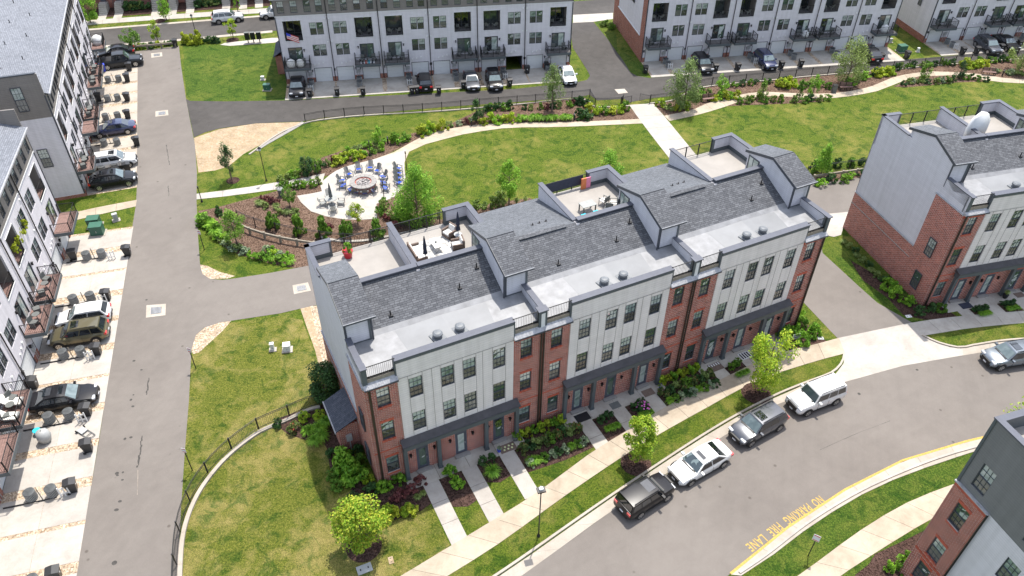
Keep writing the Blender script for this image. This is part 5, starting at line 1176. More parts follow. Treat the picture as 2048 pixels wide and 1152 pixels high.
def trunk_mesh(h, cw, var, lean=0.0):
    rnd = random.Random(var*7+3); m = MB()
    p = Vector((0, 0, 0)); r = 0.035+0.012*h; hh = h*0.86; segs = 5; pts = [p]
    for i in range(segs): q = Vector((rnd.gauss(0, .03*h/4)+lean*(i+1)/segs, rnd.gauss(0, .03*h/4), hh*(i+1)/segs)); pts.append(q)
    for i in range(segs): m.tube(pts[i], pts[i+1], r*(1-i/segs*.8), 7, 0, r*(1-(i+1)/segs*.8), cap=False)
    for i in range(9):
        t = 0.3+0.62*i/9; k = int(t*segs); b = pts[k].lerp(pts[min(k+1, segs)], t*segs-k); a = i*2.4+rnd.random(); L = cw*.42*(1.1-t*.6)
        e = b+Vector((math.cos(a)*L, math.sin(a)*L, L*.75)); m.tube(b, e, r*.34, 4, 0, r*.1, cap=False)
        e2 = b.lerp(e, .6)+Vector((math.cos(a+1)*L*.4, math.sin(a+1)*L*.4, L*.3)); m.tube(b.lerp(e, .6), e2, r*.16, 3, 0, r*.06, cap=False)
    return m.mesh('trunk', M_bark)
def tree(px, h, cw, shape, mat, label, z0=0.22, n=2600, leaf=0.17, var=1, ncl=26, group=None, name='young_tree', lean=0.0, stakes=False):
    P = G(*px); t = thing(name, (P.x, P.y, 0), random.random()*0.6, label, 'tree', group)
    link('trunk', trunk_mesh(h, cw, var, lean), t)
    cz = h*z0; ch = h-cz
    # leaf size is kept in metres: build per tree when the scale is large
    me2 = CROWN.get((shape, mat.name, n, var, round(cw, 1), round(ch, 1)))
    if me2 is None:
        fn0 = blob_fn(shape, int(ncl*1.25), var+hash_(shape), 0.6)
        def fn(r):
            p, d = fn0(r); return (p[0]*cw*.5, p[1]*cw*.5, p[2]*ch*.9), d
        me2 = leaves(int(n*1.7), fn, leaf*.8, var+5).mesh('crown', mat); CROWN[(shape, mat.name, n, var, round(cw, 1), round(ch, 1))] = me2
    link('crown', me2, t, (lean*.7, 0, cz))
    if stakes:
        m = MB()
        for a in range(3): m.tube((math.cos(a*2.1)*.5, math.sin(a*2.1)*.5, 0), (math.cos(a*2.1)*.45, math.sin(a*2.1)*.45, 1.3), .025, 4)
        m.build('stake', M_wood, t, fix=False)['kind'] = 'stuff'
    return t
def ring(px, r, label): 
    P = G(*px); rnd = random.Random(int(px[0])); m = MB()
    pts = [(math.cos(a)*r*(.88+.2*rnd.random()), math.sin(a)*r*(.88+.2*rnd.random())) for a in [i*.35 for i in range(18)]]
    o = m.lathe([(r*1.0, 0.0), (r*.8, .07), (r*.3, .12), (0.02, .12)], 18).build('mulch_ring', M_mulch_dark, None, (P.x, P.y, 0.006)); o['kind'] = 'structure'
ring((728, 1093), 1.15, ''); ring((1272, 927), 1.1, ''); ring((1512, 786), 1.15, ''); ring((466, 361), .7, ''); ring((319, 42), .9, ''); ring((465, 80), .9, '')
tree((728,1093), 4.9, 3.9, 'oval', L_turn, 'yellow-green tree with orange tips in the mulch ring at the lower left', .22, 5200, .17, 2, 40)
tree((1274,922), 4.9, 2.5, 'slim', L_yel, 'bright yellow-green street tree beside the black compact car', .2, 3000, .16, 3, 26)
tree((1520,785), 6.3, 3.9, 'vase', L_yel, 'open airy yellow-green street tree in front of the third block of the row', .16, 3000, .17, 4, 30)
tree((836,447), 6.6, 4.3, 'oval', L_bright, 'big bushy light green tree at the edge of the fire pit terrace', .04, 7000, .17, 5, 50)
tree((1018,412), 5.4, 2.7, 'oval', L_bright, 'slender green tree standing alone on the central lawn behind the roof terraces', .3, 2600, .16, 6, 22)
tree((1213,392), 5.6, 3.0, 'oval', L_bright, 'green tree whose top shows above the slate roof of the second block', .2, 2600, .16, 7, 24)
tree((464,361), 4.5, 1.7, 'slim', L_dark, 'narrow dark green tree on the lawn beside the bare soil patch', .3, 1500, .13, 8, 20)
tree((716,450), 2.6, 1.7, 'round', L_turn, 'small round-headed tree with reddish tips below the outdoor dining table', .28, 1300, .12, 9, 16)
tree((581,415), 2.7, 1.6, 'round', L_green, 'small round green tree beside the litter bin', .25, 1200, .12, 10, 16)
tree((1104,224), 6.2, 2.9, 'oval', L_olive, 'pale green tree in the bed in front of the parked white saloon', .25, 2200, .16, 11, 24)
tree((1366,217), 6.6, 4.2, 'oval', L_olive, 'tallest pale green park tree, left of the bench by the gate', .08, 4200, .18, 12, 34)
tree((1440,192), 3.0, 2.1, 'oval', L_bright, 'small bright green tree between the tall park tree and the gate-side bench', .2, 1200, .14, 13, 16)
tree((1690,168), 6.3, 4.7, 'oval', L_olive, 'leaning pale green park tree in front of the last garages', .12, 3600, .18, 14, 34, lean=.3)
tree((2036,144), 4.6, 3.8, 'oval', L_olive, 'pale green park tree at the right edge beside the path', .15, 2400, .18, 15, 26)
tree((1640,352), 4.2, 2.4, 'cone', L_bright, 'feathery green tree in the gap between the two brick rows', .05, 2400, .15, 16, 26)
tree((476,492), 4.2, 2.5, 'oval', L_green, 'young green tree in the bed west of the dining terrace', .25, 2000, .14, 17, 24)
tree((652,796), 3.6, 3.2, 'round', L_dark, 'dark glossy tree growing against the left end wall of the brick row', .05, 4200, .16, 18, 36)
tree((265,97), 2.9, 2.5, 'round', L_green, 'dark green small tree at the end of the left alley, leftmost of the two', .22, 1300, .17, 19, 18, stakes=True)
tree((316,85), 3.2, 1.9, 'slim', L_yel, 'yellow-green small tree at the end of the left alley near the black bin', .25, 1000, .16, 20, 16, stakes=True)
tree((467,78), 2.9, 2.0, 'round', L_yel, 'yellow-green staked street tree beside the white crossover on the north street', .35, 800, .15, 21, 14, stakes=True)
tree((333,40), 4.0, 2.4, 'slim', L_bright, 'light green street tree on the far side of the north street, by the stoops', .2, 1100, .17, 22, 18, stakes=True)
tree((476,23), 2.8, 1.5, 'slim', L_bright, 'small street tree on the far side of the north street behind the white crossover', .25, 600, .16, 23, 12)
tree((182,46), 5.0, 3.4, 'oval', L_bright, 'green street tree beyond the far end of the left apartment row', .15, 1600, .2, 24, 22)
tree((2022,905), 6.8, 4.2, 'vase', L_yel, 'airy yellow-green tree behind the grey corner block at the right edge', .2, 2400, .16, 25, 26)
tree((615,352), 2.9, 1.5, 'slim', L_dark, 'small dark tree in the curved bed left of the fire pit, tallest there', .1, 1100, .14, 26, 18)
tree((634,345), 2.0, 1.3, 'round', L_green, 'rounded small tree beside the dark one in the curved bed', .1, 900, .13, 27, 16)
tree((758,292), 2.6, 1.2, 'slim', L_bright, 'slim bright sapling in the curved bed above the fire pit', .1, 800, .13, 28, 14)
tree((953,243), 2.9, 1.9, 'oval', L_dark, 'dark green sapling behind the curved path beside a bollard light', .15, 1300, .15, 29, 18)
tree((1624,192), 3.1, 1.7, 'slim', L_bright, 'bright green sapling in the north bed left of the leaning tree', .08, 1000, .14, 30, 16)
tree((1598,194), 2.4, 1.2, 'cone', L_green, 'conical sapling in the small bed on the lawn side of the path', .05, 900, .13, 31, 14)
tree((1848,160), 2.6, 2.0, 'oval', L_green, 'green sapling among cream flowers in the lawn-side bed', .05, 1200, .14, 32, 18)
tree((1523,197), 2.5, 1.6, 'cone', L_green, 'green sapling on the lawn side of the path near the gate', .05, 900, .13, 33, 14)
tree((1917,155), 2.4, 1.6, 'oval', L_dark, 'dark sapling by the path left of the far bench', .05, 900, .13, 34, 14)
# shrubs: meshes shared per kind, one thing per plant
SHR = {}
def shrub_proto(kind):
    if kind in SHR: return SHR[kind]
    mats = dict(green=L_green, dark=L_dark, bright=L_bright, gold=L_gold, olive=L_olive, red=L_red, silver=L_silver, flow=L_flow, rose=L_rose, cone=L_green, hyd=L_bright, grass=L_bright, tan=L_olive, yel=L_yel)
    out_ = []
    for v in range(3):
        if kind in ('grass', 'tan'):
            rnd = random.Random(v); m = MB()
            for i in range(260):
                a = rnd.random()*6.283; r0 = rnd.random()*.12; l = .55+.45*rnd.random(); tilt = .25+.65*rnd.random()
                p0 = Vector((math.cos(a)*r0, math.sin(a)*r0, 0)); p1 = p0+Vector((math.cos(a)*tilt*.45, math.sin(a)*tilt*.45, .75*l)); p2 = p1+Vector((math.cos(a)*tilt*.5, math.sin(a)*tilt*.5, .02-.25*tilt))
                s = Vector((-math.sin(a), math.cos(a), 0))*.022
                m.quad([p0-s, p0+s, p1+s, p1-s]); m.quad([p1-s, p1+s, p2])
            me = m.mesh('foliage', mats[kind])
        else:
            shp = 'cone' if kind == 'cone' else 'mound'; n = 750 if kind != 'cone' else 900
            fn0 = blob_fn(shp, 16 if kind != 'hyd' else 22, v+3)
            me = leaves(n, lambda r: (lambda p, d: ((p[0]*.85, p[1]*.85, p[2]*.85+.05), d))(*fn0(r)), .17 if kind != 'hyd' else .21, v).mesh('foliage', mats[kind])
        out_.append(me)
    if kind == 'hyd':
        pass
    SHR[kind] = out_; return out_
CN = dict(green='green rounded shrub', dark='dark green shrub', bright='bright green leafy shrub', gold='golden yellow shrub', olive='olive twiggy shrub', red='burgundy shrub', silver='silvery low shrub', flow='shrub with cream blossom', rose='rose bush with reddish flowers', cone='cone-shaped evergreen', hyd='broad-leaved bright shrub', grass='arching ornamental grass', tan='tan ornamental grass', yel='yellow-green shrub')
SN = dict(grass='ornamental_grass', tan='ornamental_grass', cone='conical_evergreen', rose='rose_bush')
SHN = [0]
def shrub(px, w, h, kind, where, group=True, label=None):
    P = px if isinstance(px, Vector) else G(*px); pr = shrub_proto(kind); SHN[0] += 1
    lab = label or (CN[kind]+' '+where)
    s = random.Random(SHN[0]); nm = SN.get(kind, 'shrub')
    o = link(nm, pr[SHN[0] % 3], None, (P.x, P.y, 0.01), s.random()*6.28, (w*.5/.95, w*.5/.95, h))
    tag(o, lab, 'shrub' if nm in ('shrub', 'rose_bush') else ('grass clump' if 'grass' in nm else 'evergreen'), lab if group else None); return o
def row(pts, n, w, h, kinds, where, jit=.15):
    P = cr(GP(pts), 6); Q, l = resample(P, max(1, n-1)); rn = random.Random(int(pts[0][0])*3+n)
    for i, q in enumerate(Q[:n]):
        k = kinds[i % len(kinds)]; f = .8+.4*rn.random()
        shrub(Vector((q.x+rn.gauss(0, jit), q.y+rn.gauss(0, jit), 0)), w*f, h*(.8+.4*rn.random()), k, where)
# single notable plants
for (x, y), lab in (((547,459), 'leftmost of the cone-shaped evergreens along the curved iron fence'), ((598,468), 'cone-shaped evergreen on the curved fence, second from the left'), ((648,472), 'cone-shaped evergreen at the middle of the curved fence row'), ((695,474), 'pale cone-shaped evergreen behind the corner terrace rail'), ((755,476), 'rightmost cone-shaped evergreen, seen through the corner terrace rail')):
    shrub((x, y), 2.0, 2.3, 'cone', '', False, lab)
shrub((686,925), 2.0, 1.5, 'hyd', '', False, 'large bright leafy shrub by the left wall below the lean-to'); shrub((712,962), 2.1, 1.5, 'hyd', '', False, 'large bright leafy shrub nearest the left corner of the brick row'); shrub((699,944), 1.9, 1.5, 'hyd', '', False, 'large bright leafy shrub in the middle of the three beside the corner')
for x, y, w, h, k in ((664,912,1.1,.8,'dark'), (668,955,1.2,.8,'green'), (676,975,1.2,.8,'green'), (722,925,1.2,.9,'green'), (738,965,1.0,.8,'yel'), (744,985,1.2,.9,'dark'), (716,905,1.1,.8,'dark'), (705,1000,1.1,.7,'dark')): shrub((x,y), w, h, k, 'in the dark bed at the left corner of the brick row')
row([(762,980),(785,972),(806,962)], 5, .95, .8, ['bright', 'green'], 'clipped under the first brick bay')
row([(771,1040),(795,1028),(818,1018)], 5, 1.2, .8, ['gold', 'yel'], 'in the gold hedge at the lawn edge of the corner bed')
row([(795,995),(812,988),(830,978),(842,972)], 4, 1.1, .6, ['red'], 'in the corner bed beside the first walk')
row([(840,1000),(850,990)], 2, .8, .4, ['tan'], 'in the corner bed beside the first walk')
shrub((591,862), 1.5, .9, 'rose', '', False, 'rose bush with orange-red flowers by the curved white wall'); shrub((557,852), .9, .9, 'dark', '', False, 'dark cone of foliage at the tip of the curved bed')
for x, y in ((620,868), (640,862), (632,888), (655,850), (645,878)): shrub((x,y), 1.6, .9, 'grass', 'in the shaded bed by the lean-to')
for x, y in ((640,835), (610,838)): shrub((x,y), 1.2, .7, 'yel', 'in the shaded bed by the lean-to')
shrub((899,946), 1.15, .8, 'hyd', '', False, 'leafy shrub between the first two walks, nearer the porch'); shrub((914,972), 1.3, .85, 'hyd', '', False, 'leafy shrub between the first two walks, nearer the lawn')
shrub((966,926), .9, .7, 'dark', '', False, 'dark shrub left of the ornamental grass between the second and third walks'); shrub((984,920), .9, .7, 'dark', '', False, 'dark shrub right of the ornamental grass between the second and third walks'); shrub((985,948), 1.7, .8, 'grass', '', False, 'arching grass clump between the second and third walks')
def uvp(u, v): p = MAIN_M @ Vector((u, v, 0)); return Vector((p.x, p.y, 0))
MAIN_M = Matrix.Translation(MAIN.location) @ Matrix.Rotation(MAIN.rotation_euler.z, 4, 'Z')
RIGHT_M = Matrix.Translation(RIGHT.location) @ Matrix.Rotation(RIGHT.rotation_euler.z, 4, 'Z')
rr = random.Random(5)
for k, (ua, ub, vd, where) in enumerate(((9.9, 14.9, -3.4, 'in the wide bed between the first and second blocks'), (22.1, 27.2, -2.9, 'in the wide bed between the second and third blocks'))):
    for i in range(7): shrub(uvp(10.6+.55*i+12.316*k, -.55), .9, .85, ['yel', 'gold', 'bright'][i % 3], where)
    for i in range(9): shrub(uvp(ua+.3+.55*i, -1.5-.25*rr.random()), 1.15, .85, ['rose', 'dark', 'olive', 'rose', 'green'][i % 5], where)
    for i in range(9): shrub(uvp(ua+.3+.55*i, vd+.45), 1.0, .55, ['silver', 'grass', 'green', 'silver', 'dark'][(i+k) % 5], where)
shrub(uvp(10.3, -2.9), 1.3, .7, 'grass', '', False, 'spiky grass clump at the walk side of the first wide bed')
def two(u, v, k1, k2, where):
    for i in range(3): shrub(uvp(u-.35+.4*i, v+.1*i), .85, .65, k1, where)
    for i in range(3): shrub(uvp(u-.35+.4*i, v-.95), .9, .55, k2, where)
two(17.05, -1.8, 'dark', 'grass', 'in the narrow bed left of the pink hydrangea'); two(19.95, -1.8, 'dark', 'grass', 'in the narrow bed holding the pink hydrangea')
two(29.3, -1.6, 'green', 'grass', 'in the narrow bed of the third block beside the striped doormat'); two(32.2, -1.6, 'green', 'grass', 'in the last narrow bed of the third block')
hy = shrub(uvp(20.15, -2.15), 1.3, .8, 'dark', '', False, 'pink-flowering hydrangea between the porch walks of the second block')
m = MB(); rr = random.Random(3)
for i in range(34): a = rr.random()*6.28; q = rr.random()**.5; m.lathe([(.03, 0), (.1, .03), (.1, .08), (.03, .12)], 6, 0, (math.cos(a)*q*.8, math.sin(a)*q*.8, .75*math.sqrt(max(0, 1-q*q))+.12))
fl_ = m.build('blossom', M_pink, hy, fix=False); fl_['kind'] = 'stuff'
for i, (u, v) in enumerate(((35.2, -.7), (36.3, -.9), (37.3, -.3), (37.6, -1.5), (37.9, .8), (38.0, 1.9), (37.7, 2.9), (36.2, -1.9))): shrub(uvp(u, v), 1.5, 1.3, ['hyd', 'bright', 'green'][i % 3], 'wrapped round the right end of the brick row')
def uvr(u, v): p = RIGHT_M @ Vector((u, v, 0)); return Vector((p.x, p.y, 0))
for i, (u, v) in enumerate(((-.9, .5), (-1.6, 1.6), (-1.4, 2.8), (-.9, -.8), (.4, -.7), (1.3, -.9))): shrub(uvr(u, v), 1.7 if i in (1, 2) else 1.2, 1.3 if i in (1, 2) else .9, ['hyd', 'bright', 'bright', 'dark', 'dark', 'green'][i], 'at the left corner of the right-hand brick row')
for i in range(9): shrub(uvr(-1.2-.15*(i % 3), 3.8+i*.75), 1.0, .6, ['dark', 'olive', 'tan'][i % 3], 'along the brick side wall of the right-hand row')
for u in (4.7, 7.6):
    for i in range(3): shrub(uvr(u-.4+.4*i, -1.7), .9, .6, 'dark', 'in a narrow porch bed of the right-hand row'); shrub(uvr(u-.4+.4*i, -2.3), .9, .45, 'grass', 'in a narrow porch bed of the right-hand row')
# park beds
W1 = 'in the bed along the outer side of the curved path'
row([(565,362),(590,355),(615,347)], 6, 1.2, .7, ['flow', 'olive', 'green'], 'in the bed left of the fire pit'); row([(585,352),(610,343),(632,332)], 5, 1.1, .8, ['bright', 'grass', 'green'], 'in the bed left of the fire pit')
row([(645,335),(668,328),(690,322)], 5, 1.1, .8, ['dark', 'olive', 'red'], 'in the bed above the fire pit')
row([(672,326),(690,320),(706,316),(720,314)], 5, 1.7, 1.1, ['gold', 'yel'], 'in the golden hedge above the fire pit')
row([(728,312),(745,306),(765,299)], 4, 1.2, .9, ['bright', 'green', 'olive'], 'in the bed above the fire pit')
row([(700,304),(735,294),(770,286)], 6, 1.2, .8, ['bright', 'olive', 'grass'], W1)
row([(793,286),(812,280)], 3, 1.6, 1.1, ['green', 'bright'], W1); row([(840,270),(862,264),(884,260)], 4, 2.1, 1.2, ['gold', 'bright', 'yel'], 'in the golden clump on the inner bend of the path')
row([(900,252),(925,246),(945,240)], 4, 1.3, .7, ['olive', 'silver', 'red'], W1); row([(965,248),(990,246),(1015,245),(1040,243)], 6, 1.8, 1.1, ['gold', 'yel', 'bright'], W1)
row([(975,222),(1000,219),(1020,218)], 5, 1.3, 1.0, ['dark', 'green'], 'beneath the park fence'); row([(1048,217),(1080,219),(1125,214),(1160,207)], 9, 1.1, .9, ['dark', 'olive', 'green', 'red'], 'beneath the park fence')
row([(1050,242),(1075,241),(1100,241),(1140,240)], 11, 1.5, 1.0, ['grass'], 'in the long grass drift beside the path'); row([(1155,238),(1175,236)], 3, 1.7, 1.1, ['dark', 'green'], 'beside the bollard light left of the wide walk')
row([(1180,226),(1205,228),(1230,226),(1250,222)], 6, 1.8, 1.1, ['gold', 'yel', 'green'], 'in the bed left of the gate'); row([(1150,207),(1172,212)], 3, 1.4, 1.0, ['dark'], 'in the bed left of the gate')
row([(1320,212),(1345,220),(1372,219)], 4, 1.5, .9, ['yel', 'olive', 'gold'], 'in the bed right of the gate'); row([(1380,197),(1398,205),(1400,190),(1415,195)], 6, 1.4, 1.1, ['bright', 'green', 'olive'], 'around the foot of the tall park tree')
row([(1428,200),(1450,198),(1470,196)], 5, 1.4, 1.0, ['gold', 'bright'], 'beside the gate-side bench')
row([(1455,175),(1490,170),(1530,168),(1570,165)], 9, 1.1, .8, ['dark', 'green'], 'in the line beneath the north park fence'); row([(1478,206),(1492,204),(1510,200),(1530,204),(1560,203)], 7, 1.3, .9, ['green', 'flow'], 'in the lawn-side bed near the gate')
row([(1560,176),(1572,174),(1584,172)], 4, 2.0, 1.3, ['gold', 'yel'], 'in the golden clump left of the sapling'); row([(1606,175),(1640,172),(1655,178)], 4, 1.4, 1.0, ['green', 'olive', 'bright'], 'in the north bed')
row([(1585,204),(1612,202),(1638,200),(1655,198)], 5, 1.3, .8, ['flow', 'green', 'dark'], 'in the small island bed by the path')
row([(1700,170),(1722,160),(1745,150)], 5, 1.5, 1.0, ['bright', 'dark', 'green'], 'right of the leaning tree'); row([(1752,152),(1766,150),(1780,149)], 4, 1.9, 1.2, ['gold', 'yel'], 'in the golden clump at the bend of the path')
row([(1790,139),(1830,135),(1870,131),(1905,130)], 10, 1.2, .9, ['dark', 'olive', 'green'], 'along the fence near the right edge'); row([(1925,133),(1945,135),(1965,132)], 5, 1.9, 1.1, ['gold', 'yel'], 'in the golden clump near the right edge')
row([(1960,128),(1985,125),(2015,124)], 5, 1.4, 1.0, ['green', 'dark'], 'along the fence near the right edge'); row([(1805,170),(1830,166),(1850,168),(1880,165),(1905,163)], 9, 1.2, .8, ['dark', 'flow', 'silver', 'flow'], 'in the lawn-side bed with cream blossom')
row([(1930,158),(1950,160),(1968,162)], 4, 1.1, .7, ['green', 'dark'], 'in the lawn-side bed with cream blossom'); row([(1990,145),(2015,148),(2040,150)], 6, 1.2, .7, ['silver', 'tan', 'olive'], 'around the far bench')
# west bed
row([(560,378),(585,375),(610,371),(635,368)], 8, 1.1, .75, ['green', 'olive', 'bright'], 'between the litter bin and the fire pit')
row([(520,400),(540,404),(560,408)], 4, 1.0, .7, ['red'], 'in the west bed'); row([(515,412),(545,418),(560,428),(592,430)], 6, 1.3, .8, ['tan', 'olive'], 'in the west bed'); row([(590,445),(660,456)], 2, 1.0, .7, ['red'], 'in the west bed')
row([(404,440),(412,448),(425,455),(432,465),(438,478)], 8, 1.7, 1.1, ['grass', 'bright', 'green'], 'in the bed edge beside the alley sign'); row([(440,475),(452,490),(470,500),(488,505)], 7, 1.2, .6, ['silver', 'olive'], 'in the silvery drift at the bed edge')
row([(505,514),(530,520),(555,524),(580,530)], 8, 1.3, .7, ['bright', 'grass', 'green'], 'in the lower corner of the west bed'); row([(535,505),(555,510),(575,515)], 5, 1.4, .7, ['silver', 'bright', 'yel'], 'in the lower corner of the west bed')
row([(440,432),(436,425)], 2, 1.0, .8, ['dark'], 'in the west bed'); row([(762,430),(765,418),(770,410)], 3, 1.2, 1.0, ['green', 'olive'], 'right of the terrace'); row([(785,435),(800,440),(815,445)], 4, 1.8, 1.1, ['flow', 'bright', 'flow'], 'under the big terrace tree'); row([(775,440),(790,455)], 2, 1.3, .8, ['red'], 'under the big terrace tree')
row([(850,440),(875,432)], 3, 1.0, .9, ['tan'], 'under the big terrace tree'); row([(960,420),(990,412),(1000,402)], 3, 1.7, 1.3, ['flow'], 'behind the roof parapet, with cream blossom'); row([(1010,412),(1035,408),(1050,404)], 3, 1.0, .9, ['tan'], 'behind the roof parapet')
row([(1640,368),(1665,362),(1700,356),(1722,352)], 5, 1.4, .8, ['bright', 'dark', 'green'], 'at the alley edge between the brick rows'); row([(1630,338),(1660,336),(1690,334),(1720,330)], 5, 1.4, 1.1, ['dark', 'green'], 'behind the rail between the brick rows')
# north end
row([(370,87),(380,87),(392,86),(400,86)], 5, 1.7, 1.6, ['gold'], 'in the golden clump by the north street lamp'); row([(412,86),(425,85),(436,84)], 4, 1.3, .9, ['dark'], 'right of the golden clump by the north street')
row([(265,98),(290,96),(320,93),(345,90)], 7, 1.2, .8, ['dark', 'gold', 'green'], 'behind the timber rail at the alley end')
row([(255,20),(275,18),(295,17)], 5, 2.0, 1.2, ['dark', 'olive'], 'beside the far brick stoops'); row([(400,12),(420,10),(436,8)], 5, 2.0, 1.2, ['dark', 'olive'], 'beside the far brick stoops')
row([(1206,52),(1215,50),(1222,57)], 4, 1.3, .8, ['flow', 'green'], 'at the foot of the brick end wall')
row([(1780,1140),(1800,1130),(1810,1120)], 4, 1.0, .8, ['bright', 'green'], 'in the lower right mulch bed')
# ================================================================ FENCES, RAILS
def fence(pts, h, label, post=2.4, gap=0.13, mat=None, z=0.0, px=True, name='iron_fence', cat='fence'):
    P = cr(GP(pts) if px else [Vector((*p, 0)) for p in pts], 6); Q, l = resample(P, 2); n = max(1, round(l/post)); sub = 3; Q, l = resample(P, n*sub)
    t = thing(name, (Q[0].x, Q[0].y, z), 0, label, cat); o = Vector((Q[0].x, Q[0].y, 0)); mat = mat or M_black
    pm = mcache(('post', h), lambda: MB().box(-.035, .035, -.035, .035, 0, h+.06).box(-.045, .045, -.045, .045, h+.06, h+.09).mesh('post', M_black))
    for k in range(n+1): link('post', pm, t, tuple(Q[k*sub]-o))
    for k in range(n):
        m = MB()
        for j in range(sub):
            a = Q[k*sub+j]-o; b = Q[k*sub+j+1]-o
            for zz, r in ((h, .025), (h-.14, .018), (.12, .022)): m.tube(a+Vector((0,0,zz)), b+Vector((0,0,zz)), r, 4, cap=False)
            c = max(1, int((b-a).length/gap))
            for i in range(c): p = a.lerp(b, (i+.5)/c); m.tube((p.x, p.y, .05), (p.x, p.y, h), .011, 3, cap=False)
        m.build('picket_panel', mat, t, fix=False)
    return t
sw = kerb('retaining_wall', [(640,812),(612,820),(575,838),(545,850),(512,866),(462,904),(425,943),(395,985),(374,1030),(362,1075),(357,1130),(355,1200)], M_conc, 0.27, 0.16, 2.4)
fence([(640,811),(612,819),(575,836),(545,848),(512,864),(462,902),(423,941),(392,984),(371,1030),(360,1075),(355,1130),(353,1200)], 1.15, 'black iron fence curving round the lawn at the lower left on a pale wall', z=.12)
fence([(611,245),(650,238),(729,230),(815,226),(899,220),(974,213),(1024,209),(1100,203),(1160,197),(1179,195)], 1.1, 'long black iron fence between the dark alley and the park, left of the gate')
fence([(1179,195),(1190,213)], 1.1, 'short return of black iron fence beside the park gate')
fence([(1190,213),(1225,212),(1243,210)], 1.1, 'low run of black iron fence left of the open gate')
fence([(1300,206),(1325,203),(1346,200)], 1.1, 'short run of black iron fence just right of the open gate')
fence([(1346,200),(1375,187),(1406,174),(1470,166),(1536,160),(1661,148),(1756,141),(1861,131),(2011,119),(2150,108)], 1.1, 'black iron fence along the park from the gate to the right edge')
kerb('park_kerb', [(500,310),(560,268),(612,247),(650,240),(729,232),(899,222),(1024,211),(1160,199),(1190,215),(1258,213)], M_conc, .2, .1, 4); kerb('park_kerb', [(1300,208),(1346,202),(1406,176),(1536,162),(1661,150),(1756,143),(1861,133),(2011,121),(2150,110)], M_conc, .2, .1, 4)
def gate(a, b, label):
    A = G(*a); Bp = G(*b); d = Bp-A; t = thing('park_gate', tuple(A), math.atan2(d.y, d.x), label, 'gate'); L = d.length
    MB().tube((0,0,0), (0,0,1.15), .045, 6).build('gate_post', M_black, t, fix=False)
    m = MB(); m.tube((0,0,1.05), (L,0,1.05), .025, 4).tube((0,0,.12), (L,0,.12), .025, 4).tube((L,0,.1), (L,0,1.1), .03, 4)
    for i in range(int(L/.13)): m.tube((.1+i*.13,0,.12), (.1+i*.13,0,1.05), .012, 3, cap=False)
    m.build('gate_leaf', M_black, t, fix=False)
gate((1241,211), (1262,207), 'left leaf of the open black park gate'); gate((1299,207), (1279,203), 'right leaf of the open black park gate'); gate((1243,211), (1246,202), 'black gate panel swung back beside the left gate post')
fence([(477,440),(512,455),(574,470),(637,481),(700,487),(760,480),(830,462),(880,452)], 1.15, 'black iron fence curving between the west bed and the alley behind the row')
fence([(1612,352),(1660,344),(1740,334)], 1.15, 'black iron fence behind the alley in the gap between the brick rows')
kerb('bed_kerb', [(640,477),(672,484),(720,485),(770,477),(850,460)], M_concw, .3, .12, 3)
def guard(pts, label, h=.75):
    P = cr(GP(pts), 5); n = max(2, round(resample(P, 2)[1]/1.9)); Q, l = resample(P, n); o = Q[0]
    t = thing('timber_guardrail', tuple(o), 0, label, 'guardrail')
    pm = mcache('gpost', lambda: MB().box(-.1, .1, -.1, .1, 0, .8).mesh('post', M_wood))
    for q in Q: link('post', pm, t, tuple(q-o))
    for a, b in zip(Q, Q[1:]):
        d = (b-a).normalized(); s = Vector((-d.y, d.x, 0))*.07; m = MB(); a = a-o; b = b-o
        for z0, z1 in ((.48, .72),):
            v = [a-s, b-s, b+s, a+s]; k = len(m.v); m.v += [(q.x, q.y, z0) for q in v]+[(q.x, q.y, z1) for q in v]
            for q in ((0,3,2,1),(4,5,6,7),(0,1,5,4),(1,2,6,5),(2,3,7,6),(3,0,4,7)): m.f.append(tuple(k+i for i in q)); m.m.append(0)
        m.build('rail', M_wood, t)
guard([(452,444),(480,458),(512,472),(572,487),(630,496)], 'weathered timber guardrail below the west bed beside the alley'); guard([(1626,362),(1680,354),(1740,346)], 'timber guardrail at the alley edge between the brick rows')
guard([(268,101),(300,99),(340,95),(352,94)], 'timber guardrail closing the far end of the left alley')
# ================================================================ LAMPS, SIGNS, POSTS
def lamp(px, h, label, kind='lantern'):
    P = G(*px); t = thing('street_lamp', tuple(P), random.random(), label, 'street lamp')
    MB().lathe([(.12, 0), (.12, .1), (.065, .2), (.045, .4), (.04, h-.3)], 8).build('pole', M_black, t)
    if kind == 'lantern':
        MB().lathe([(.05, h-.35), (.13, h-.3), (.16, h-.05)], 8).build('lantern_glass', M_hlamp, t); MB().lathe([(.2, h-.05), (.17, h+.02), (.03, h+.14)], 8).build('lantern_cap', M_black, t)
    elif kind == 'l': MB().lathe([(.05, h-.3), (.07, h-.28), (.07, h-.04), (.08, h), (.02, h+.02)], 8).build('lamp_head', M_black, t)
    else:
        MB().box(-.26, .26, -.2, .2, h-.06, h+.06).tube((0, 0, h-.4), (0, 0, h), .06, 6).build('lamp_head', M_black, t); MB().box(-.12, .12, -.1, .1, h+.06, h+.2).tube((0, .05, h+.2), (0, .05, h+.3), .04).build('photocell', M_whitep, t)
lamp((533,362), 4.0, 'black lantern lamp on the lawn just above the path to the fire pit'); lamp((395,80), 3.6, 'black lantern lamp on the north street by the golden shrubs'); lamp((1077,1072), 5.05, 'tall black lamp with a flat square head on the verge at the bottom centre', 'flat')
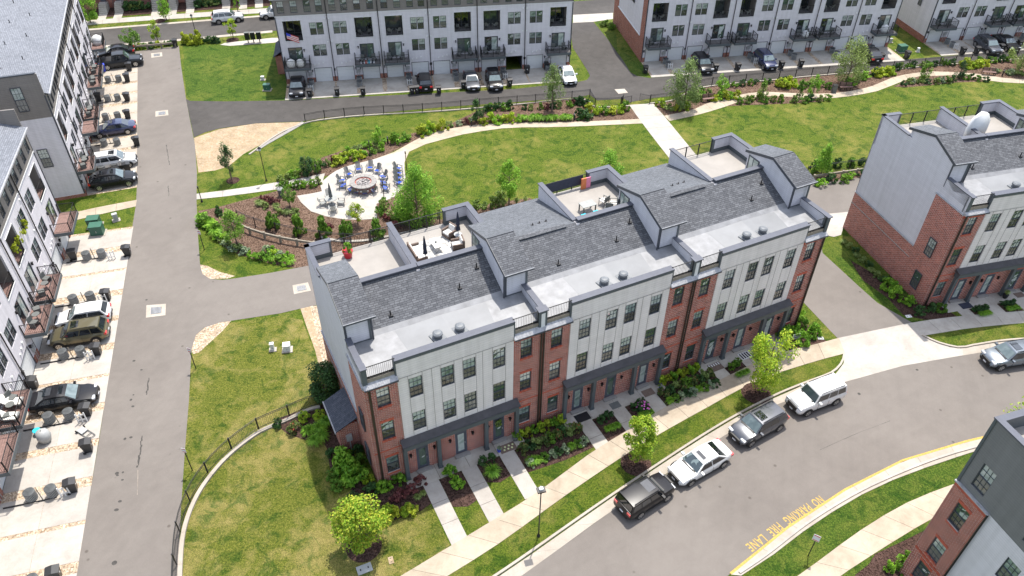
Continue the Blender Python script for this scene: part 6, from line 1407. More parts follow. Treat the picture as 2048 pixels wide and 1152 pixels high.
lamp((637,369), 2.4, 'slim black post lamp where the path meets the plaza on its left', 'l'); lamp((769,403), 2.5, 'slim black post lamp at the lower right rim of the plaza', 'l'); lamp((814,345), 2.6, 'slim black post lamp at the right rim of the plaza', 'l'); lamp((741,312), 1.9, 'slim black post lamp above the fire pit', 'l'); lamp((404,404), 1.9, 'slim black post beside the start of the park path in the left alley', 'l')
def bollard(px, label):
    P = G(*px); t = thing('bollard_light', tuple(P), 0, label, 'bollard light'); MB().lathe([(.09, 0), (.09, .75)], 10).build('post', M_black, t); MB().lathe([(.07, .75), (.07, .86)], 10).build('lens', M_hlamp, t); MB().lathe([(.1, .86), (.1, .95), (.02, .97)], 10).build('cap', M_black, t)
bollard((943,252), 'black bollard light in the bed below the dark sapling'); bollard((1148,241), 'black bollard light at the end of the long grass drift'); bollard((1358,222), 'black bollard light under the tall park tree right of the gate walk'); bollard((776,288), 'black bollard light at the path bend above the plaza'); bollard((2004,152), 'black box bin beside the far park bench')
def sign(px, h, label, w=.3, hh=.45, rz=0.0, text=None):
    P = G(*px); t = thing('road_sign', tuple(P), R(rz), label, 'sign'); MB().box(-.03, .03, -.02, .02, 0, h).build('post', M_black, t)
    MB().box(-w/2, w/2, -.035, -.02, h-hh, h).build('plate', M_plate, t); MB().box(-w/2+.03, w/2-.03, -.04, -.035, h-hh+.04, h-hh+.1).box(-w/2+.03, w/2-.03, -.04, -.035, h-.12, h-.05).build('print', M_red, t)
sign((409,500), 2.3, 'small white sign on a black post beside the west bed', rz=-10); sign((392,737), 2.3, 'small white sign on a black post by the pale gravel corner', rz=-10); sign((385,941), 2.5, 'small white sign on a black post beside the curved fence', rz=-10); sign((1616,1112), 2.4, 'white and red sign on a bent post on the verge below the street lettering', rz=-30, w=.42, hh=.6)
t = thing('yard_sign', tuple(G(1591,680)), R(15), 'small white yard sign with dark print in front of the right end shrubs', 'sign'); MB().box(-.4, .4, -.015, .015, .15, .7).build('board', M_whitep, t); MB().box(-.3, .3, -.02, -.015, .5, .6).box(-.25, .2, -.02, -.015, .3, .38).build('print', M_umbn, t); MB().box(-.42, -.39, -.015, .015, 0, .75).box(.39, .42, -.015, .015, 0, .75).build('stake', M_black, t)
# ================================================================ PLAZA
t = thing('fire_pit', tuple(G(728,376)), 0, 'round brick fire pit with a pale stone rim and dark rocks inside', 'fire pit'); t.location.z = .036
m = MB(); m.lathe([(1.3, 0), (1.3, .72)], 40); m.build('brick_ring', M_brick, t)
m = MB()
for i in range(16):
    a0, a1 = 2*math.pi*i/16+.01, 2*math.pi*(i+1)/16-.01; am = (a0+a1)/2
    P = [(math.cos(a)*r, math.sin(a)*r) for a, r in ((a0, .88), (am, .88), (a1, .88), (a1, 1.42), (am, 1.42), (a0, 1.42))]; MB().prism(P, .72, .82).build('cap_stone', M_stone, t)
MB().lathe([(.9, .7), (.5, .76), (.05, .78)], 24).build('rocks', M_rock, t)['kind'] = 'stuff'
MB().box(-.2, .2, -1.36, -1.3, .3, .5).build('vent_plate', M_stone, t)
def adirondack(blue, name='lounge_chair'):
    t = thing(name, (0, 0, 0), 0, 'x', 'chair'); s = M_blue if blue else M_chl; g = M_chg if blue else M_chl
    m = MB(); m.quad([(-.26, -.32, .4), (.26, -.32, .4), (.26, .22, .26), (-.26, .22, .26)]).quad([(-.26, -.32, .37), (.26, -.32, .37), (.26, .22, .23), (-.26, .22, .23)]); m.build('seat', s, t, fix=False)
    for i in range(5):
        x = -.25+i*.105; q = MB(); hh = .98-.03*abs(i-2)**1.6
        q.quad([(x, .2, .28), (x+.085, .2, .28), (x+.085, .5, hh), (x, .5, hh)]).quad([(x, .225, .28), (x+.085, .225, .28), (x+.085, .525, hh), (x, .525, hh)]); q.build('back_slat', g, t, fix=False)
    for sx in (-1, 1):
        MB().box(sx*.3, sx*.42, -.38, .34, .53, .56).build('arm', g, t); MB().box(sx*.34, sx*.38, -.34, -.27, 0, .53).build('leg', g, t); MB().box(sx*.34, sx*.38, .26, .33, 0, .53).build('leg', g, t)
    return t
ch0 = adirondack(True); fp = G(728,374); used = [False]
def put_chair(proto, P, rz, label, group=None, z=.04):
    global ch0
    if not used[0] and proto is ch0: used[0] = True; o = proto; o.location = (P.x, P.y, z); o.rotation_euler = (0, 0, rz); o['label'] = label
    else: o = copy_tree(proto, (P.x, P.y, z), rz, None, label)
    if group: o['group'] = group
    return o
cpos = [((698,353), 'upper left at the fire pit'), ((684,366), 'upper of the overlapping pair left of the fire pit'), ((686,376), 'lower of the overlapping pair left of the fire pit'), ((701,384), 'lower left at the fire pit'), ((714,388), 'below the fire pit, left one'), ((730,390), 'below the fire pit, right one'), ((747,385), 'lower right of the fire pit, dark back showing'), ((772,381), 'lowest on the right of the fire pit'), ((768,370), 'second from below, right of the fire pit'), ((767,358), 'middle one on the right of the fire pit'), ((756,346), 'upper right beside the pit'), ((741,340), 'above the pit, right one'), ((718,343), 'above the pit, left one')]
for q, lab in cpos:
    P = G(*q); d = P-fp; put_chair(ch0, P, math.atan2(d.y, d.x)-math.pi/2, 'blue lounge chair, '+lab, 'lounge chairs around the fire pit')
for i, q in enumerate(((796,342), (797,352), (797,361), (798,370))): put_chair(ch0, G(*q), R(60-5*i), 'blue lounge chair in the plaza-edge row of four, '+['farthest', 'second farthest', 'second nearest', 'nearest'][i], 'lounge chairs lined up at the plaza edge')
gc = adirondack(False, 'dining_chair'); tc = G(664,409)
for i, (q, lab) in enumerate((((647,411), 'left'), ((659,398), 'far side, behind the umbrella'), ((683,409), 'right'), ((667,424), 'near side'))):
    P = G(*q); d = P-tc; rz = math.atan2(d.y, d.x)-math.pi/2; l_ = 'light grey garden chair at the round outdoor table, '+lab
    if i == 0: gc.location = (P.x, P.y, .04); gc.rotation_euler = (0, 0, rz); gc['label'] = l_; gc['group'] = 'chairs at the outdoor table'
    else: copy_tree(gc, (P.x, P.y, .04), rz, None, l_, 'chairs at the outdoor table')
copy_tree(gc, tuple(G(702,428, .04)), R(200), None, 'light grey garden chair half hidden by the small round tree')
t = thing('outdoor_table', (tc.x, tc.y, .04), 0, 'round light grey outdoor table with a closed umbrella through it', 'table'); MB().lathe([(.62, .7), (.62, .74)], 24).build('tabletop', M_chl, t); MB().lathe([(.3, 0), (.3, .06), (.06, .1), (.06, .7)], 12).build('pedestal', M_chl, t)
def umbrella(P, z, h, mat, label, r=.17):
    t = thing('closed_umbrella', (P.x, P.y, z), 0, label, 'umbrella'); MB().tube((0, 0, 0), (0, 0, h), .025, 6).build('pole', M_metal, t)
    m = MB(); n = 8
    prof = [(r*1.05, h*.36), (r*.75, h*.5), (r*.8, h*.62), (r*.5, h*.85), (.03, h+.03)]
    k = len(m.v)
    for rr_, z_ in prof:
        for i in range(n*2): a = math.pi*i/n; q = rr_*(1 if i % 2 else .6); m.v.append((math.cos(a)*q, math.sin(a)*q, z_))
    for a in range(len(prof)-1):
        for i in range(n*2): j = (i+1) % (n*2); m.f.append((k+a*2*n+i, k+a*2*n+j, k+(a+1)*2*n+j, k+(a+1)*2*n+i)); m.m.append(0)
    m.build('canopy', mat, t); return t
umbrella(tc, .04, 2.5, M_umbg, 'closed grey umbrella standing in the round outdoor table', .2)
t = thing('litter_bin', tuple(G(563,392)), 0, 'round dark litter bin with a pale domed lid beside the west bed', 'litter bin'); MB().lathe([(.26, 0), (.3, .8)], 14).build('body', M_chg, t); MB().lathe([(.33, .8), (.33, .88), (.2, 1.0)], 14).build('lid', M_chl, t); MB().lathe([(.12, 1.0), (.12, 1.01)], 10).build('opening', M_black, t)
def bench(px, rz, label):
    P = G(*px); t = thing('park_bench', (P.x, P.y, .02), R(rz), label, 'bench')
    for i in range(4): MB().box(-.85, .85, -.22+i*.12, -.12+i*.12, .42, .46).build('seat_slat', M_deckr, t)
    for i in range(3): MB().box(-.85, .85, .26+i*.02, .29+i*.02, .55+i*.13, .65+i*.13).build('back_slat', M_deckr, t)
    for x in (-.8, 0, .8): MB().box(x-.03, x+.03, -.25, .3, .38, .42).box(x-.03, x+.03, -.25, -.2, 0, .42).box(x-.03, x+.03, .25, .3, 0, .95).build('frame', M_black, t)
bench((1417,203), 15, 'brown slatted bench in the bed just right of the tall park tree'); bench((1691,180), 5, 'brown slatted bench under the leaning tree with a bin at its left'); bench((1976,150), -8, 'brown slatted bench farthest right along the park path')
t = thing('litter_bin', tuple(G(1667,184)), 0, 'dark square litter bin left of the bench under the leaning tree', 'litter bin'); MB().box(-.25, .25, -.25, .25, 0, .95).build('body', M_chg, t); MB().box(-.28, .28, -.28, .28, .95, 1.0).build('lid', M_black, t)
# ================================================================ BINS, CONDENSERS, UTILITY BOXES
def bin_proto(mat=None):
    t = thing('wheelie_bin', (0, 0, 0), 0, 'x', 'bin'); mat = mat or M_bin
    m = MB(); m.v = [(-.23, -.26, .06), (.23, -.26, .06), (.23, .22, .06), (-.23, .22, .06), (-.3, -.36, .98), (.3, -.36, .98), (.3, .34, .98), (-.3, .34, .98)]; m.f = [(0,3,2,1),(4,5,6,7),(0,1,5,4),(1,2,6,5),(2,3,7,6),(3,0,4,7)]; m.m = [0]*6; m.build('body', mat, t)
    m = MB(); m.prism([(-.4, .98), (-.4, 1.02), (.0, 1.1), (.38, 1.04), (.38, .98)], -.32, .32, axis='x'); m.build('lid', mat, t); MB().tube((-.28, .4, 1.0), (.28, .4, 1.0), .025, 6).build('handle', mat, t)
    for s in (-1, 1): MB().tube((s*.26, .24, .11), (s*.3, .24, .11), .11, 12).build('wheel', M_tyre, t)
    MB().box(-.1, .02, -.335, -.318, .66, .78).box(-.02, .09, -.318, -.305, .56, .66).build('emblem', M_whitep, t)
    return t
bp = bin_proto(); bu = [0]
def bins(lst, B_, d, grp):
    for px, lab in lst:
        P = G(*px); rz = B_.rotation_euler.z+R(d+random.uniform(-9, 9))
        if bu[0] == 0: bp.location = (P.x, P.y, .03); bp.rotation_euler = (0, 0, rz); bp['label'] = lab; bp['group'] = grp
        else: copy_tree(bp, (P.x, P.y, .03), rz, None, lab, grp)
        bu[0] += 1
bins([((149,519), 'black bin at the wall beside the left condenser by the upper brown balcony'), ((257,511), 'black bin at the alley edge by the end of the pale drive below the grass'), ((216,600), 'black bin beyond the white hatchback'), ((197,709), 'black bin just below the olive estate'), ((70,776), 'black bin behind the fastback, against the wall'), ((177,830), 'black bin right of the condenser pair below the fastback'), ((179,902), 'black bin at the alley edge below the hand truck'), ((148,982), 'black bin beside the white rail near the bottom left'), ((116,1158), 'black bin cut by the bottom edge of the picture')], LN, 0, 'bins in the near left lot')
bins([((260,141), 'black bin beside the front wheel of the pickup'), ((256,163), 'black bin at the end of the condenser pair below the pickup'), ((199,168), 'black bin against the wall below the pickup'), ((256,202), 'black bin beside the second condenser pair'), ((199,203), 'black bin against the wall beside the second condenser pair'), ((257,237), 'black bin just above the blue saloon'), ((275,291), 'black bin standing out at the alley edge below the blue saloon'), ((257,344), 'black bin between the white and black cars'), ((182,354), 'black bin behind the black coupe crossover')], LB, 0, 'bins in the far left lot')
bins([((621,194), 'black bin beside the condensers left of the first free drive'), ((675,191), 'single black bin between two empty drives, first from the left'), ((727,190), 'black bin in front of the second condenser pair'), ((824,188), 'left bin of the pair by the red-lit crossover'), ((834,187), 'right bin of the pair by the red-lit crossover'), ((878,188), 'grey-lidded bin alone at the alley edge'), ((927,177), 'black bin right of the grey saloon'), ((1019,173), 'black bin left of the open garage drive'), ((1054,147), 'black bin against the wall right of the open garage'), ((1092,140), 'black bin at the wall left of the white saloon')], BM, 0, 'bins along the middle apartment row')
bins([((1290,147), 'black bin at the corner of the brick end wall'), ((1430,143), 'black bin right of the first black crossover'), ((1474,141), 'black bin standing alone between two empty drives'), ((1561,137), 'black bin between the blue crossover and the condensers'), ((1600,134), 'black bin at the right end of the condensers'), ((1760,122), 'black bin right of the tail-out crossover'), ((1812,117), 'black bin on the small lawn edge beside the green cabinet')], BR2, 0, 'bins along the right apartment row')
bins([((1923,109), 'black bin left of the upper right drives'), ((1951,108), 'black bin left of the grey off-roader'), ((1999,103), 'black bin between the off-roader and the glossy saloon'), ((2036,95), 'black bin nearest the right edge')], BR3, 0, 'bins along the upper right row')
bins([((352,93), 'black bin at the end of the left alley beside the guardrail')], LB, 90, 'bin at the alley end')
bb = copy_tree(bp, tuple(G(208,143,.03)), R(30), None, 'bright blue bin beside the rear wheel of the pickup'); 
for c in list(bb.children):
    if c.name.split('.')[0] in ('body', 'lid', 'handle'): c.data = c.data.copy(); c.data.materials.clear(); c.data.materials.append(M_bluet)
ap = thing('air_conditioner', (0, 0, 0), 0, 'x', 'air conditioner')
m = MB(); m.lathe([(.4, .05), (.4, .82), (.42, .84), (.42, .9), (.33, .92)], 20); m.build('casing', M_acd, ap)
m = MB()
for i in range(28): a = 2*math.pi*i/28; p = Vector((math.cos(a)*.405, math.sin(a)*.405, 0)); m.tube((p.x, p.y, .08), (p.x, p.y, .84), .02, 4, cap=False)
m.lathe([(.42, .84), (.42, .9), (.37, .91), (.36, .9)], 20); m.build('louvre_guard', M_ac, ap, fix=False)
m = MB()
for i in range(5): a = 2*math.pi*i/5; m.quad([(math.cos(a)*.05, math.sin(a)*.05, .935), (math.cos(a-.3)*.29, math.sin(a-.3)*.29, .935), (math.cos(a+.2)*.29, math.sin(a+.2)*.29, .935)])
m.lathe([(.08, .93), (.08, .95)], 10); m.build('fan', M_acd, ap, fix=False)
m = MB()
for q in range(3): m.lathe([(.1+q*.09, .94), (.115+q*.09, .945)], 16)
MB().box(-.5, .5, -.5, .5, 0, .06).build('pad', M_conc, ap)
au = [0]
def acs(lst, grp, sc=1.0):
    for px, lab in lst:
        P = G(*px) if not isinstance(px, Vector) else px
        if au[0] == 0: ap.location = (P.x, P.y, .03); ap['label'] = lab; ap['group'] = grp; ap.scale = (sc,)*3
        else: copy_tree(ap, (P.x, P.y, .03), random.random(), (sc,)*3, lab, grp)
        au[0] += 1
acs([((176,519), 'round grey condenser in the topmost pair of the near left lot, left one'), ((206,515), 'round grey condenser in the topmost pair of the near left lot, right one'), ((150,607), 'grey condenser behind the white hatchback, left one'), ((184,601), 'grey condenser behind the white hatchback, right one'), ((130,716), 'grey condenser below the olive estate, left one'), ((165,711), 'grey condenser below the olive estate, right one'), ((102,844), 'grey condenser below the black fastback, left one'), ((142,836), 'grey condenser below the black fastback, right one'), ((66,998), 'grey condenser near the bottom left beside the white rail, left one'), ((108,990), 'grey condenser near the bottom left beside the white rail, right one'), ((72,1170), 'grey condenser cut by the bottom edge')], 'condensers in the near left lot', .88)
acs([((218,165), 'condenser below the pickup, left one'), ((239,163), 'condenser below the pickup, right one'), ((217,203), 'condenser in the second far pair, left one'), ((237,201), 'condenser in the second far pair, right one'), ((213,240), 'condenser above the blue saloon, left one'), ((237,237), 'condenser above the blue saloon, right one'), ((210,292), 'condenser above the white sport-utility car, left one'), ((236,290), 'condenser above the white sport-utility car, right one'), ((206,345), 'condenser behind the black coupe crossover, left one'), ((232,340), 'condenser behind the black coupe crossover, right one')], 'condensers in the far left lot', .85)
def lp(B_, u, v): p = Matrix.Translation(B_.location) @ Matrix.Rotation(B_.rotation_euler.z, 4, 'Z') @ Vector((u, v, 0)); return Vector((p.x, p.y, 0))
def rail(P, rz, label):
    t = thing('white_rail', (P.x, P.y, .03), rz, label, 'screen'); 
    for x in (-.28, 0, .28): MB().box(x-.04, x+.04, -.03, .03, 0, .95).build('board', M_whitep, t)
    MB().box(-.32, .32, .03, .05, .2, .28).build('batten', M_whitep, t); MB().box(-.32, .32, .03, .05, .7, .78).build('batten', M_whitep, t)
ords = ['first', 'second', 'third', 'fourth', 'fifth', 'sixth', 'seventh']
for B_, T_, nm in ((BM, BMt, 'middle'), (BR2, BR2t, 'right'), (BR3, BR3t, 'upper right')):
    for i, t_ in enumerate(T_):
        gs = sorted(t_['g']); c = (gs[0][1]+gs[1][0])/2
        acs([(lp(B_, c, -1.0), f'condenser nearer the wall, {ords[i]} unit of the {nm} apartment row'), (lp(B_, c, -2.2), f'condenser nearer the alley, {ords[i]} unit of the {nm} apartment row')], f'condensers along the {nm} apartment row', .85)
        if i % 2 == 0: rail(lp(B_, c, -3.0), B_.rotation_euler.z, f'white board screen at the {ords[i]} unit of the {nm} apartment row')
for px, lab in (((225,519), 'topmost in the near left lot'), ((209,607), 'beyond the white hatchback'), ((183,720), 'below the olive estate'), ((167,845), 'below the black fastback'), ((133,992), 'near the bottom left')): rail(G(*px), R(20), 'white board screen '+lab)
for B_, us, vv, nm in ((LN, (0.2, -6.2, -13.2, -20.2, -27), -2.75, 'near'), (LB, (27.3, 21.4, 16, 10.5, 5.2), -2.1, 'far')):
    for i, u in enumerate(us):
        P = lp(B_, u, vv); t = thing('drain_pipe', tuple(P), B_.rotation_euler.z, f'slanted pipe post between the two condensers, {ords[i]} group of the {nm} left lot', 'pipe')
        MB().tube((.1, 0, 0), (.25, .1, 1.1), .035, 6).build('upright', M_wood, t); MB().tube((0, 2.4*(1 if nm=='near' else .7), .08), (0, -.9, .08), .05, 6).build('hose', M_black, t)
def cabinet(px, w, d, h, label, mat=None, rz=12, name='utility_cabinet'):
    P = G(*px); t = thing(name, (P.x, P.y, 0), R(rz), label, 'utility box'); mat = mat or M_green
    MB().box(-w/2-.15, w/2+.15, -d/2-.12, d/2+.12, 0, .07).build('pad', M_conc, t)
    m = MB(); m.prism([(-d/2, .07), (-d/2, h*.9), (-d/2+.08, h), (d/2, h), (d/2, .07)], -w/2, w/2, axis='x'); m.build('housing', mat, t); MB().box(-w/2-.02, w/2+.02, -d/2-.03, d/2+.02, h*.93, h+.02).build('lid', mat, t)
    MB().box(-.02, .02, -d/2-.02, -d/2, h*.35, h*.55).build('latch', M_metal, t)
cabinet((197,467), 1.15, .9, 1.05, 'large green transformer cabinet nearest the camera in the grass gap'); cabinet((191,452), 1.1, .9, 1.0, 'large green transformer cabinet behind its twin in the grass gap')
cabinet((233,441), .45, .35, .8, 'small grey-green pedestal leaning in the grass gap', M_ac, 30); cabinet((535,180), .8, .6, .8, 'dark green cabinet with a white front on the lawn left of the middle row', M_green, 0); cabinet((526,160), .4, .3, .5, 'small white box beside the dark green cabinet', M_whitep, 0)
cabinet((546,700), .3, .25, .75, 'small white pedestal on the dry lawn, left of the pair', M_whitep, 10); cabinet((575,700), .55, .5, .65, 'larger white box on its pad on the dry lawn', M_whitep, 10); cabinet((1802,103), 1.1, .9, .95, 'green transformer cabinet on the small lawn at the upper right'); cabinet((1780,85), .4, .3, .6, 'small grey box against the wall on the upper right lawn', M_ac); cabinet((1835,104), .3, .25, .6, 'small white pedestal on the upper right lawn', M_whitep)
cabinet((1666,178), .1, .1, .1, 'small dark cap beside the bench', M_chg)
def lid(px, w, d, rz, label, mat):
    P = G(*px); t = thing('ground_box', (P.x, P.y, 0), R(rz), label, 'ground box'); MB().box(-w/2, w/2, -d/2, d/2, 0, .05).build('cover', mat, t); MB().box(-w*.3, -w*.22, -.06, .06, .05, .06).box(w*.22, w*.3, -.06, .06, .05, .06).build('grip', M_black, t)
lid((729,1138), .95, .6, 25, 'grey lidded ground box on the lawn below the mulch ring tree', M_ac); lid((782,1121), .5, .32, 110, 'small tan ground box right of the mulch ring tree', M_sand); lid((1641,677), .5, .32, 0, 'pale green ground box in the right end bed', M_ac); lid((1817,633), .5, .32, 10, 'pale ground box at the tip of the grass by the apron', M_whitep)
for px, lab in (((497,86), 'leftmost'), ((508,85.5), 'middle'), ((520,85), 'rightmost')):
    P = G(*px); t = thing('mailbox', tuple(P), R(12), f'black cluster mailbox on a post, {lab} of the three by the north street', 'mailbox', 'cluster mailboxes'); MB().box(-.32, .32, -.22, .22, .55, 1.5).build('cabinet', M_black, t); MB().tube((0, 0, 0), (0, 0, .55), .07, 6).build('post', M_black, t); MB().box(-.34, .34, -.25, .25, 1.5, 1.55).build('cap', M_chg, t)
# ================================================================ TERRACE FURNITURE
def mp(u, v, z=11.08): p = MAIN_M @ Vector((u, v, 0)); return Vector((p.x, p.y, z))
MZ = MAIN.rotation_euler.z
P = mp(2.7, 11.3); t = thing('planter', tuple(P), 0, 'red pot with a leafy plant at the corner terrace rail', 'planter'); MB().lathe([(.26, 0), (.36, .5), (.38, .5), (.38, .56), (.3, .56)], 18).build('pot', M_redp, t); o = link('foliage', shrub_proto('bright')[0], t, (0, 0, .5), 0, (.45, .45, .75))
P = mp(8.6, 9.6); t = thing('outdoor_rug', tuple(P), MZ, 'cream and black patterned rug under the terrace coffee table', 'rug'); MB().box(-1.5, 1.3, -1.15, 1.15, 0, .015).build('pile', plain('rug_pattern', (0.4, 0.39, 0.37), .95, .75, 2.6), t)
def seat_unit(u, v, w, rz, label, cat='armchair', name='wicker_armchair'):
    P = mp(u, v); t = thing(name, tuple(P), MZ+R(rz), label, cat); MB().box(-w/2, w/2, -.38, .38, .06, .3).build('frame', M_wick, t); MB().box(-w/2+.1, w/2-.1, -.36, .28, .3, .44).build('seat_cushion', M_cush, t)
    n = max(1, round(w/.75))
    for i in range(n): a = -w/2+.12+(w-.24)*i/n; b = -w/2+.12+(w-.24)*(i+1)/n-.03; m = MB(); m.v = [(a, .2, .42), (b, .2, .42), (b, .34, .42), (a, .34, .42), (a, .3, .85), (b, .3, .85), (b, .42, .82), (a, .42, .82)]; m.f = [(0,3,2,1),(4,5,6,7),(0,1,5,4),(1,2,6,5),(2,3,7,6),(3,0,4,7)]; m.m = [0]*6; m.build('back_cushion', M_cush, t)
    MB().box(-w/2, w/2, .38, .48, .06, .88).build('back_frame', M_wick, t)
    for s in (-1, 1): MB().box(s*(w/2-.1), s*w/2, -.38, .4, .06, .62).build('arm', M_wick, t)
seat_unit(7.15, 9.1, 1.9, 90, 'long wicker sofa with cream cushions on the second terrace', 'sofa', 'wicker_sofa'); seat_unit(10.1, 10.5, .85, -70, 'wicker armchair with cream cushions, far one by the standing umbrella'); seat_unit(10.05, 8.9, .85, -100, 'wicker armchair with cream cushions, near one beside the door')
P = mp(8.7, 9.6); t = thing('coffee_table', (P.x, P.y, 11.1), MZ, 'cream coffee table with crossed legs on the patterned rug', 'table'); MB().box(-.3, .3, -.6, .6, .4, .46).build('tabletop', M_cush, t)
for s in (-1, 1): MB().tube((-.25, s*.5, 0), (.25, s*.5, .4), .03, 4).tube((.25, s*.5, 0), (-.25, s*.5, .4), .03, 4).build('crossed_leg', M_cush, t)
MB().lathe([(.06, .46), (.08, .55), (.04, .6)], 8).build('bowl', M_chg, t)
P = mp(10.5, 9.8); t = thing('side_table', tuple(P), 0, 'round glass side table between the two wicker armchairs', 'table'); MB().lathe([(.3, .5), (.3, .54)], 18).build('tabletop', M_ac, t); MB().tube((0, 0, 0), (0, 0, .5), .05, 6).build('stem', M_wick, t)
umbrella(mp(7.4, 8.3), 11.08, 2.3, M_umbn, 'closed dark umbrella beside the wicker sofa'); umbrella(mp(10.55, 9.85), 11.08, 2.4, M_umbn, 'closed dark umbrella between the wicker armchairs')
# second block terrace
def simple_chair(u, v, rz, label, mat):
    P = mp(u, v); t = thing('patio_chair', tuple(P), MZ+R(rz), label, 'chair'); MB().box(-.28, .28, -.28, .28, .36, .42).build('seat', M_cush, t); MB().box(-.3, .3, .26, .32, .4, .85).build('backrest', mat, t)
    for sx in (-1, 1):
        MB().box(sx*.26, sx*.31, -.3, .3, .58, .62).build('arm', mat, t)
        for sy in (-1, 1): MB().box(sx*.26, sx*.3, sy*.26-.02, sy*.26+.02, 0, .6).build('leg', mat, t)
simple_chair(23.0, 8.6, -120, 'grey patio chair on the second-block terrace, near the sliding door', M_chg); simple_chair(22.1, 7.9, -40, 'grey patio chair on the second-block terrace, with a white seat', M_chg); simple_chair(22.5, 9.2, -160, 'grey patio chair on the second-block terrace, farthest from the ridge', M_chg)
P = mp(20.9, 9.0); t = thing('patio_table', tuple(P), MZ, 'grey rectangular patio table on the second-block terrace', 'table'); MB().box(-.6, .6, -.4, .4, .62, .66).build('tabletop', M_chl, t)
for sx in (-1, 1):
    for sy in (-1, 1): MB().box(sx*.52-.04, sx*.52+.04, sy*.33-.04, sy*.33+.04, 0, .62).build('leg', M_chg, t)
P = mp(20.4, 7.7); t = thing('patio_bench', tuple(P), MZ, 'white patio bench with two cyan cushions behind the ridge wall', 'bench'); MB().box(-1.0, 1.0, -.3, .3, .3, .42).build('seat', M_cush, t); MB().box(-.75, -.35, -.2, .2, .42, .72).build('cushion', M_cyan, t); MB().box(.3, .7, -.2, .2, .42, .72).build('cushion', M_cyan, t); MB().box(-1.0, 1.0, -.28, .28, 0, .3).build('base', M_chl, t)
P = mp(22.35, 11.75); t = thing('pool_float', tuple(P), MZ, 'orange and pink board leaning on the second-block terrace wall', 'board'); a = MB().box(-.42, .02, -.05, .05, .02, 1.0).build('orange_half', plain('board_orange', (.55, .17, .06), .6, .15), t); MB().box(.02, .42, -.05, .05, .06, 1.0).build('pink_half', plain('board_pink', (.6, .2, .3), .6, .15), t)
P = mp(18.35, 12.1); t = thing('wind_screen', tuple(P), MZ, 'black mesh screen tied along the second-block terrace rail', 'screen'); MB().box(.1, 3.9, -.04, -.02, .25, 1.1).build('fabric', M_umbn, t)
# right row terrace
def rp(u, v, z=11.08): p = RIGHT_M @ Vector((u, v, 0)); return Vector((p.x, p.y, z))
P = rp(6.7, 8.2); t = thing('covered_umbrella', tuple(P), RIGHT.rotation_euler.z, 'large white arched cover standing on the terrace of the right-hand row', 'cover'); m = MB(); m.sm = True; m.prism([(-.9, 0), (-1.0, 1.2), (-.75, 2.2), (-.1, 2.75), (.5, 2.6), (.95, 1.9), (1.0, 1.0), (.9, 0)], -.12, .2, axis='y'); m.build('cover', M_whitep, t)
P = rp(9.2, 8.1); t = thing('white_tub', tuple(P), 0, 'small white tub on the terrace of the right-hand row', 'tub'); MB().lathe([(.3, 0), (.38, .35), (.34, .4)], 14).build('tub', M_whitep, t)
# ================================================================ DOORSTEPS
def mat_(u, v, w, d, col, label, M_=None, rz=0):
    M_ = M_ or MAIN_M; p = M_ @ Vector((u, v, 0)); t = thing('doormat', (p.x, p.y, .036), (MZ if M_ is MAIN_M else RIGHT.rotation_euler.z)+R(rz), label, 'doormat'); return MB().box(-w/2, w/2, -d/2, d/2, 0, .02).build('mat', col, t), t
mat_(15.65, -.85, 1.15, .75, M_black, 'wide black doormat at the first door of the second block'); mat_(18.5, -.9, .8, .6, M_chg, 'small dark grey doormat at the middle door of the second block'); mat_(21.5, -.9, .95, .65, M_wick, 'brown doormat at the third door of the second block')
_, t = mat_(27.95, -.95, 1.15, .8, M_wick, 'brown doormat with a white-striped upper edge at the first door of the third block')
for i in range(5): MB().box(-.5+i*.22, -.4+i*.22, .1, .36, .02, .024).build('stripe', M_whitep, t)
_, t = mat_(30.9, -.95, 1.0, .7, M_whitep, 'black and white patterned doormat at the middle door of the third block')
for i in range(4): MB().box(-.42+i*.23, -.28+i*.23, -.3, .3, .02, .024).build('stripe', M_black, t)
_, t = mat_(9.35, -.95, 1.25, .7, M_wick, 'brown doormat with pale stones pattern at the third door of the first block')
for i in range(7): MB().lathe([(.08, .02), (.07, .035)], 7, 0, (-.45+.15*i, .12*(-1)**i, 0)).build('pattern_stone', M_whf, t)
mat_(3.9, -.9, 1.1, .7, M_umbn, 'navy doormat at the first door of the right-hand row', RIGHT_M); mat_(9.6, -.8, .9, .6, M_wick, 'brown doormat at the third door of the right-hand row', RIGHT_M)
def potted(u, v, s, kind, potm, label, M_=None):
    M_ = M_ or MAIN_M; p = M_ @ Vector((u, v, 0)); t = thing('potted_plant', (p.x, p.y, .036), 0, label, 'potted plant'); MB().lathe([(.13*s, 0), (.2*s, .3*s), (.17*s, .32*s)], 12).build('pot', potm, t); link('foliage', shrub_proto(kind)[1], t, (0, 0, .28*s), 0, (.3*s, .3*s, .5*s))
potted(10.15, -.55, 1.2, 'green', M_chg, 'dark potted plant beside the last column of the first block'); potted(8.65, -1.0, .8, 'silver', M_bluet, 'tiny potted plant on the stone-patterned doormat'); potted(22.5, -1.05, .7, 'silver', M_blue, 'small blue pot at the end of the second porch'); potted(34.55, -.75, 1.3, 'dark', M_chg, 'potted plant at the last column of the third block'); potted(8.0, -.8, 1.3, 'tan', M_black, 'black pot with tan plant between doors of the right-hand row', RIGHT_M)
P = MAIN_M @ Vector((9.05, -.12, 2.05)); t = thing('door_wreath', tuple(P), MZ, 'pale hanging floral wreath above the third door of the first block', 'wreath'); link('foliage', shrub_proto('flow')[2], t, (0, 0, -.35), 0, (.36, .16, .7))
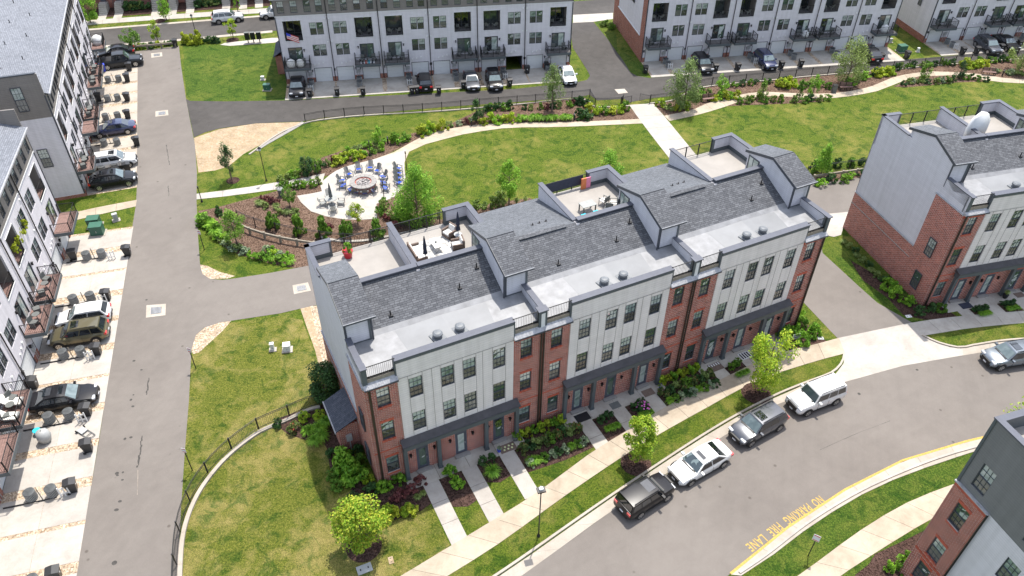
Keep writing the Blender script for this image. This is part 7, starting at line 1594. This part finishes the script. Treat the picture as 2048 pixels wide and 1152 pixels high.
# ================================================================ BALCONY THINGS
def bal_pt(B_, T_, i, a, d, dz=0.04):
    t_ = T_[i]; x = t_['X'](.28+a*3.14, .3+a*3.14)[0]; z = {LN: 1.06, LB: 1.03}.get(B_, 1.0 if B_ is BM else .985)*2.62+dz; p = Matrix.Translation(B_.location) @ Matrix.Rotation(B_.rotation_euler.z, 4, 'Z') @ Vector((x, -d, z)); return p
pc = thing('balcony_chair', (0, 0, 0), 0, 'x', 'chair'); MB().box(-.25, .25, -.25, .25, .38, .43).build('seat', M_chg, pc); MB().box(-.26, .26, .22, .27, .4, .9).build('backrest', M_chg, pc)
for sx in (-1, 1): MB().box(sx*.22, sx*.26, -.25, .25, 0, .38).build('leg_frame', M_chg, pc)
tb = thing('balcony_table', (0, 0, 0), 0, 'x', 'table'); MB().lathe([(.3, .5), (.3, .53)], 14).build('tabletop', M_chg, tb); MB().tube((0, 0, 0), (0, 0, .5), .03, 6).build('stem', M_chg, tb)
fu = [0, 0]
nmz = {id(BM): 'middle', id(BR2): 'right', id(BR3): 'upper right', id(LN): 'near left', id(LB): 'far left'}
for B_, T_ in ((BM, BMt), (BR2, BR2t), (BR3, BR3t), (LN, LNt), (LB, LBt)):
    for i in range(len(T_)):
        if (i*5+len(T_)) % 4 == 3 and B_ is not BM: continue
        nm = nmz[id(B_)]; od = ords[i] if B_ not in (LN,) else ords[len(T_)-1-i]
        for k, (a, d, rz) in enumerate(((.22, .6, 20), (.72, .7, -25))):
            p = bal_pt(B_, T_, i, a, d); lab = f'dark chair at the {"outer" if k else "inner"} end of the {od} balcony, {nm} row'
            if fu[0] == 0: pc.location = p; pc.rotation_euler = (0, 0, B_.rotation_euler.z+R(rz)); pc['label'] = lab; pc['group'] = 'balcony chairs'
            else: copy_tree(pc, p, B_.rotation_euler.z+R(rz), None, lab, 'balcony chairs')
            fu[0] += 1
        p = bal_pt(B_, T_, i, .48, .75); lab = f'round table between two chairs on the {od} balcony, {nm} apartment row'
        if fu[1] == 0: tb.location = p; tb['label'] = lab; tb['group'] = 'balcony tables'
        else: copy_tree(tb, p, 0, None, lab, 'balcony tables')
        fu[1] += 1
def cover(B_, T_, i, a, s, label, mat=None):
    p = bal_pt(B_, T_, i, a, .8); t = thing('covered_furniture', p, B_.rotation_euler.z+.2, label, 'covered furniture'); m = MB(); m.sm = True; m.lathe([(.55*s, 0), (.58*s, .3*s), (.5*s, .75*s), (.2*s, .95*s), (.02, .98*s)], 9); m.build('cover', mat or M_cush, t)
cover(BM, BMt, 0, .25, .95, 'cream covered furniture on the leftmost balcony of the middle row, left lump'); cover(BM, BMt, 0, .6, .9, 'cream covered furniture on the leftmost balcony of the middle row, right lump'); cover(BR2, BR2t, 3, .4, .85, 'white covered grill on a balcony of the right apartment row', M_whitep); cover(BR2, BR2t, 5, .5, 1.0, 'white covered furniture on the last balcony of the right apartment row', M_whitep)
cover(LB, LBt, 5, .4, 1.2, 'white folded parasol and furniture on the farthest balcony of the far left row', M_whitep)
p = bal_pt(BM, BMt, 1, .5, .85, .06); t = thing('striped_rug', p, BM.rotation_euler.z, 'rug striped in white, teal and orange on the second balcony of the middle row', 'rug')
for i in range(9): MB().box(-.9+i*.2, -.72+i*.2, -.5, .5, 0, .015).build('stripe', [M_whitep, M_umbn, M_whitep, M_orf, M_whitep, M_cyan][i % 6], t)
# white loungers on the near brown balcony
for k, u in enumerate((-20.2, -21.6)):
    p = Matrix.Translation(LN.location) @ Matrix.Rotation(LN.rotation_euler.z, 4, 'Z') @ Vector((u, -.9, 2.85)); t = thing('white_lounger', p, LN.rotation_euler.z+R(80), f'white sun lounger on the brown balcony at the left edge, {"farther" if k == 0 else "nearer"} one', 'sun lounger')
    MB().box(-.5, .35, -.35, .35, .25, .35).build('seat_pad', M_cush, t); m = MB(); m.quad([(.35, -.35, .3), (.35, .35, .3), (.85, .35, .75), (.85, -.35, .75)]).quad([(.38, -.35, .24), (.38, .35, .24), (.9, .35, .72), (.9, -.35, .72)]); m.build('back_pad', M_cush, t, fix=False)
    for sx in (-.4, .3): MB().box(sx, sx+.06, -.35, .35, 0, .25).build('leg_frame', M_chg, t)
# hanging baskets in the big loggia
for k in range(4):
    p = Matrix.Translation(LN.location) @ Matrix.Rotation(LN.rotation_euler.z, 4, 'Z') @ Vector((-3.7-1.15*k, -.05, 7.15)); t = thing('hanging_basket', p, 0, f'yellow-green hanging flower basket in the near left loggia, {ords[k]} from the far end', 'hanging basket', 'hanging baskets')
    link('foliage', shrub_proto('gold')[k % 3], t, (0, 0, -.25), k, (.42, .42, .75)); MB().tube((0, 0, .2), (0, 0, 1.4), .012, 3).build('chain', M_black, t)
# flag on the first loggia
t_ = BMt[0]; p = Matrix.Translation(BM.location) @ Matrix.Rotation(BM.rotation_euler.z, 4, 'Z') @ Vector((t_['log'][0]+1.0, -.1, t_['log'][2]+.15)); t = thing('flag', p, BM.rotation_euler.z, 'red and white striped flag draped over the first loggia rail of the middle row', 'flag')
for i in range(7): m = MB(); m.quad([(-.75, -.02, .95-i*.11), (.65, -.05, .35-i*.11), (.65, -.05, .24-i*.11), (-.75, -.02, .84-i*.11)]); m.build('stripe', M_redp if i % 2 == 0 else M_whitep, t, fix=False)
MB().quad([(-.75, -.035, .96), (-.25, -.05, .75), (-.25, -.05, .42), (-.75, -.035, .62)]).build('canton', M_bluet, t, fix=False)
# loggia furniture blobs of the middle row
for i, t_ in enumerate(BMt[1:]+BR2t[:5]):
    B_ = BM if i < 5 else BR2; p = Matrix.Translation(B_.location) @ Matrix.Rotation(B_.rotation_euler.z, 4, 'Z') @ Vector(((t_['log'][0]+t_['log'][1])/2, .9, t_['log'][2]+.02))
    nm = 'middle' if i < 5 else 'right'; k = i if i >= 5 else i+1
    for s in (-1, 1): q = p+Vector((math.cos(B_.rotation_euler.z)*.55*s, math.sin(B_.rotation_euler.z)*.55*s, 0)); copy_tree(gc if (i % 2) else pc, q, B_.rotation_euler.z+R(180+20*s), (.8,)*3, f'{"left" if s < 0 else "right"} chair in the {ords[k % 5+(1 if i<5 else 0)]} upper loggia, {nm} apartment row', 'loggia chairs')
# objects on the near left drives
P = G(93,882); t = thing('covered_grill', (P.x, P.y, .03), 0, 'grey covered grill standing on the drive below the fastback', 'grill'); m = MB(); m.sm = True; m.lathe([(.36, 0), (.5, .5), (.42, .95), (.12, 1.1), (.02, 1.12)], 9); m.build('cover', M_ac, t); MB().lathe([(.2, 1.0), (.05, 1.13)], 8).build('knob', M_chg, t)
P = G(77,868); t = thing('toy_bin', (P.x, P.y, .03), 0, 'turquoise patterned toy tub behind the covered grill', 'tub'); MB().lathe([(.2, 0), (.28, .4), (.25, .42)], 10).build('tub', M_cyan, t)
P = G(173,868); t = thing('hand_truck', (P.x, P.y, .03), R(60), 'blue-grey folding hand cart lying beside the alley below the bins', 'cart'); MB().box(-.25, .25, .1, .7, .1, .16).build('deck', M_ac, t); MB().tube((-.25, -.7, .1), (-.25, .7, .1), .03, 5).tube((.25, -.7, .1), (.25, .7, .1), .03, 5).tube((-.25, -.7, .1), (.25, -.7, .1), .03, 5).tube((-.25, -.3, .1), (.25, -.3, .1), .03, 5).build('frame', M_chg, t, fix=False)
for s in (-1, 1): MB().tube((s*.3, .65, .12), (s*.35, .65, .12), .12, 12).build('wheel', M_tyre, t)
